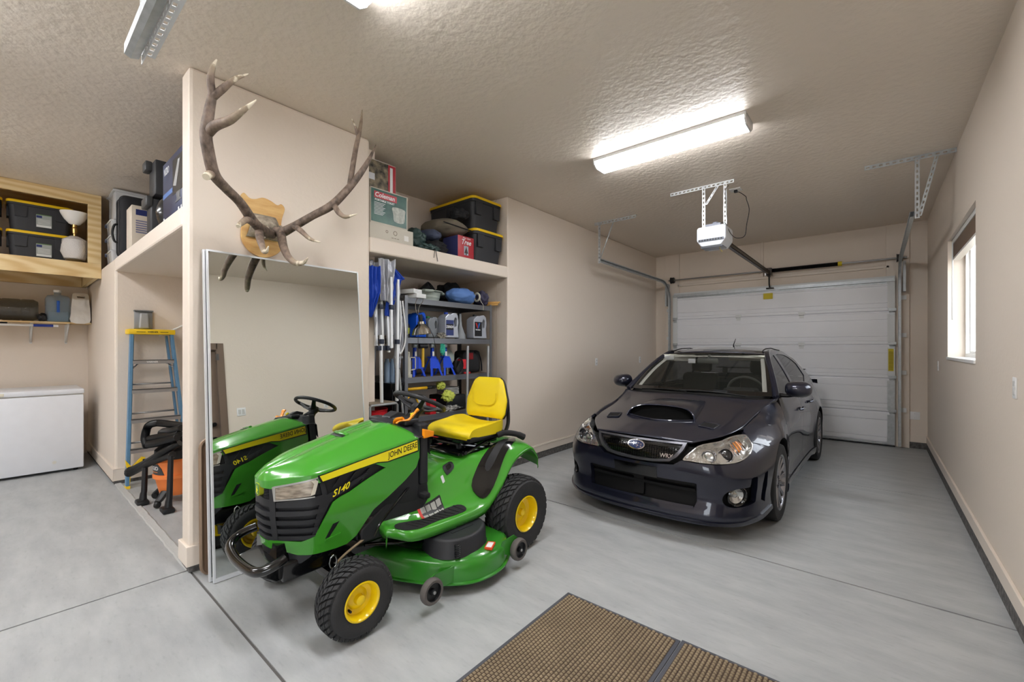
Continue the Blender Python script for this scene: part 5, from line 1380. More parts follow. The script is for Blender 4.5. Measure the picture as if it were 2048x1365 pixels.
# ------------------------------------------------------------------ elk antlers on their plaque
def antler_mat():
    m = mat('antler', (0.42, 0.36, 0.31), 0.6, bump=0.5, bscale=55, bdist=0.006, stretch=(1, 1, 0.6))
    n, l = m.node_tree.nodes, m.node_tree.links; b = n['Principled BSDF']
    at = n.new('ShaderNodeAttribute'); at.attribute_name = 'tip'; at.attribute_type = 'GEOMETRY'
    nz = n.new('ShaderNodeTexNoise'); nz.inputs['Scale'].default_value = 22; nz.inputs['Detail'].default_value = 6
    tc = n.new('ShaderNodeTexCoord'); mpn = n.new('ShaderNodeMapping'); mpn.inputs['Scale'].default_value = (1.4, 1.4, 1.0)
    l.new(tc.outputs['Object'], mpn.inputs[0]); l.new(mpn.outputs[0], nz.inputs['Vector'])
    ad = n.new('ShaderNodeMath'); ad.operation = 'MULTIPLY_ADD'; ad.inputs[1].default_value = 0.9
    l.new(nz.outputs[0], ad.inputs[0]); l.new(at.outputs['Fac'], ad.inputs[2])
    r = n.new('ShaderNodeValToRGB'); e = r.color_ramp.elements
    e[0].position = 0.28; e[0].color = (*lin((0.25, 0.21, 0.18)), 1); e[1].position = 0.62; e[1].color = (*lin((0.50, 0.43, 0.38)), 1)
    e2 = r.color_ramp.elements.new(0.90); e2.color = (*lin((0.60, 0.54, 0.46)), 1); e3 = r.color_ramp.elements.new(1.35 if False else 1.0); e3.color = (*lin((0.84, 0.80, 0.72)), 1)
    l.new(ad.outputs[0], r.inputs[0]); l.new(r.outputs[0], b.inputs['Base Color'])
    return m
M_ANT = antler_mat()
# horn points: (px, py, x) -> world, measured off the wall plane
def wx(px, py, x):
    th = math.atan2(727, 862); s_, c_ = math.sin(th), math.cos(th); r = (px - 1024) / 862; z = -(py - 696) / 862
    a = (-s_ + r * c_, c_ + r * s_, z); t = x / a[0]; return V(x, a[1] * t, 1.465 + a[2] * t)
ANT = {
 'left': [
  ([(545, 470, -3.27), (528, 462, -3.20), (508, 445, -3.12), (480, 405, -3.02), (450, 375, -2.94), (428, 348, -2.88), (416, 300, -2.84), (412, 265, -2.82), (418, 225, -2.80), (425, 190, -2.78)], [.026, .030, .028, .025, .025, .027, .027, .026, .023, .019], .0),
  ([(425, 190, -2.78), (421, 160, -2.76), (426, 135, -2.74), (434, 119, -2.72)], [.018, .017, .011, .004], .8),
  ([(425, 195, -2.78), (445, 178, -2.74), (470, 158, -2.68), (497, 148, -2.64)], [.018, .017, .012, .003], .8),
  ([(415, 268, -2.82), (430, 252, -2.76), (460, 240, -2.66), (490, 218, -2.58), (513, 200, -2.53)], [.022, .024, .020, .012, .003], .9),
  ([(425, 350, -2.88), (418, 350, -2.84), (412, 354, -2.80)], [.020, .021, .016], .9),
  ([(508, 447, -3.12), (494, 440, -3.02), (482, 447, -2.94), (476, 453, -2.90)], [.020, .018, .014, .010], .75),
  ([(518, 462, -3.18), (520, 478, -3.06), (524, 492, -2.98), (528, 503, -2.94), (533, 503, -2.89), (537, 493, -2.86)], [.024, .021, .017, .014, .010, .003], .8)],
 'right': [
  ([(552, 462, -3.27), (566, 464, -3.20), (590, 452, -3.12), (625, 432, -3.02), (662, 412, -2.94), (690, 385, -2.89), (715, 355, -2.86), (735, 325, -2.84), (752, 290, -2.84)], [.026, .030, .024, .022, .025, .023, .020, .015, .003], .0),
  ([(700, 368, -2.88), (706, 330, -2.90), (712, 295, -2.93), (718, 268, -2.95), (722, 245, -2.97), (724, 220, -2.98)], [.017, .016, .015, .014, .010, .003], .5),
  ([(716, 275, -2.95), (712, 258, -2.95), (704, 238, -2.96)], [.011, .009, .003], .7),
  ([(668, 410, -2.93), (678, 426, -2.86), (692, 434, -2.80), (714, 428, -2.74)], [.018, .016, .012, .003], .8),
  ([(588, 452, -3.12), (602, 462, -3.02), (620, 478, -2.94), (641, 485, -2.88)], [.018, .016, .011, .003], .7),
  ([(562, 466, -3.20), (566, 490, -3.08), (575, 512, -2.98), (590, 526, -2.90), (606, 526, -2.83), (616, 516, -2.79)], [.026, .024, .020, .017, .012, .003], .8)]}
am = thing('antler_mount', 'large elk antlers on a shield shaped pine plaque above the mirror', 'antlers', (XL, 1.222, 2.335))
base = V(*am.location)
def antler(name, branches):
    mb = MB(); tips = []
    for pts, rs, tip in branches:
        P = [wx(*p) for p in pts]; n_ = 5
        Q = spline(P, n_); rr_ = []
        for i in range(len(Q)):
            t = i / n_; k = min(int(t), len(rs) - 2); rr_.append(lerp(rs[k], rs[k + 1], t - k) * 1.14)
        # gentle ridges
        n0 = len(mb.v); mb.tube([q - base for q in Q], rr_, 12, True)
        nseg = len(Q)
        for i in range(nseg):
            f = i / (nseg - 1); val = max(0, (f - .18) / .82) * tip * .85
            for k in range(12): tips.append(val)
        tips.extend([tips[-1]] * (len(mb.v) - n0 - nseg * 12))
    o = mb.build(name, M_ANT, am, merge=False, auto=70)
    a = o.data.attributes.new('tip', 'FLOAT', 'POINT')
    for i, v_ in enumerate(tips): a.data[i].value = v_
    return o
antler('left_antler', ANT['left']); antler('right_antler', ANT['right'])
for o in am.children: o.name = 'antler'
mb = MB()
shp = smooth_poly([(a * .84, b * .93) for a, b in [(-.150, .235), (-.105, .205), (-.06, .208), (0, .232), (.06, .222), (.115, .200), (.150, .215), (.178, .180), (.155, .10), (.148, .03), (.165, -.06), (.160, -.13), (.10, -.20), (0, -.235), (-.10, -.205), (-.16, -.13), (-.168, -.05), (-.150, .04), (-.150, .11), (-.175, .185)]], 4)
mb.prism([(a, b) for a, b in shp], .004, .024, None, 'x')
M_PINE = mat('pine_board', (0.86, 0.72, 0.47), 0.4, col2=(0.78, 0.60, 0.36), vscale=5, stretch=(1, 1, 5), coat=.2)
mb.build('plaque', M_PINE, am, bevel=.004)
mb = MB(); rows = []
for j in range(9):
    t = j / 8
    rows.append([(.030 + .100 * math.sin(PI * t * .9 + .2) * (1 - (2 * u - 1) ** 4 * .6) * (1 + .06 * math.sin(u * 23 + t * 11)), (u - .5) * lerp(.23, .16, t), lerp(-.085, .085, t)) for u in [i / 14 for i in range(15)]])
mb.grid(rows); mb.grid([rows[0], [(.02, b, c) for a, b, c in rows[0]]])
for s, (px, py, x) in ((-1, (536, 466, -3.235)), (1, (556, 463, -3.235))):
    c = wx(px, py, x) - base
    for i in range(16):
        a = 2 * PI * i / 16; mb.rbox(-.008, .008, -.006, .006, -.006, .006, .003, T(c.x + .03 * math.sin(a) * .5, c.y + .010 * s, c.z) @ T(.03 * math.cos(a), 0, .034 * math.sin(a)))
mb.build('skull_plate', mat('skull_bone', (0.66, 0.62, 0.55), 0.8, bump=.8, bscale=45, col2=(0.45, 0.41, 0.36), vscale=24), am)
# ------------------------------------------------------------------ small goods builders
from mathutils import noise
_mc = {}
def cm(name, col, rough=0.5, **k):
    if name not in _mc: _mc[name] = mat(name, col, rough, **k)
    return _mc[name]
def heap(mb, c, r, seed=0, amp=.25, sub=4, freq=2.2, folds=0.0, flat=None):
    """crumpled cloth lump: an icosphere pushed about by noise"""
    bm = bmesh.new(); bmesh.ops.create_icosphere(bm, subdivisions=sub, radius=1)
    for v in bm.verts:
        p = v.co.copy(); d = noise.fractal(p * freq + V(seed * 7.3, seed * 3.1, 0), 1.0, 2.0, 4)
        rd = abs(noise.noise(p * freq * 2.3 + V(0, seed * 5, 1))) * folds
        q = p * (1 + amp * d - rd)
        v.co = V(q.x * r[0], q.y * r[1], q.z * r[2])
        if flat is not None and v.co.z < flat: v.co.z = flat
        v.co += V(*c)
    bm.verts.index_update(); mb.add([v.co.copy() for v in bm.verts], [[v.index for v in f.verts] for f in bm.faces], True); bm.free(); return mb
def slab_yz(mb, poly, x0, x1, holes=(), M=None):
    f = lambda a, b, o: (M @ V(o, a, b)) if M is not None else V(o, a, b)
    return mapped(mb, poly, f, 1.0, x0, x1, holes=holes, smooth=False)
def carton(name, label, cat, loc, size, m, rz=0.0, group=None):
    """box standing at loc; local x depth, y width, z height, front face at x=+depth/2"""
    t = thing(name, label, cat, loc, rz, group); dx, dy, dz = size
    MB().rbox(-dx / 2, dx / 2, -dy / 2, dy / 2, 0, dz, .003).build('box_body', m, t)
    return t
def panel(t, name, m, rect, face, dep, thick=.0012):
    """flat print on a face: face 'x' (+x), 'y' (-y); rect (a0,a1,z0,z1); dep = face coordinate"""
    a0, a1, z0, z1 = rect
    mb = MB()
    if face == 'x': mb.box(dep - .001, dep + thick, a0, a1, z0, z1)
    else: mb.box(a0, a1, dep - thick, dep + .001, z0, z1)
    return mb.build(name, m, t)
def words(t, name, body, m, pos, size, face, slope=0.0, bold=0.0, shear=0.0, sx=1.0, vertical=False):
    x, y, z = pos
    M = frame((x, y, z), (0, 1, 0), (0, 0, 1)) if face == 'x' else frame((x, y, z), (1, 0, 0), (0, 0, 1))
    if vertical: M = M @ R(PI / 2, 'Z')
    M = M @ Matrix.Diagonal((sx, 1, 1, 1))
    mb = MB(); text_on(mb, body, M, size, .0006, bold=bold, shear=shear); return mb.build(name, m, t, merge=False, auto=0)
def tote(label, loc, rz, L=.75, D=.50, Hh=.37, group='black totes with yellow lids', sticker=True):
    """long side along local x, front face at -y"""
    t = thing('storage_tote', label, 'storage tote', loc, rz, group)
    mb = MB(); lv = []
    for z, k in ((0, .86), (.02, .87), (Hh * .82, .955), (Hh * .84, .985), (Hh - .03, .99)):
        lv.append([(a * k, b * k, z) for a, b in rrect(-L / 2, L / 2, -D / 2, D / 2, .06, 5)])
    mb.grid(lv, closed=True); mb.add([V(*p) for p in lv[0]], [list(range(len(lv[0])))], False); mb.add([V(*p) for p in lv[-1]], [list(range(len(lv[0])))], False)
    for s in (-1, 1):
        for x in (-L * .30, L * .30):
            mb.prism([(x - .055, Hh * .83), (x + .055, Hh * .83), (x + .045, Hh * .45), (x - .045, Hh * .45)], s * D * .455, s * D * .492, None, 'y')
        mb.prism([(-.07, Hh * .82), (.07, Hh * .82), (.055, Hh * .60), (-.055, Hh * .60)], s * L * .46, s * L * .497, None, 'x') if False else None
        mb.box(s * L * .45, s * L * .496, -.075, -.06, Hh * .5, Hh * .83).box(s * L * .45, s * L * .496, .06, .075, Hh * .5, Hh * .83)
    mb.build('tub', cm('tote_black', (0.17, 0.175, 0.19), .55), t, auto=40)
    mb = MB(); l2 = [[(a * k, b * k, z) for a, b in rrect(-L / 2, L / 2, -D / 2, D / 2, .06, 6)] for z, k in ((Hh - .034, 1.0), (Hh - .032, 1.012), (Hh - .010, 1.012), (Hh - .004, 1.0), (Hh - .004, .95), (Hh - .016, .92))]
    mb.grid(l2, closed=True); mb.add([V(*p) for p in l2[-1]], [list(range(len(l2[0])))], False)
    mb.build('lid', cm('tote_yellow', (0.93, 0.77, 0.10), .45), t, auto=40)
    if sticker:
        y = -D / 2 * .925; M = T(.02, y - .004, Hh * .42) @ R(-.09, 'X')
        mb = MB(); mb.box(-.062, .062, -.003, 0, -.085, .085, M); st = mb.build('label', cm('label_grey', (0.62, 0.64, 0.63), .5), t)
        mb = MB(); mb.box(-.060, .060, -.004, -.002, .058, .083, M); mb.build('label_band', cm('label_green', (0.36, 0.47, 0.30), .5), st)
        mb = MB(); mb.box(-.060, -.015, -.004, -.002, .025, .052, M); mb.build('label_logo', cm('label_blue', (0.12, 0.18, 0.42), .5), st)
        mb = MB(); mb.box(-.058, .058, -.004, -.002, -.083, -.058, M)
        for i in range(4): mb.box(-.05, .05, -.004, -.002, -.045 + i * .016, -.040 + i * .016, M)
        mb.build('label_print', cm('label_white', (0.84, 0.85, 0.84), .5), st)
    return t
def jug(name, label, loc, rz, w_, hh, th_, m, labm=None, cap=None, group=None):
    """flat sided handled jug; local y across, x thickness (front face +x)"""
    t = thing(name, label, 'jug', loc, rz, group)
    body = [(-w_ / 2, .01), (-w_ / 2, hh * .78), (-w_ * .32, hh * .90), (-w_ * .28, hh * .93), (-w_ * .05, hh * .93), (w_ * .05, hh * .97), (w_ * .28, hh * .99), (w_ * .44, hh * .90), (w_ / 2, hh * .62), (w_ * .44, hh * .40), (w_ / 2, .01)]
    hole = [(w_ * .20, hh * .45), (w_ * .34, hh * .48), (w_ * .36, hh * .75), (w_ * .24, hh * .82), (w_ * .14, hh * .68)]
    mb = MB(); slab_yz(mb, body, -th_ / 2, th_ / 2, holes=[hole[::-1]]); mb.build('jug_body', m, t, bevel=.008)
    if cap: MB().cyl((0, -w_ * .17, hh * .92), (0, -w_ * .17, hh), .022, 16).build('cap', cap, t)
    if labm: MB().box(th_ / 2 - .001, th_ / 2 + .002, -w_ * .44, w_ * .10, hh * .12, hh * .70).build('label', labm, t)
    return t
# ------------------------------------------------------------------ left bay
M_LUM = mat('pine_lumber', (0.87, 0.76, 0.56), 0.5, col2=(0.78, 0.62, 0.40), vscale=3.5, stretch=(6, .7, 9), bump=.05, bscale=30)
def pine_wave(name, sc):
    m = bpy.data.materials.new(name); m.use_nodes = True; n, l = m.node_tree.nodes, m.node_tree.links; b = n['Principled BSDF']; b.inputs['Roughness'].default_value = .45
    tc = n.new('ShaderNodeTexCoord'); mp_ = n.new('ShaderNodeMapping'); mp_.inputs['Scale'].default_value = sc
    wv = n.new('ShaderNodeTexWave'); wv.wave_type = 'RINGS'; wv.inputs['Scale'].default_value = 0.9; wv.inputs['Distortion'].default_value = 6; wv.inputs['Detail'].default_value = 3; wv.inputs['Detail Scale'].default_value = 1.2
    r = n.new('ShaderNodeValToRGB'); e = r.color_ramp.elements; e[0].position = .1; e[0].color = (*lin((0.86, 0.77, 0.58)), 1); e[1].position = .98; e[1].color = (*lin((0.79, 0.66, 0.45)), 1)
    l.new(tc.outputs['Object'], mp_.inputs[0]); l.new(mp_.outputs[0], wv.inputs['Vector']); l.new(wv.outputs['Fac'], r.inputs[0]); l.new(r.outputs[0], b.inputs['Base Color']); return m
M_LUM = pine_wave('pine_lumber_face', (5, .9, 6))
XFR = -7.15
sh = thing('storage_loft', 'pine lumber storage loft built against the ceiling above the chest freezer', 'shelf', (-7.80, -1.6, 2.30))
o_ = V(-7.80, -1.6, 2.30)
def lb(name, x0, x1, y0, y1, z0, z1, m=M_LUM, **k): return MB().box(x0 - o_.x, x1 - o_.x, y0 - o_.y, y1 - o_.y, z0 - o_.z, z1 - o_.z).build(name, m, sh, bevel=.003, **k)
lb('top_beam', XFR - .04, XFR, -4.0, .783, 3.175, 3.298)
lb('bottom_beam', XFR - .04, XFR, -4.0, .783, 2.30, 2.475)
lb('post', XFR - .04, XFR - .001, .665, .783, 2.475, 3.175)
lb('side_panel', XF + .01, XFR - .04, .765, .783, 2.475, 3.298)
lb('deck', XF + .01, XFR - .04, -4.0, .783, 2.44, 2.470)
lb('joist', XF + .01, XFR - .04, .72, .76, 2.30, 2.44)
lb('ledger', XF + .01, XF + .05, -4.0, .72, 2.30, 2.44)
lb('ceiling_panel', XF + .01, XFR - .04, -4.0, .765, 3.28, 3.298)
dk_z = 2.472
for (y, z, lab) in ((.305, dk_z, 'black tote with yellow lid in the pine loft, lower one beside the lamp'), (.305, dk_z + .340, 'black tote with yellow lid in the pine loft, upper one beside the lamp'),
                    (-.26, dk_z, 'black tote with yellow lid cut off by the left edge of the photo, lower one'), (-.26, dk_z + .340, 'black tote with yellow lid cut off by the left edge of the photo, upper one')):
    if y > 0 and z == dk_z: t0 = tote(lab, (-7.685, y, z), PI / 2, L=.535, D=.50, Hh=.340)
    else: dup(t0, (-7.685, y, z), label=lab)
# table lamp with bare white bowl, base in bubble wrap
lp = thing('table_lamp', 'brass table lamp with white glass bowl, its base in bubble wrap', 'lamp', (-7.285, .565, dk_z))
MB().lathe([(0, .005), (.075, .0), (.085, .02), (.07, .045), (.05, .05)], None, 24).build('base', cm('antique_brass', (0.52, 0.44, 0.30), .3, metal=.9), lp)
mb = MB(); prof = [(.060, .03), (.095, .05), (.115, .12), (.118, .20), (.105, .27), (.05, .31), (.03, .32)]
mb.lathe(prof, None, 36); o = mb.build('bubble_wrap', cm('bubble_wrap', (0.86, 0.84, 0.82), .25, bump=.9, bscale=70, alpha=.85), lp)
for v in o.data.vertices:
    d = noise.noise(v.co * 17); v.co.x *= 1 + .16 * d; v.co.y *= 1 + .16 * d
MB().lathe([(.014, .29), (.014, .35), (.022, .355), (.024, .41), (.016, .42), (.024, .425), (.024, .457)], None, 20).build('stem', cm('brass', (0.72, 0.58, 0.36), .22, metal=.95), lp)
MB().lathe([(.025, .455), (.05, .465), (.09, .515), (.120, .575), (.127, .60), (.123, .60), (.085, .525), (.045, .475)], None, 32).build('glass_bowl', cm('opal_glass', (0.93, 0.92, 0.90), .2), lp)
# bracket shelf
ZS = 1.80
ws_ = thing('wall_shelf', 'plywood wall shelf on steel angle brackets above the chest freezer', 'shelf', (-8.2, -.8, ZS - .02))
MB().box(-.23, .17, -2.4, 1.583, 0, .018).build('board', M_LUM, ws_)
for y in (-1.9, -.75, .25 + .8, .75 + .8 - .18):
    mb = MB(); yy = y
    mb.box(-.235, .12, yy - .012, yy + .012, -.006, 0).box(-.238, -.232, yy - .012, yy + .012, -.26, 0).tube([(.10, yy, -.012), (-.232, yy, -.24)], .011, 6)
    mb.build('bracket', M_STILE, ws_)
wb = thing('water_bottle', 'large clear smoky water bottle lying on its side on the wall shelf', 'bottle', (-8.16, -.035, ZS))
mb = MB(); mb.lathe([(0, -.30), (.09, -.30), (.13, -.27), (.135, -.24), (.128, -.22), (.135, -.20), (.135, .02), (.128, .035), (.135, .05), (.135, .18), (.128, .195), (.135, .21), (.135, .30), (.11, .34), (0, .345)], T(0, 0, .14) @ R(-PI / 2, 'X'), 36)
mb.build('bottle_body', cm('smoky_plastic', (0.30, 0.30, 0.28), .1, alpha=.62, coat=.4), wb)
M_JUG = cm('blue_water_plastic', (0.55, 0.66, 0.74), .06, alpha=.40, coat=.3)
jg = thing('water_jug', 'blue tinted square water jug with blue grip and white cap', 'jug', (-8.15, .475, ZS))
mb = MB(); rws = []
for z, k, q in ((0, .90, 1), (.015, 1.0, 1), (.12, 1.0, 1), (.13, .975, 1), (.20, .975, 1), (.21, 1.0, 1), (.30, 1.0, 1), (.335, .86, 1), (.35, .50, 0), (.355, .30, 0), (.40, .30, 0)):
    rws.append([(a * k, b * k, z) for a, b in (rrect(-.11, .11, -.112, .112, .04, 5) if q else ellipse(0, 0, .11, .11, 24, PI / 4 * .3))])
mb.grid(rws, closed=True); mb.add([V(*p) for p in rws[0]], [list(range(24))], False); mb.build('jug_body', M_JUG, jg, auto=50)
MB().cyl((0, 0, .385), (0, 0, .415), .038, 20).build('cap', M_PLATE, jg)
MB().rbox(.106, .128, -.014, .014, .12, .27, .006).build('grip', cm('grip_blue', (0.12, 0.36, 0.74), .4), jg)
MB().box(-.09, .09, -.09, .09, .004, .13).build('water', cm('water_tint', (0.55, 0.63, 0.68), .05, alpha=.3), jg)
bb = thing('dark_bowl', 'small crumpled black bag between the bottle and the blue jug', 'bag', (-8.045, .336, ZS)); bb.name = 'crumpled_bag'
mb = MB(); heap(mb, (0, 0, .05), (.035, .045, .055), 3, .3, 3, flat=-.05); mb.build('bag_body', M_BLACK, bb)
pb = thing('plastic_bag', 'white plastic carrier bag with handle hole at the right end of the shelf', 'bag', (-8.12, .685, ZS))
mb = MB()
def bagf(a, b, o):
    k = 1 + .10 * noise.noise(V(a * 14, b * 9, 1)); return V(.02 + o * (1.0 if b < .30 else max(.12, 1 - (b - .30) / .10)) + .012 * noise.noise(V(a * 22, b * 12, 5)), a * k, b)
mapped(mb, smooth_poly([(-.095, 0), (-.092, .16), (-.08, .34), (-.065, .385), (0, .395), (.06, .385), (.076, .34), (.08, .16), (.08, 0)], 3), bagf, .02, -.08, .08, holes=[[(-.04, .345), (-.035, .318), (.035, .318), (.04, .345)]])
mb.build('bag_body', cm('white_film', (0.87, 0.86, 0.84), .35, bump=.5, bscale=18), pb, auto=60)
pl_ = thing('extension_pole', 'white extension pole with blue foam grip hung under the wall shelf', 'pole', (-8.02, -.6, ZS - .055))
MB().cyl((0, -1.6, 0), (0, 1.02, 0), .014, 10).build('shaft', M_VINYL, pl_)
MB().cyl((0, .86, 0), (0, 1.03, 0), .017, 12).build('foam_grip', cm('grip_navy', (0.10, 0.20, 0.55), .6), pl_)
MB().cyl((0, 1.03, 0), (0, 1.075, 0), .015, 12).build('end_cap', M_PLATE, pl_)
bt = thing('black_pole', 'black tool handle resting under the wall shelf behind the white pole', 'pole', (-8.05, -.6, ZS - .036)); MB().cyl((0, -1.5, 0), (0, .65, 0), .015, 10).build('handle', M_BLACK, bt)
# chest freezer
fz = thing('chest_freezer', 'white chest freezer standing against the far left wall', 'freezer', (-7.69, -.10, 0))
M_FZ = mat('freezer_white', (0.86, 0.87, 0.89), .35, vary=.03, vscale=8, bump=.02, bscale=120)
MB().rbox(-.39, .39, -.745, .745, .03, .905, .012).build('cabinet', M_FZ, fz)
MB().rbox(-.39, .395, -.75, .75, .915, .975, .015).build('lid', M_FZ, fz)
MB().box(-.37, .37, -.73, .73, .90, .918).build('gasket', cm('gasket_grey', (0.72, 0.70, 0.66), .6), fz)
for x in (-.33, .33):
    for y in (-.68, .68): MB().cyl((x, y, 0), (x, y, .035), .02, 10).build('foot', M_BLACK, fz)
MB().rbox(.388, .402, .03, .12, .925, .96, .004).build('latch', cm('latch_ivory', (0.85, 0.83, 0.76), .4), fz)
MB().cyl((.389, .50, .13), (.395, .50, .13), .018, 16).build('drain_plug', cm('plug_ivory', (0.82, 0.81, 0.77), .4), fz)
# meter socket style box on the alcove wall
eb = thing('outlet_box', 'grey weatherproof outlet box on the wall above the step ladder', 'outlet', (-6.22, 1.015, 1.775))
MB().rbox(0, .05, -.075, .075, -.10, .09, .004).build('back_box', cm('box_grey', (0.55, 0.56, 0.57), .45, metal=.3), eb)
MB().box(0, .075, -.08, .08, .09, .102).build('hood', cm('box_grey2', (0.45, 0.46, 0.47), .45, metal=.3), eb)
mb = MB(); mb.prism([(-.045, -.10), (.045, -.10), (.035, .07), (-.035, .07)], .05, .085, None, 'x'); mb.build('flip_cover', cm('box_light', (0.66, 0.67, 0.68), .4, metal=.3), eb, bevel=.012)
# step ladder leaning folded, steps facing the camera side
ld = thing('step_ladder', 'blue fiberglass step ladder with yellow top standing in the left alcove', 'ladder', (-5.98, .83, 0.0))
M_LB = mat('fiberglass_blue', (0.36, 0.53, 0.66), .4, vary=.12, vscale=20); M_LY = cm('ladder_yellow', (0.93, 0.78, 0.12), .45)
M_AL = cm('ladder_aluminium', (0.62, 0.61, 0.60), .45, metal=.6)
def LP(y, z, dx=0.0): return V(-.12 * z / 1.68 + dx, y, z)
yl = lambda z: lerp(0.0, .055, z / 1.68); yr = lambda z: lerp(.56, .415, z / 1.68)
def railq(f, x0, x1, w0, w1, z0, z1):
    mb = MB(); a = [LP(f(z0) + w0, z0, x0), LP(f(z0) + w1, z0, x0), LP(f(z0) + w1, z0, x1), LP(f(z0) + w0, z0, x1)]; b = [LP(f(z1) + w0, z1, x0), LP(f(z1) + w1, z1, x0), LP(f(z1) + w1, z1, x1), LP(f(z1) + w0, z1, x1)]
    return mb.add(a + b, [(0, 1, 2, 3), (4, 5, 6, 7), (0, 1, 5, 4), (1, 2, 6, 5), (2, 3, 7, 6), (3, 0, 4, 7)], False)
railq(yl, 0, .07, 0, .028, .02, 1.62).build('front_rail', M_LB, ld, bevel=.004); railq(yr, 0, .07, -.028, 0, .02, 1.62).build('front_rail', M_LB, ld, bevel=.004)
railq(yl, -.10, -.05, .03, .05, .02, 1.60).build('rear_rail', M_LB, ld, bevel=.004); railq(yr, -.10, -.05, -.05, -.03, .02, 1.60).build('rear_rail', M_LB, ld, bevel=.004)
for f, s in ((yl, 0), (yr, -.034)): railq(f, -.004, .074, s - .002, s + .034, 0, .03).build('foot', M_LY, ld)
for i in range(4):
    z = .395 + i * .312
    mb = MB(); c = [LP(yl(z) + .026, z, 0), LP(yr(z) - .026, z, 0)]
    mb.box(c[0].x, c[0].x + .072, c[0].y, c[1].y, z - .004, z + .002).box(c[0].x + .066, c[0].x + .072, c[0].y, c[1].y, z - .040, z + .002)
    mb.build('step', M_AL, ld)
    if i < 3:
        mb = MB(); c = [LP(yl(z) + .045, z + .05, -.07), LP(yr(z) - .045, z + .05, -.07)]; mb.tube([c[0], c[1]], .010, 6); mb.build('rear_brace', M_AL, ld)
z = 1.33
mb = MB(); mb.tube([LP(yl(z) + .03, z - .08, .05), LP(yl(z) + .07, z - .04, .02), LP(yl(z) + .10, z - .03, .0)], .008, 6).tube([LP(yr(z) - .03, z - .08, .05), LP(yr(z) - .07, z - .04, .02), LP(yr(z) - .10, z - .03, 0)], .008, 6); mb.build('step_brace', M_CHR, ld)
mb = MB(); mb.prism([(.0, .30), (.03, .02), (.034, .02), (.04, .12), (.16, .30), (.13, .31), (.05, .22)], .02, .055, None, 'x'); mb.build('foot_brace', M_LY, ld)
c = LP(0, 1.62)
tp_ = MB(); tp_.rbox(c.x - .11, c.x + .085, .035, .435, 1.61, 1.665, .010); tpo = tp_.build('top_cap', M_LY, ld)
mb = MB(); mb.box(c.x + .084, c.x + .0865, .10, .175, 1.632, 1.638).box(c.x + .084, c.x + .0865, .30, .37, 1.632, 1.638)
mb.lathe([(0, .0), (.02, .0), (.02, -.003)], T(c.x, .12, 1.6655), 16).lathe([(0, .0), (.012, .0), (.012, -.003)], T(c.x - .03, .24, 1.6655), 16)
mb.build('cap_slot', cm('cap_dark', (0.30, 0.26, 0.08), .6), tpo)
text_on_ = MB(); text_on(text_on_, 'WERNER', frame((c.x + .0855, .237, 1.635), (0, 1, 0), (0, 0, 1)), .022, .0006, bold=.0006); text_on_.build('cap_lettering', M_BLACK, tpo, auto=0)
z = .395 + 3 * .312
mb = MB(); text_on(mb, 'WERNER', frame((LP(0, z).x + .0725, .23, z - .02), (0, 1, 0), (0, 0, 1)), .024, .0006, bold=.0005); mb.build('step_lettering', M_PLATE, ld, auto=0)
wp = thing('wall_rod', 'thin white rod leaning on the wall behind the step ladder', 'rod', (-6.19, 1.40, 1.70)); MB().cyl((0, -.25, -.10), (0, .14, .12), .008, 8).build('rod', M_VINYL, wp)
# shop vacuum with its hose
vc = thing('shop_vacuum', 'orange and black shop vacuum with ribbed hose standing in the left alcove', 'vacuum cleaner', (-5.15, 1.10, 0))
M_VO = mat('vac_orange', (0.93, 0.52, 0.26), .4)
mb = MB(); mb.lathe([(0, .075), (.125, .075), (.14, .10), (.172, .24), (.188, .245), (.190, .275), (.176, .28), (.185, .40), (.16, .44), (.12, .50), (0, .51)], None, 36); vo = mb.build('drum', M_VO, vc)
mb = MB()
def vf(a, b, o): r = interp([.28, .40], [.178, .187], b) + o; return V(r * math.cos(a), r * math.sin(a), b)
mapped(mb, [(-2.2, .285), (-.80, .285), (-.92, .345), (-1.12, .385), (-2.2, .385)], vf, .1, -.004, .003, steps=(.08, .05)); vl = mb.build('badge', cm('badge_grey', (0.22, 0.23, 0.24), .4), vc)
mb = MB(); vs, fs = text_mesh('RIDGID', .048, 0, .0012); mb.add([vf(-1.50 + v.x / .187, .345 + v.y, .0045) for v in vs], fs, False); mb.build('lettering', cm('letter_white', (0.9, 0.9, 0.9), .4), vl, auto=0)
mb = MB(); mapped(mb, [(-2.0, .306), (-1.15, .306), (-1.15, .312), (-2.0, .312)], vf, .1, .002, .0045, steps=(.08, .05)); mb.build('badge_line', M_VO, vl)
mb = MB(); mb.lathe([(.17, .42), (.18, .43), (.175, .50), (.12, .55), (0, .56)], None, 32); mb.rbox(-.05, .05, -.13, .13, .54, .62, .02); mb.build('motor_head', M_BLACK, vc)
mb = MB()
for a in (.6, 2.2, 3.75, 5.4):
    c_, s_ = math.cos(a), math.sin(a); mb.tube([(.15 * c_, .15 * s_, .12), (.21 * c_, .21 * s_, .07), (.235 * c_, .235 * s_, .055)], [.04, .035, .03], 8, flat=.6)
    mb.lathe([(0, -.014), (.028, -.014), (.032, 0), (.028, .014), (0, .014)], T(.235 * c_, .235 * s_, .033) @ R(a, 'Z') @ R(PI / 2, 'X'), 16)
mb.build('caster', M_BLACK, vc, merge=False)
def wand(x, y, name, M0, h_=.42):
    mb = MB(); mb.tube([(x, y, .02), (x, y + .005, .10), (x, y + .01, .12), (x, y + .02, h_)], [.032, .026, .024, .021], 12); mb.rbox(x - .07, x + .07, y - .05, y + .04, 0, .045, .015); return mb.build(name, M0, vc, auto=40)
wand(-.09, -.245, 'floor_nozzle', M_BLACK, .42); wand(.33, -.14, 'wet_nozzle', M_BLACK, .50)
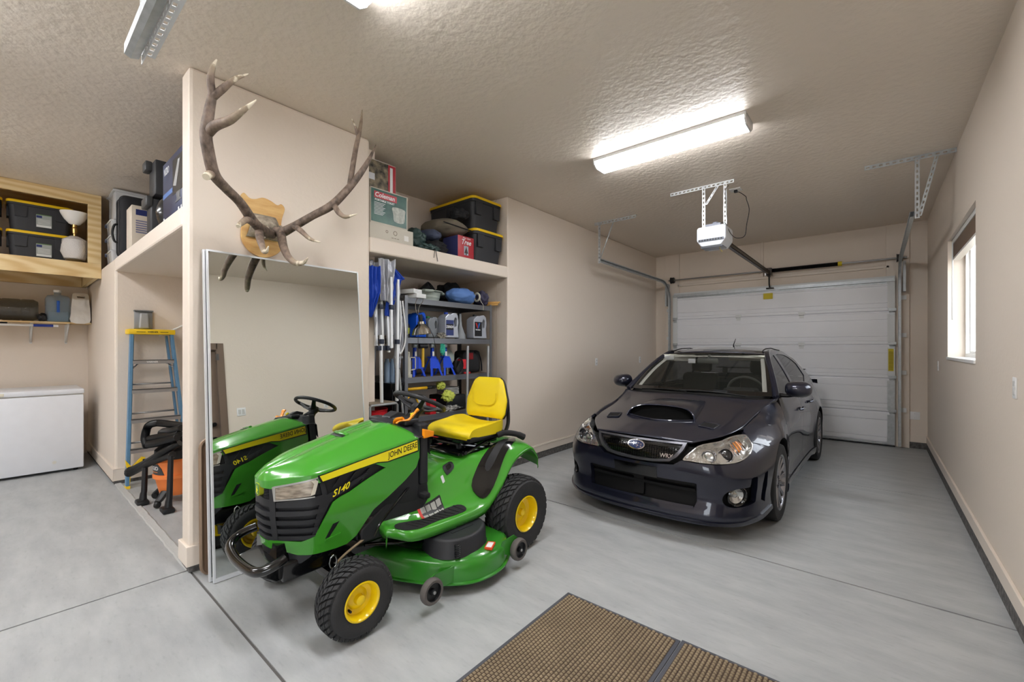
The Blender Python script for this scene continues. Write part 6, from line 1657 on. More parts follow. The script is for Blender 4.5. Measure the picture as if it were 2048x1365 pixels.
def ribbed(mb, pts, r, n=6):
    P = spline(pts, n * 5); rr = [r * (1.0 if i % 2 else .88) for i in range(len(P))]; mb.tube(P, rr, 12)
mb = MB()
ribbed(mb, [(.30, -.05, .60), (.20, -.15, .515), (-.05, -.21, .40), (-.30, -.27, .30), (-.44, -.29, .26), (-.43, -.29, .235), (-.28, -.26, .29), (0, -.20, .40), (.30, -.10, .50)], .034)
ribbed(mb, [(.36, -.08, .66), (.15, -.18, .60), (-.08, -.21, .555), (-.20, -.20, .53), (-.22, -.19, .555), (-.10, -.19, .60), (.10, -.16, .64), (.34, -.06, .69)], .034)
ribbed(mb, [(-.05, -.22, .55), (-.14, -.22, .60), (-.20, -.20, .67), (-.19, -.18, .72), (-.10, -.14, .745), (.05, -.10, .75), (.30, .0, .74)], .034)
mb.tube(spline([(-.02, -.12, .66), (.10, -.12, .69), (.25, -.1, .71), (.36, -.05, .74)], 6), .03, 10)
mb.build('hose', cm('hose_black', (0.07, 0.07, 0.075), .35), vc, auto=80)

# ledge of the left alcove, items from left to right
LZ = 2.427
M_CLR = mat('clear_bin_plastic', (0.88, 0.89, 0.90), .15, alpha=.62, coat=.3)
bx = thing('clear_bin', 'small clear plastic bin with latch, lowest of the clear stack', 'storage bin', (-6.90, .962, LZ), 0, 'clear latching bins')
mb = MB(); rws = [[(a * k, b * k, z) for a, b in rrect(-.19, .19, -.15, .15, .03, 4)] for z, k in ((0, .88), (.15, .96))]; mb.grid(rws, closed=True); mb.add([V(*p) for p in rws[0]], [list(range(20))], False); mb.build('tub', M_CLR, bx)
mb = MB(); rws = [[(a * k, b * k, z) for a, b in rrect(-.19, .19, -.15, .15, .03, 4)] for z, k in ((.148, 1.0), (.165, 1.02), (.172, .98))]; mb.grid(rws, closed=True); mb.add([V(*p) for p in rws[-1]], [list(range(20))], False); mb.build('lid', M_CLR, bx)
MB().rbox(-.215, -.185, -.05, .05, .13, .17, .01).build('latch', cm('latch_navy', (0.16, 0.18, 0.28), .4), bx)
MB().rbox(-.185, -.165, -.158, -.140, .125, .17, .006).build('latch', _mc['latch_navy'], bx)
MB().box(-.15, .15, -.12, .12, .01, .12).build('contents', cm('bin_contents', (0.62, 0.58, 0.55), .8, vary=.4, vscale=14), bx)
dup(bx, (-6.90, .962, LZ + .175), label='small clear plastic bin with latch, middle of the clear stack')
dup(bx, (-6.90, .962, LZ + .350), label='small clear plastic bin with latch, third up of the clear stack')
bg = thing('large_clear_bin', 'large frosted clear tote standing on end above the small bins', 'storage bin', (-6.84, .98, LZ + .526))
mb = MB(); mb.rbox(-.24, .20, -.14, .40, 0, .32, .02); mb.build('tub', M_CLR, bg)
mb = MB(); mb.rbox(-.27, .22, -.16, .42, .30, .33, .012); mb.build('lid', M_CLR, bg); MB().rbox(-.29, -.255, -.05, .05, .22, .32, .008).build('latch', _mc['latch_navy'], bg)
sc_ = thing('soft_case', 'black soft sided case with carry handle on the left alcove ledge', 'case', (-6.14, .99, LZ))
mb = MB(); mb.rbox(-.17, .17, -.19, .30, 0, .64, .06, None, 3); mb.build('case_body', mat('case_fabric', (0.10, 0.105, 0.12), .8, bump=.2, bscale=200), sc_)
mb = MB(); mb.tube([(-.10 + .0, b, z) for b, z in []] or spline([(-.0, -.192, .15), (-.0, -.22, .17), (-.0, -.235, .25), (-.0, -.22, .33), (-.0, -.192, .35)], 4), .011, 8); mb.build('handle', M_BLACK, sc_)
for x in (-.06, .09):
    mb = MB(); mb.tube([(x, a, b) for a, b in rrect(-.194, .304, -.004, .644, .06, 4)], .004, 6, closed=True); mb.build('zipper', cm('zip_dark', (0.18, 0.18, 0.2), .4), sc_)
wbx = carton('game_box', 'white product box with blue print and red letters beside the soft case', 'box', (-5.53, .93, LZ), (.26, .26, .40), cm('carton_white', (0.80, 0.76, 0.70), .5))
panel(wbx, 'print_block', cm('print_navy', (0.14, 0.18, 0.40), .5), (-.10, .09, .31, .365), 'x', .13)
mb = MB()
for i in range(6): mb.box(.1305, .1315, -.10, .10, .14 + i * .022, .152 + i * .022)
mb.build('fine_print', cm('print_grey', (0.45, 0.46, 0.58), .5), wbx, merge=False)
words(wbx, 'lettering', 'SE', cm('print_red', (0.60, 0.12, 0.14), .5), (.1305, -.02, .06), .085, 'x', bold=.002)
bt1 = thing('black_bin', 'narrow black lidded bin standing on its end, lower of two', 'storage bin', (-4.86, .965, LZ)); MB().rbox(-.09, .09, -.13, .16, 0, .33, .012).build('tub', cm('bin_black', (0.16, 0.165, 0.18), .5), bt1); MB().rbox(-.11, .10, -.165, -.12, .26, .345, .01).build('lid', cm('bin_lid', (0.24, 0.245, 0.25), .45), bt1)
bt2 = thing('black_bin', 'narrow black lidded bin, the upper one reaching towards the ceiling', 'storage bin', (-4.80, .965, LZ + .347)); MB().rbox(-.11, .12, -.12, .16, 0, .30, .012).build('tub', _mc['bin_black'], bt2); MB().rbox(-.13, -.0, -.165, -.115, .225, .31, .012).build('lid', _mc['bin_lid'], bt2)
rp = thing('roasting_pan', 'dark enamel roasting pan standing on edge beside the blue box', 'pan', (-4.50, .985, LZ))
mb = MB(); rws = [[V(x, (a * k), .15 + b * k) for a, b in smooth_poly([(-.17, 0), (-.12, .13), (0, .15), (.12, .13), (.17, 0), (.12, -.13), (0, -.145), (-.12, -.13)], 3)] for x, k in ((-.10, .80), (-.06, .92), (.0, 1.0), (.006, 1.0), (.06, .9), (.09, .7))]
mb.grid(rws, closed=True); mb.add(rws[0], [list(range(24))], False); mb.add(rws[-1], [list(range(24))], False); mb.build('pan_body', cm('enamel_dark', (0.10, 0.11, 0.12), .2, coat=.5), rp)
vz = carton('television_box', 'tall blue flat screen box at the right end of the left alcove ledge', 'box', (-3.95, .90, LZ), (.70, .15, .475), mat('box_blue', (0.25, 0.30, 0.43), .35, col2=(0.14, 0.16, 0.27), vscale=3))
M_BLKP = cm('print_black', (0.05, 0.05, 0.06), .3); M_WP = cm('print_white', (0.86, 0.87, 0.88), .4)
sc2 = panel(vz, 'screen_picture', M_BLKP, (-.05, .27, .17, .43), 'y', -.075)
mb = MB(); mb.prism([(-.03, .24), (.10, .40), (.16, .40), (.05, .22)], -.0775, -.0762, None, 'y'); mb.build('picture_shine', cm('shine_grey', (0.60, 0.60, 0.60), .4), sc2)
mb = MB(); mb.prism([(.05, .17), (.16, .17), (.15, .12), (.20, .10), (.02, .10), (.07, .12)], -.0775, -.0758, None, 'y'); mb.build('stand_picture', cm('stand_grey', (0.35, 0.36, 0.38), .4), sc2)
words(vz, 'lettering', 'VIZIO', M_WP, (-.235, -.0762, .40), .075, 'y', bold=.001, sx=.8)
panel(vz, 'print_band', cm('band_blue', (0.30, 0.45, 0.70), .4), (-.345, -.06, .20, .235), 'y', -.075, .0008)
mb = MB()
for i, x in enumerate((.10, .17, .25)): mb.box(x, x + .03, -.0762, -.0755, .03, .055)
mb.box(-.33, -.30, -.0762, -.0755, .03, .05)
mb.build('print_icons', M_WP, vz, merge=False)
# ------------------------------------------------------------------ right alcove: upper ledge
UZ = 2.452
M_KRAFT = cm('carton_cream', (0.76, 0.74, 0.69), .6)
fb = carton('flat_carton', 'long flat off-white carton at the left end of the alcove ledge', 'box', (-3.62, 2.345, UZ), (.38, .47, .135), M_KRAFT)
mb = MB()
for y, r in ((.0, .022), (-.09, .014)):
    mb.lathe([(r, 0), (r - .003, .0004), (r - .006, 0)], T(.191, y + .03, .08) @ R(PI / 2, 'Y'), 20)
for y in (-.01, .02, .05): mb.box(.190, .1912, y, y + .022, .03, .035)
mb.build('stamp', cm('stamp_brown', (0.50, 0.45, 0.40), .6), fb, merge=False)
panel(fb, 'sticker', cm('sticker_white', (0.85, 0.84, 0.82), .5), (.13, .18, .03, .08), 'x', .19)
cb = carton('green_box', 'green and white camping toilet box on top of the flat carton', 'box', (-3.63, 2.33, UZ + .137), (.36, .40, .325), M_KRAFT)
pf = panel(cb, 'print_field', mat('box_green', (0.27, 0.42, 0.38), .4, col2=(0.12, 0.30, 0.27), vscale=7), (-.195, .185, .018, .315), 'x', .18)
lg = panel(pf, 'logo_panel', cm('logo_red', (0.68, 0.22, 0.26), .4), (-.165, .075, .235, .295), 'x', .1812)
words(lg, 'lettering', 'Coleman', M_WP, (.1830, -.055, .265), .058, 'x', bold=.0012, shear=.2)
words(pf, 'lettering', 'PORTABLE TOILET', M_WP, (.1824, -.055, .218), .025, 'x', bold=.0006)
mb = MB(); mb.prism(smooth_poly([(.03, .19), (.16, .19), (.165, .14), (.15, .06), (.05, .06), (.035, .13)], 3), .1812, .1826, None, 'x'); mb.build('picture', mat('picture_white', (0.75, 0.77, 0.74), .5, vary=.35, vscale=40), pf)
mb = MB()
for i in range(9): mb.box(.1812, .1822, -.165, -.05 - (i % 3) * .012, .192 - i * .013, .196 - i * .013)
mb.build('fine_print', M_WP, pf, merge=False)
rb = carton('picture_box', 'dark picture box with red edge band, topmost at the alcove left end', 'box', (-3.68, 2.30, UZ + .464), (.24, .345, .305), cm('carton_white2', (0.82, 0.80, 0.77), .5))
pr = panel(rb, 'print_field', mat('box_photo', (0.60, 0.55, 0.46), .5, col2=(0.14, 0.15, 0.14), vscale=16), (-.168, .085, .01, .297), 'x', .12)
panel(pr, 'white_figure', cm('figure_white', (0.80, 0.81, 0.83), .5), (-.168, -.06, .11, .17), 'x', .1212)
rd = panel(rb, 'red_band', cm('band_red', (0.66, 0.15, 0.20), .4), (.085, .168, .01, .297), 'x', .12)
panel(rd, 'white_band', M_WP, (.105, .135, .015, .275), 'x', .1212)
# totes
ta = tote('black tote with yellow lid on the alcove ledge, lower one at the right wall', (-3.84, 3.69, UZ), PI / 2, L=.50, D=.80, Hh=.375, sticker=False)
dup(ta, (-3.86, 3.68, UZ + .372), label='black tote with yellow lid on the alcove ledge, upper one near the ceiling')
# tree carton
tr = thing('tree_carton', 'small red and blue carton with a picture of a tree and the word Tree', 'box', (-3.56, 3.245, UZ), 0)
mb = MB(); mb.rbox(-.12, .12, -.07, .17, 0, .235, .003); mb.build('box_body', cm('tree_red', (0.66, 0.18, 0.22), .4), tr)
panel(tr, 'blue_side', cm('tree_blue', (0.22, 0.24, 0.42), .4), (-.118, .118, .002, .233), 'y', -.07)
f_ = words(tr, 'lettering', 'Tree', M_WP, (.1205, .05, .17), .075, 'x', bold=.0015, shear=.3)
words(tr, 'lettering', 'Fiber Optic', M_WP, (.1205, .06, .215), .026, 'x', shear=.3)
words(tr, 'side_lettering', 'Fiber Optic', M_WP, (.03, -.0705, .12), .045, 'y', vertical=True, shear=.3)
pt_ = panel(tr, 'picture', cm('tree_pic', (0.62, 0.66, 0.70), .4), (.02, .085, .03, .13), 'x', .12)
mb = MB(); mb.prism([(.025, .05), (.08, .05), (.052, .122)], .1212, .1222, None, 'x').box(.1212, .1222, .045, .06, .032, .05); mb.build('tree_figure', mat('tree_dark', (0.35, 0.22, 0.25), .5, col2=(.10, .16, .12), vscale=60), pt_)
# soft goods
def softy(name, label, cat, loc, mk, m, **k):
    t = thing(name, label, cat, loc); mb = MB(); mk(mb); mb.build(k.get('part', 'fabric'), m, t, auto=80); return t
F_NAVY = mat('navy_cloth', (0.25, 0.28, 0.36), .8, bump=.4, bscale=22); F_BLK = mat('black_cloth', (0.10, 0.10, 0.11), .85, bump=.4, bscale=22)
F_KH = mat('khaki_canvas', (0.42, 0.39, 0.34), .85, bump=.35, bscale=20); F_GRN = mat('green_nylon', (0.20, 0.28, 0.27), .45, bump=.6, bscale=26)
kh = softy('canvas_bag', 'khaki canvas bag with black binding lying on the tree carton', 'bag', (-3.70, 3.205, UZ + .238), lambda mb: heap(mb, (0, 0, .10), (.26, .26, .10), 5, .10, 4, 1.5, .05), F_KH)
for o in kh.children:
    for v in o.data.vertices:
        for i, s_ in ((0, .235), (1, .215)):
            v.co[i] = max(-s_, min(s_, v.co[i]))
        v.co.z = max(0.0, v.co.z)
mb = MB(); mb.tube([(.235, -.21, .10), (.24, 0, .09), (.235, .21, .085)], .006, 6); mb.build('binding', M_BLACK, kh)
softy('black_strap_bundle', 'black nylon bundle with straps on top of the khaki bag', 'bag', (-3.56, 3.30, UZ + .435), lambda mb: heap(mb, (0, 0, .06), (.11, .10, .065), 9, .3, 4, 2.2, .12, flat=-.06), F_BLK)
softy('green_nylon_sack', 'dark green nylon sack with gathered mouth beside the flat carton', 'bag', (-3.60, 2.71, UZ), lambda mb: heap(mb, (0, 0, .115), (.15, .105, .115), 2, .22, 4, 2.4, .18, flat=-.115), F_GRN)
softy('navy_cushion', 'rolled navy blue cushion lying in the soft goods on the ledge', 'cushion', (-3.66, 2.935, UZ + .13), lambda mb: heap(mb, (0, 0, .07), (.18, .115, .075), 4, .12, 4, 1.8, .08), F_NAVY)
softy('black_jacket', 'heap of black cloth under the navy cushion on the ledge', 'cloth', (-3.58, 2.955, UZ), lambda mb: heap(mb, (0, 0, .065), (.16, .15, .075), 11, .25, 4, 2.2, .15, flat=-.065), F_BLK)
tc_ = softy('tarp_roll', 'crumpled green tarp at the edge of the ledge with a hanging cord', 'tarp', (-3.455, 2.80, UZ), lambda mb: heap(mb, (0, 0, .028), (.045, .13, .035), 6, .4, 4, 3.2, .3, flat=-.028), F_GRN)
mb = MB(); mb.tube(spline([(.03, .03, .02), (.056, .035, .0), (.058, .045, -.05), (.056, .06, -.11)], 5), .003, 5).tube(spline([(.03, .02, .02), (.057, .02, .0), (.058, .015, -.04), (.056, .01, -.08)], 5), .003, 5); mb.build('cord', M_BLACK, tc_)

# ------------------------------------------------------------------ steel rack
rk = thing('steel_rack', 'grey steel shelving rack filled with car supplies in the alcove', 'shelving', (-3.84, 3.20, 0))
M_RK = mat('rack_grey', (0.46, 0.465, 0.48), .35, .7); M_RKD = cm('rack_dark', (0.20, 0.21, 0.24), .4, metal=.5)
RX0, RX1, RY0, RY1 = -.28, .29, -.63, .63
for x in (RX0, RX1):
    for y in (RY0, RY1):
        sx, sy = (1 if x < 0 else -1), (1 if y < 0 else -1)
        MB().box(min(x, x + sx * .035), max(x, x + sx * .035), y - .0015, y + .0015, 0, 1.985).box(x - .0015, x + .0015, min(y, y + sy * .035), max(y, y + sy * .035), 0, 1.985).build('upright', M_RK, rk)
SHZ = [.27, .765, 1.165, 1.565, 1.965]
for z in SHZ:
    mb = MB()
    for x in (RX0, RX1):
        s_ = 1 if x > 0 else -1
        mb.box(x - .004 * s_ if s_ > 0 else x, x if s_ > 0 else x + .004, RY0, RY1, z - .055, z).box(min(x, x - s_ * .02), max(x, x - s_ * .02), RY0, RY1, z - .055, z - .050).box(x - .0, x + s_ * .004, RY0, RY1, z - .012, z - .002).box(x - .0, x + s_ * .004, RY0, RY1, z - .055, z - .044)
    for y in (RY0, RY1): mb.box(RX0, RX1, y - .003, y + .003, z - .05, z - .002)
    mb.build('shelf_beam', M_RK, rk)
    MB().box(RX0 + .004, RX1 - .004, RY0 + .004, RY1 - .004, z - .014, z - .002).build('shelf_board', cm('board_brown', (0.42, 0.36, 0.30), .7) if z in (.765, 1.165) else M_RKD, rk)
def rz_(z): return z + .0005
Z5, Z4, Z3, Z2, Z1 = [rz_(z) for z in SHZ[::-1]]
# top shelf
for k, (x, y, l, a, lab) in enumerate(((-3.68, 2.66, .26, .25, 'white rectangular downspout box, upper of two on the rack top'), (-3.66, 2.71, .28, .10, 'white rectangular downspout box, lower of two on the rack top'))):
    t = carton('white_box', lab, 'box', (x, y, Z5 + (.045 if k == 0 else 0)), (.34, .13, .043), M_STILE, a)
tub = thing('grey_tub', 'light grey round plastic tub with side handles on the rack top', 'tub', (-3.74, 2.97, Z5))
mb = MB(); mb.lathe([(0, 0), (.145, 0), (.15, .03), (.157, .035), (.16, .09), (.17, .095), (.19, .10), (.19, .108), (.17, .108), (.15, .02), (0, .015)], None, 40); mb.build('tub_body', cm('tub_grey', (0.62, 0.66, 0.63), .45), tub)
for a in (-.5, 1.4): mb = MB(); mb.tube([V(.18 * math.cos(a - .3), .18 * math.sin(a - .3), .10), V(.215 * math.cos(a - .15), .215 * math.sin(a - .15), .095), V(.215 * math.cos(a + .15), .215 * math.sin(a + .15), .095), V(.18 * math.cos(a + .3), .18 * math.sin(a + .3), .10)], .014, 8); mb.build('tub_handle', _mc['tub_grey'], tub)
cy = thing('black_canister', 'black round canister tipped over inside the grey tub', 'canister', (-3.74, 2.96, Z5 + .03)); mb = MB(); mb.lathe([(0, -.09), (.062, -.09), (.066, .10), (.058, .10), (.056, -.04), (0, -.04)], T(0, 0, .075) @ R(.9, 'Y') @ R(-.4, 'X'), 28); mb.build('can', M_BLACK, cy)
rn = thing('red_plate', 'dark red flat piece propped behind the grey tub', 'plate', (-3.93, 2.90, Z5)); MB().prism([(-.12, 0), (.10, 0), (.10, .17), (.06, .165), (-.12, .10)], -.008, .008, None, 'x').build('plate_body', cm('maroon', (0.36, 0.10, 0.12), .5), rn)
bs_ = softy('blue_drawstring_sack', 'blue drawstring sack lying on the rack top', 'bag', (-3.62, 3.385, Z5), lambda mb: heap(mb, (0, 0, .085), (.14, .205, .095), 8, .14, 4, 1.8, .10, flat=-.085), mat('blue_cloth', (0.33, 0.47, 0.70), .7, bump=.5, bscale=20))
mb = MB(); mb.tube([V(.06 + .045 * math.cos(a), .20, .09 + .045 * math.sin(a)) for a in [2 * PI * i / 16 for i in range(16)]], .012, 6, closed=True); mb.tube(spline([(.10, .20, .09), (.13, .20, .03), (.172, .19, -.01), (.173, .19, -.07)], 5), .003, 5); mb.build('drawstring', cm('cord_cream', (0.78, 0.76, 0.68), .6), bs_)
softy('black_cloth_pile', 'pile of black cloth with straps behind the blue sack', 'cloth', (-3.93, 3.50, Z5), lambda mb: heap(mb, (0, 0, .13), (.12, .22, .15), 14, .35, 4, 2.6, .25, flat=-.13), F_BLK)
softy('purple_grey_bag', 'purple grey nylon bag at the right end of the rack top', 'bag', (-3.62, 3.715, Z5), lambda mb: heap(mb, (0, 0, .08), (.11, .075, .095), 16, .25, 4, 2.2, .15, flat=-.08), mat('plum_cloth', (0.22, 0.21, 0.30), .7, bump=.5, bscale=20))
for k, (y, z) in enumerate(((3.84, .0), (3.86, .02), (3.845, .034))):
    t = thing('wood_dowel', 'thin golden wood dowel jutting from the rack top towards the alcove wall', 'dowel', (-3.58, 3.76, Z5 + z + .018), 0, 'wood dowels on the rack top'); MB().cyl((-.2, -.04 + k * .02, 0), (.10, .10 + k * .02, 0), .009, 10).build('rod', cm('dowel_wood', (0.72, 0.55, 0.28), .5), t)
# second shelf
M_SIL = cm('silver_plastic', (0.68, 0.70, 0.74), .3, metal=.3); M_GJ = cm('grey_plastic', (0.50, 0.52, 0.54), .4)
j1 = jug('coolant_jug', 'silver coolant jug with black and blue label in the middle of the rack', (-3.63, 3.205, Z4), 0, .20, .29, .13, M_SIL, cm('label_dblue', (0.14, 0.20, 0.42), .4), cm('cap_blue', (0.12, 0.25, 0.65), .4))
panel(j1, 'label_field', M_BLKP, (-.085, .015, .095, .16), 'x', .067); words(j1, 'lettering', 'ZEREX', M_WP, (.0685, -.035, .128), .036, 'x', bold=.001)
j2 = jug('oil_jug', 'silver motor oil jug with red and blue V label at the right of the rack', (-3.63, 3.655, Z4), 0, .22, .29, .12, M_SIL, cm('label_black', (0.07, 0.07, 0.08), .35), M_BLACK)
mb = MB(); mb.prism([(-.085, .19), (-.065, .19), (-.045, .14), (-.055, .125)], .0625, .064, None, 'x'); mb.build('mark_red', cm('mark_red', (0.70, 0.12, 0.14), .4), j2)
mb = MB(); mb.prism([(-.045, .14), (-.03, .19), (-.008, .19), (-.04, .125), (-.055, .125)], .0625, .064, None, 'x'); mb.build('mark_blue', cm('mark_blue', (0.12, 0.38, 0.75), .4), j2)
words(j2, 'lettering', 'Valvoline', M_WP, (.0625, -.045, .11), .022, 'x', bold=.0006)
jug('washer_jug', 'bright blue washer fluid jug behind the clamp lamp', (-3.72, 2.84, Z4), .15, .15, .28, .14, cm('jug_blue', (0.08, 0.35, 0.85), .35), None, None)
jug('grey_jug', 'plain grey handled jug with green cap left of the coolant jug', (-3.72, 3.015, Z4), .1, .15, .24, .12, M_GJ, None, cm('cap_green', (0.15, 0.5, 0.25), .4))
fn = thing('funnel', 'grey plastic funnel standing upside down between the two silver jugs', 'funnel', (-3.62, 3.375, Z4)); MB().lathe([(.012, .285), (.018, .16), (.06, .04), (.062, 0), (.056, 0), (.05, .04), (.010, .17)], None, 24).build('cone', M_GJ, fn)
f2 = thing('funnel', 'long necked grey funnel leaning beside the upright one', 'funnel', (-3.66, 3.455, Z4)); MB().lathe([(.008, .27), (.010, .10), (.035, .05), (.036, 0)], R(.15, 'X'), 20).build('cone', M_GJ, f2)
cl = thing('clamp_lamp', 'aluminium clamp work lamp hanging from the rack top shelf', 'lamp', (-3.49, 2.735, 1.60))
Mx = R(.12, 'X'); mb = MB(); mb.lathe([(.105, 0), (.107, .004), (.10, .012), (.085, .055), (.045, .10), (.035, .105), (.034, .13), (.0, .13)], Mx, 40); mb.lathe([(.103, .004), (.08, .05), (.03, .1)], Mx, 40); mb.build('reflector', cm('spun_aluminium', (0.80, 0.79, 0.76), .18, metal=1.0), cl)
mb = MB(); mb.cyl(Mx @ V(0, 0, .125), Mx @ V(0, 0, .20), .022, 14); mb.build('socket', M_BLACK, cl)
mb = MB(); mb.tube(spline([(0, -.03, .17), (.0, -.05, .23), (.0, -.03, .29), (0, .0, .32), (0, .015, .36)], 5), .004, 6).tube(spline([(0, -.03, .17), (.01, -.08, .22), (.01, -.09, .30), (0, -.06, .355)], 5), .004, 6); mb.build('hook', M_CHR, cl)
mb = MB(); mb.tube(spline([(0, .01, .19), (.02, .05, .10), (.03, .11, .0), (.03, .14, -.10), (.03, .155, -.20), (.03, .17, -.26)], 6), .003, 5).tube(spline([(0, -.01, .2), (.02, -.06, .1), (.03, -.075, -.1), (.03, -.075, -.35)], 6), .003, 5); mb.build('cord', M_BLACK, cl)
softy('wire_bundle', 'bundle of coiled wires in front of the grey jug on the rack', 'cable', (-3.575, 3.06, Z4), lambda mb: heap(mb, (0, 0, .028), (.025, .07, .035), 21, .5, 4, 3.5, .4, flat=-.028), mat('wire_mix', (0.62, 0.60, 0.55), .5, col2=(0.10, 0.10, 0.10), vscale=40))
ob = thing('spray_bottle', 'small black and yellow labelled bottle left of the clamp lamp', 'bottle', (-3.60, 2.63, Z4)); MB().lathe([(0, 0), (.03, 0), (.03, .12), (.012, .15), (.012, .18), (0, .18)], None, 20).build('bottle_body', M_BLACK, ob); MB().lathe([(.0305, .04), (.0305, .10)], None, 20).build('label', cm('label_lime', (0.75, 0.80, 0.35), .4), ob)
# third shelf: jack stands, bottle jack, mallet, charger, bag
M_JB = cm('jack_blue', (0.08, 0.27, 0.80), .35)
def jackstand(loc, label, first=None):
    if first: return dup(first, loc, label=label)
    t = thing('jack_stand', label, 'jack stand', loc, 0, 'blue jack stands'); mb = MB()
    for s in (-1, 1):
        for q in (-1, 1):
            vs = [V(.015 * q, .012 * s, .20), V(.015 * q, .028 * s, .20), V(.085 * q, .086 * s, 0), V(.085 * q, .058 * s, 0)]; vs2 = [v + V(-.006 * q, 0, 0) for v in vs]; mb.add(vs + vs2, [(0, 1, 2, 3), (4, 5, 6, 7), (0, 1, 5, 4), (1, 2, 6, 5), (2, 3, 7, 6), (3, 0, 4, 7)], False)
        mb.add([V(.03, .012 * s, .19), V(.03, .05 * s, .19), V(.06, .075 * s, .08), V(.06, .0, .08), V(.03, 0, .19)], [(0, 1, 2, 3, 4)], False)
    mb.box(-.035, .035, -.04, .04, .19, .205).build('stand_base', M_JB, t, bevel=.002)
    MB().rbox(-.016, .016, -.014, .014, .12, .30, .004).build('ratchet_bar', M_JB, t)
    MB().rbox(-.020, .020, -.026, .026, .30, .345, .006).build('saddle', M_GALV, t)
    MB().box(.016, .022, -.012, .012, .21, .26).build('label', M_PLATE, t); return t
js = jackstand((-3.64, 2.985, Z3), 'blue steel jack stand, the middle one of the row')
jackstand((-3.64, 3.165, Z3), 'blue steel jack stand, the right one next to the round lid', js); jackstand((-3.70, 2.80, Z3), 'blue steel jack stand, the left one behind the yellow mallet', js)
for c_, pz in ((js, None),): pass
bj = thing('bottle_jack', 'off-white hydraulic jack cylinder with loop handle left on the rack', 'jack', (-3.60, 2.645, Z3)); MB().lathe([(0, 0), (.04, 0), (.04, .03), (.028, .035), (.028, .19), (.018, .20), (.018, .26), (0, .26)], None, 20).build('cylinder', cm('jack_white', (0.74, 0.73, 0.68), .4), bj)
mb = MB(); mb.tube([(.0, .028, .20), (.0, .085, .20), (.0, .09, .19), (.0, .09, .09), (.0, .085, .08), (.0, .028, .07)], .006, 6); mb.build('loop_handle', _mc['jack_white'], bj)
ml = thing('mallet', 'yellow handled rubber mallet hanging between the jack stands', 'mallet', (-3.56, 2.80, Z3 + .10)); MB().cyl((0, 0, 0), (0, 0, .20), .014, 12).build('handle', cm('mallet_yellow', (0.82, 0.66, 0.20), .5), ml); MB().cyl((0, -.05, .215), (0, .05, .215), .024, 16).build('head', M_BLACK, ml)
gr = thing('rope_tuft', 'tuft of turquoise cord hanging between the jack stands', 'cord', (-3.555, 3.06, Z3 + .22)); mb = MB(); heap(mb, (0, 0, .07), (.015, .028, .06), 31, .6, 4, 3.5, .5); mb.build('strands', cm('turquoise', (0.20, 0.66, 0.56), .6), gr)
rl = thing('round_lid', 'pale round cap leaning right of the jack stands', 'lid', (-3.74, 3.28, Z3)); MB().lathe([(0, 0), (.09, 0), (.085, .03), (.05, .05), (0, .055)], T(0, 0, .20) @ R(1.1, 'Y'), 28).lathe([(.02, -.2), (.02, 0)], T(0, 0, .20), 12).build('dome', cm('pale_cap', (0.62, 0.66, 0.63), .45), rl)
bc = thing('battery_charger', 'red and black battery charger with coiled leads on the rack', 'charger', (-3.69, 3.43, Z3)); MB().prism([(-.10, .0), (.085, .0), (.085, .08), (.06, .15), (-.04, .15), (-.10, .06)], -.06, .06, None, 'x').build('case', cm('charger_black', (0.10, 0.10, 0.11), .5), bc, bevel=.006)
MB().prism([(.0, .055), (.09, .055), (.065, .165), (-.01, .165)], -.062, .064, None, 'x').build('grille', cm('charger_red', (0.78, 0.13, 0.17), .4), bc, bevel=.004)
mb = MB(); mb.tube([V(.068, -.07 + .065 * math.cos(a), .10 + .085 * math.sin(a)) for a in [2 * PI * i / 24 for i in range(24)]], .005, 6, closed=True).tube([V(.08, -.08 + .05 * math.cos(a), .09 + .09 * math.sin(a)) for a in [2 * PI * i / 24 for i in range(24)]], .005, 6, closed=True); mb.build('lead', M_BLACK, bc)
MB().rbox(.065, .095, .0, .09, .0, .02, .005).build('clamp', _mc['charger_red'], bc)
kb = thing('tool_bag', 'black and red tool bag with strap at the right of the third shelf', 'bag', (-3.80, 3.66, Z3)); mb = MB(); mb.rbox(-.10, .12, -.15, .13, 0, .27, .05, None, 3); mb.build('bag_body', mat('bag_black', (0.13, 0.13, 0.14), .8, bump=.2, bscale=60), kb); MB().rbox(.118, .125, -.12, -.02, .16, .24, .003).build('patch', cm('patch_red', (0.50, 0.08, 0.10), .6), kb)
mb = MB(); mb.tube(spline([(.125, .0, .25), (.14, .06, .22), (.14, .10, .12), (.13, .12, .02)], 5), .012, 8, flat=.4); mb.build('strap', M_RKD, kb)
for k, (y, x, lab) in enumerate(((3.325, -3.455, 'grey steel conduit leaning on the rack, left one behind the yellow seat'), (3.655, -3.455, 'grey steel conduit leaning on the rack, right one'))):
    t = thing('steel_pipe', lab, 'pipe', (x, y - .04, 0), 0, 'grey steel pipes'); MB().cyl((.03, 0, .0), (-.0, .05, 1.485), .0145, 14).build('tube', cm('pipe_grey', (0.66, 0.67, 0.68), .4, metal=.6), t)
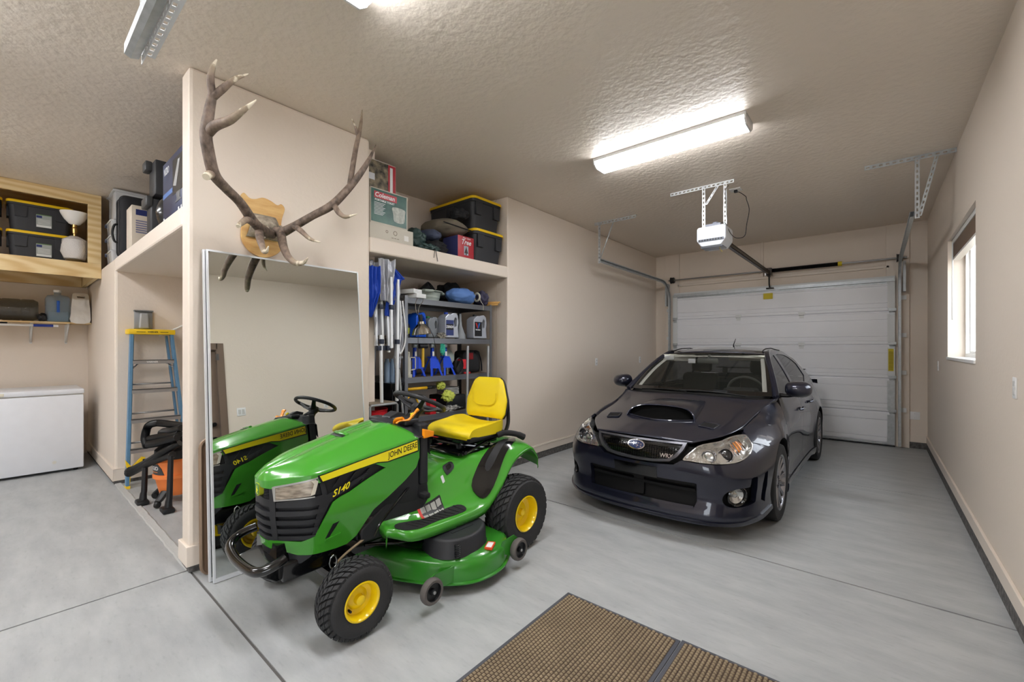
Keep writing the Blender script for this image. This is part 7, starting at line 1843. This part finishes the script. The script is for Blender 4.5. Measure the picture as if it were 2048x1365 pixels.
# fourth shelf
wl_ = thing('polisher', 'grey domed power polisher with yellow trim lying on the lower shelf', 'power tool', (-3.72, 2.83, Z2)); mb = MB(); mb.lathe([(0, .13), (.045, .125), (.085, .09), (.105, .03), (.105, 0)] , T(0, .02, .08) @ R(-.9, 'X'), 32); 
for r in (.06, .08, .098): mb.lathe([(r - .004, .0), (r, .006), (r + .004, 0)], T(0, .02, .08) @ R(-.9, 'X') @ T(0, 0, interp([.045, .085, .105], [.125, .09, .03], r)), 32)
mb.build('hood', cm('dome_grey', (0.62, 0.63, 0.64), .4), wl_)
mb = MB(); mb.rbox(-.07, .07, -.20, -.02, .05, .20, .04); mb.build('housing', cm('housing_grey', (0.36, 0.35, 0.34), .5), wl_)
mb = MB(); mb.tube(spline([(.075, -.20, .12), (.078, -.15, .19), (.078, -.08, .205), (.078, -.04, .15), (.078, -.01, .07)], 5), .008, 8); mb.build('trim', cm('trim_yellow', (0.90, 0.70, 0.12), .4), wl_)
yh = thing('yellow_handle_tool', 'tool with yellow and black handle lying on top under the third shelf', 'hand tool', (-3.60, 2.80, Z2 + .28)); MB().cyl((0, -.16, 0), (0, .08, 0), .016, 10).build('grip', _mc['trim_yellow'], yh); MB().cyl((0, .08, 0), (0, .19, 0), .018, 10).build('shank', M_BLACK, yh)
F_LIME = mat('lime_cloth', (0.74, 0.78, 0.35), .8, bump=.5, bscale=26)
softy('work_glove', 'lime green work glove crumpled on the lower shelf, upper one', 'glove', (-3.60, 3.07, Z2 + .24), lambda mb: heap(mb, (0, 0, .05), (.05, .055, .045), 41, .35, 4, 3, .3), F_LIME)
softy('work_glove', 'lime green work glove draped below the other glove', 'glove', (-3.58, 3.16, Z2 + .12), lambda mb: heap(mb, (0, 0, .05), (.05, .085, .065), 43, .35, 4, 3, .3), F_LIME)
bk_ = thing('black_case', 'black hard case under the stack of white plates', 'case', (-3.74, 3.28, Z2)); MB().rbox(-.15, .15, -.14, .16, 0, .17, .015).build('case_body', M_BLACK, bk_)
pl0 = thing('paper_plate_stack', 'stack of white plates on the black case', 'plates', (-3.72, 3.28, Z2 + .172)); mb = MB()
for i in range(5): mb.lathe([(0, i * .017), (.10, i * .017), (.125, .010 + i * .017), (.125, .014 + i * .017), (.10, .006 + i * .017)], None, 32)
mb.build('plates', M_PLATE, pl0, merge=False)
softy('cable_heap', 'tangle of white and black cables on the lower shelf', 'cable', (-3.575, 3.14, Z2), lambda mb: heap(mb, (0, 0, .03), (.025, .16, .04), 51, .5, 4, 3.5, .4, flat=-.03), mat('cable_mix', (0.75, 0.74, 0.72), .5, col2=(0.10, 0.10, 0.10), vscale=26))
rc = carton('red_carton', 'small red carton behind the steering wheel on the lower shelf', 'box', (-3.60, 2.93, Z2), (.09, .08, .155), cm('carton_red', (0.78, 0.12, 0.16), .45)); MB().box(.044, .047, -.035, .0, .03, .055).build('print', M_WP, rc)
# bottom shelf
bs2 = thing('socket_set', 'open red socket set with brass sockets on the bottom shelf', 'tool set', (-3.60, 2.95, Z1)); MB().rbox(-.08, .08, -.13, .13, 0, .25, .01).build('case', M_BLACK, bs2); MB().box(-.07, .081, -.10, .10, .25, .262).build('tray', _mc['charger_red'], bs2)
mb = MB()
for i in range(5): mb.cyl((.03, -.07 + i * .033, .262), (.03, -.07 + i * .033, .29), .009, 8)
mb.build('sockets', cm('socket_brass', (0.78, 0.62, 0.30), .35, metal=.7), bs2, merge=False)
tb2 = carton('blue_toolbox', 'dark blue box on the bottom shelf of the rack', 'box', (-3.70, 3.32, Z1), (.28, .36, .24), cm('toolbox_blue', (0.14, 0.18, 0.40), .4))

# ------------------------------------------------------------------ left part of the right alcove
tbz = .962
wt = thing('utility_stand', 'grey tube framed stand with plywood top over the red bucket', 'stand', (-3.64, 2.25, 0))
MB().box(-.20, .20, -.13, .13, tbz - .02, tbz).build('top_board', cm('worn_ply', (0.55, 0.50, 0.43), .7, vary=.3), wt)
for x in (-.205, .215): mb = MB(); mb.tube([(x, -.14, 0), (x, -.14, tbz - .03), (x, -.13, tbz - .015), (x, .13, tbz - .015), (x, .145, tbz - .03), (x, .145, 0)], .011, 8); mb.build('frame_tube', cm('tube_grey', (0.60, 0.61, 0.62), .4, metal=.4), wt)
MB().box(-.20, .20, -.14, .14, .50, .515).build('lower_board', _mc['worn_ply'], wt)
rbk = thing('red_bucket', 'bright red plastic bucket on the stand under the folded canopy', 'bucket', (-3.60, 2.245, .516)); MB().lathe([(0, 0), (.115, 0), (.122, .22), (.126, .225), (.126, .30), (.132, .305), (.132, .36), (.136, .365), (.136, .378), (.128, .378), (.12, .02), (0, .015)], None, 40).build('pail', cm('bucket_red', (0.80, 0.07, 0.14), .3, coat=.3), rbk)
cn = thing('pop_up_canopy', 'folded pop up canopy with white legs and blue and silver cover', 'canopy', (-3.56, 2.27, tbz))
M_LEG = cm('canopy_leg', (0.86, 0.87, 0.88), .35, metal=.2); M_NAV = cm('clip_navy', (0.14, 0.17, 0.24), .4)
for k, (x, y0, y1, z0, z1) in enumerate(((.10, -.02, -.03, .0, .62), (.04, -.04, -.05, .52, 1.22), (.06, .02, -.01, .48, 1.20), (.10, .145, .155, .0, 1.15), (.05, .09, .05, .46, 1.20), (.12, .07, .065, .50, 1.16), (.02, .20, .17, .44, 1.12))):
    MB().box(-.011, .011, -.011, .011, 0, 1, Matrix(((1, 0, 0, x), (0, 1, (y1 - y0), y0), (0, 0, z1 - z0, z0), (0, 0, 0, 1)))).build('leg_tube', M_LEG, cn)
for (x, y, z) in ((.10, -.025, .56), (.10, .148, .56), (.06, .02, .50), (.05, .08, .50), (.10, -.03, .88), (.12, .07, .88), (.10, -.05, .50)): MB().rbox(x - .018, x + .018, y - .02, y + .02, z - .022, z + .022, .004).build('clip', M_NAV, cn)
mb = MB(); mb.tube(spline([(.11, .20, .95), (.12, .225, .70), (.12, .22, .55), (.11, .18, .45), (.10, .17, .50), (.10, .19, .70), (.10, .18, .95)], 6), .008, 6); mb.build('loop_rod', M_LEG, cn)
def drape(name, m, ys, zs, x0, amp, seed, sh=None):
    mb = MB(); nu, nv = 40, 40; rows = []
    for j in range(nv + 1):
        z = lerp(zs[0], zs[1], j / nv); row = []
        for i in range(nu + 1):
            u = i / nu; ya, yb = ys(j / nv); y = lerp(ya, yb, u)
            row.append((x0 + amp * math.sin(u * 19 + seed + 2 * noise.noise(V(z * 5, u * 3, seed))) + amp * 1.3 * noise.noise(V(u * 7, z * 9, seed)), y, z + .02 * noise.noise(V(u * 6, seed, 0))))
        rows.append(row)
    mb.grid(rows); return mb.build(name, m, cn, thick=.003, auto=70)
M_SV = mat('silver_fabric', (0.66, 0.67, 0.70), .35, .35, bump=.6, bscale=30); M_BF = mat('blue_fabric', (0.11, 0.27, 0.68), .6, bump=.4, bscale=20)
drape('silver_cover', M_SV, lambda t: (lerp(-.06, -.10, t), lerp(.20, .16, t)), (.62, 1.30), .03, .022, 1)
drape('silver_flap', M_SV, lambda t: (lerp(-.03, -.055, t), lerp(.09, .12, t)), (.93, 1.32), .115, .016, 4)
drape('blue_cover', M_BF, lambda t: (lerp(.02, .05, t), lerp(.08, .24, t) if t < .8 else lerp(.24, .12, (t - .8) / .2)), (.80, 1.26), .085, .012, 7)
drape('blue_cover', M_BF, lambda t: (-.15, lerp(-.12, -.035, min(1, t * 2))), (.78, 1.24), .10, .014, 9)
drape('silver_side', M_SV, lambda t: (lerp(.16, .12, t), lerp(.20, .265, math.sin(PI * min(1, t * 1.1)) if t < .9 else .3)), (.30, 1.10), .05, .018, 12)
wj = thing('water_jug', 'dark teal five gallon water jug on the stand behind the canopy legs', 'jug', (-3.735, 2.24, tbz)); MB().lathe([(0, 0), (.07, 0), (.075, .03), (.07, .045), (.075, .06), (.075, .12), (.07, .13), (.075, .145), (.075, .22), (.07, .23), (.075, .245), (.07, .31), (.03, .36), (.03, .39), (0, .39)], None, 32).build('jug_body', cm('teal_plastic', (0.08, 0.17, 0.20), .15, alpha=.9, coat=.5), wj)
bbn = thing('black_wire_bin', 'tall black ribbed bin between the canopy and the steel rack', 'bin', (-3.74, 2.491, 0))
mb = MB(); lv = [[(a * k, b * k, z) for a, b in rrect(-.19, .19, -.073, .073, .03, 4)] for z, k in ((0, .9), (1.09, 1.0), (1.10, 1.05), (1.12, 1.05), (1.12, .97))]; mb.grid(lv, closed=True); mb.add([V(*p) for p in lv[-1]], [list(range(20))], False)
for i in range(6): mb.box(.175, .195, -.07 + i * .026, -.062 + i * .026, .3, 1.06)
mb.build('bin_body', cm('bin_gloss', (0.06, 0.06, 0.07), .3), bbn, auto=50)
for k, (y, c, lab) in enumerate(((2.44, 0, 'pale blue spray can on the black bin, left one with red nozzle'), (2.50, 1, 'pale blue spray can on the black bin, right one with ring cap'))):
    t = thing('spray_can', lab, 'spray can', (-3.66, y, 1.122)); MB().lathe([(0, 0), (.027, 0), (.028, .19), (.018, .215), (.018, .235), (0, .235)], None, 20).build('can', cm('can_blue', (0.45, 0.53, 0.62), .3, metal=.3), t)
jh = thing('steel_bar', 'steel bar with T shaped grip leaning on the black bin', 'handle', (-3.515, 2.50, 0)); MB().tube([(0, .06, 0), (0, .05, .55), (0, -.035, 1.36)], .011, 10).build('shaft', M_GALV, jh); MB().cyl((0, -.08, 1.37), (0, .012, 1.37), .016, 10).build('grip', M_GALV, jh)
cbx = thing('camera_box', 'small black and white boxed gadget on the second shelf at the left post', 'box', (-3.80, 2.66, Z4)); MB().rbox(-.05, .05, -.05, .05, 0, .10, .004).build('box_body', M_PLATE, cbx); MB().rbox(-.045, .045, -.045, .045, .10, .25, .01).build('gadget', M_BLACK, cbx)

# ------------------------------------------------------------------ doormats
def doormat(label, x0, x1, y0, y1, z=0.0):
    t = thing('doormat', label, 'mat', ((x0 + x1) / 2, (y0 + y1) / 2, 0), 0, 'ribbed doormats'); hx_, hy_ = (x1 - x0) / 2, (y1 - y0) / 2
    MB().rbox(-hx_, hx_, -hy_, hy_, 0, .006, .002).build('border', M_MATB, t)
    b = .018; st = .0195; mb = MB(); mb.box(-hx_ + b, hx_ - b, -hy_ + b, hy_ - b, .005, .0078)
    nx, ny = int((2 * hx_ - 2 * b) / st), int((2 * hy_ - 2 * b) / st)
    mb.mi = 1
    for i in range(nx):
        for j in range(ny):
            cx = -hx_ + b + (i + .5) * (2 * hx_ - 2 * b) / nx; cy_ = -hy_ + b + (j + .5 + (.25 if i % 2 else -.25)) * (2 * hy_ - 2 * b) / ny; r = st * .37
            if abs(cy_) > hy_ - b: continue
            vs = [V(cx + r * sx, cy_ + r * sy * .9, .0078) for sx, sy in ((-1, -1), (1, -1), (1, 1), (-1, 1))] + [V(cx + r * .55 * sx, cy_ + r * .55 * sy, .0125) for sx, sy in ((-1, -1), (1, -1), (1, 1), (-1, 1))]
            mb.add(vs, [(4, 5, 6, 7), (0, 1, 5, 4), (1, 2, 6, 5), (2, 3, 7, 6), (3, 0, 4, 7)], False)
    mb.build('pile', [M_MATD, M_MATL], t, merge=False, auto=0)['kind'] = 'stuff'
    return t
M_MATB = mat('mat_rubber', (0.30, 0.31, 0.34), .6); M_MATD = mat('mat_brown', (0.30, 0.24, 0.19), .95, vary=.2, vscale=4); M_MATL = mat('mat_tan', (0.60, 0.54, 0.44), .95, vary=.22, vscale=5)
doormat('brown and tan waffle doormat with black rubber edge, the whole left one', -1.402, -.742, 1.05, 2.182)
doormat('brown and tan waffle doormat at the bottom edge of the photo, the right one', -.738, -.08, 1.05, 2.194)
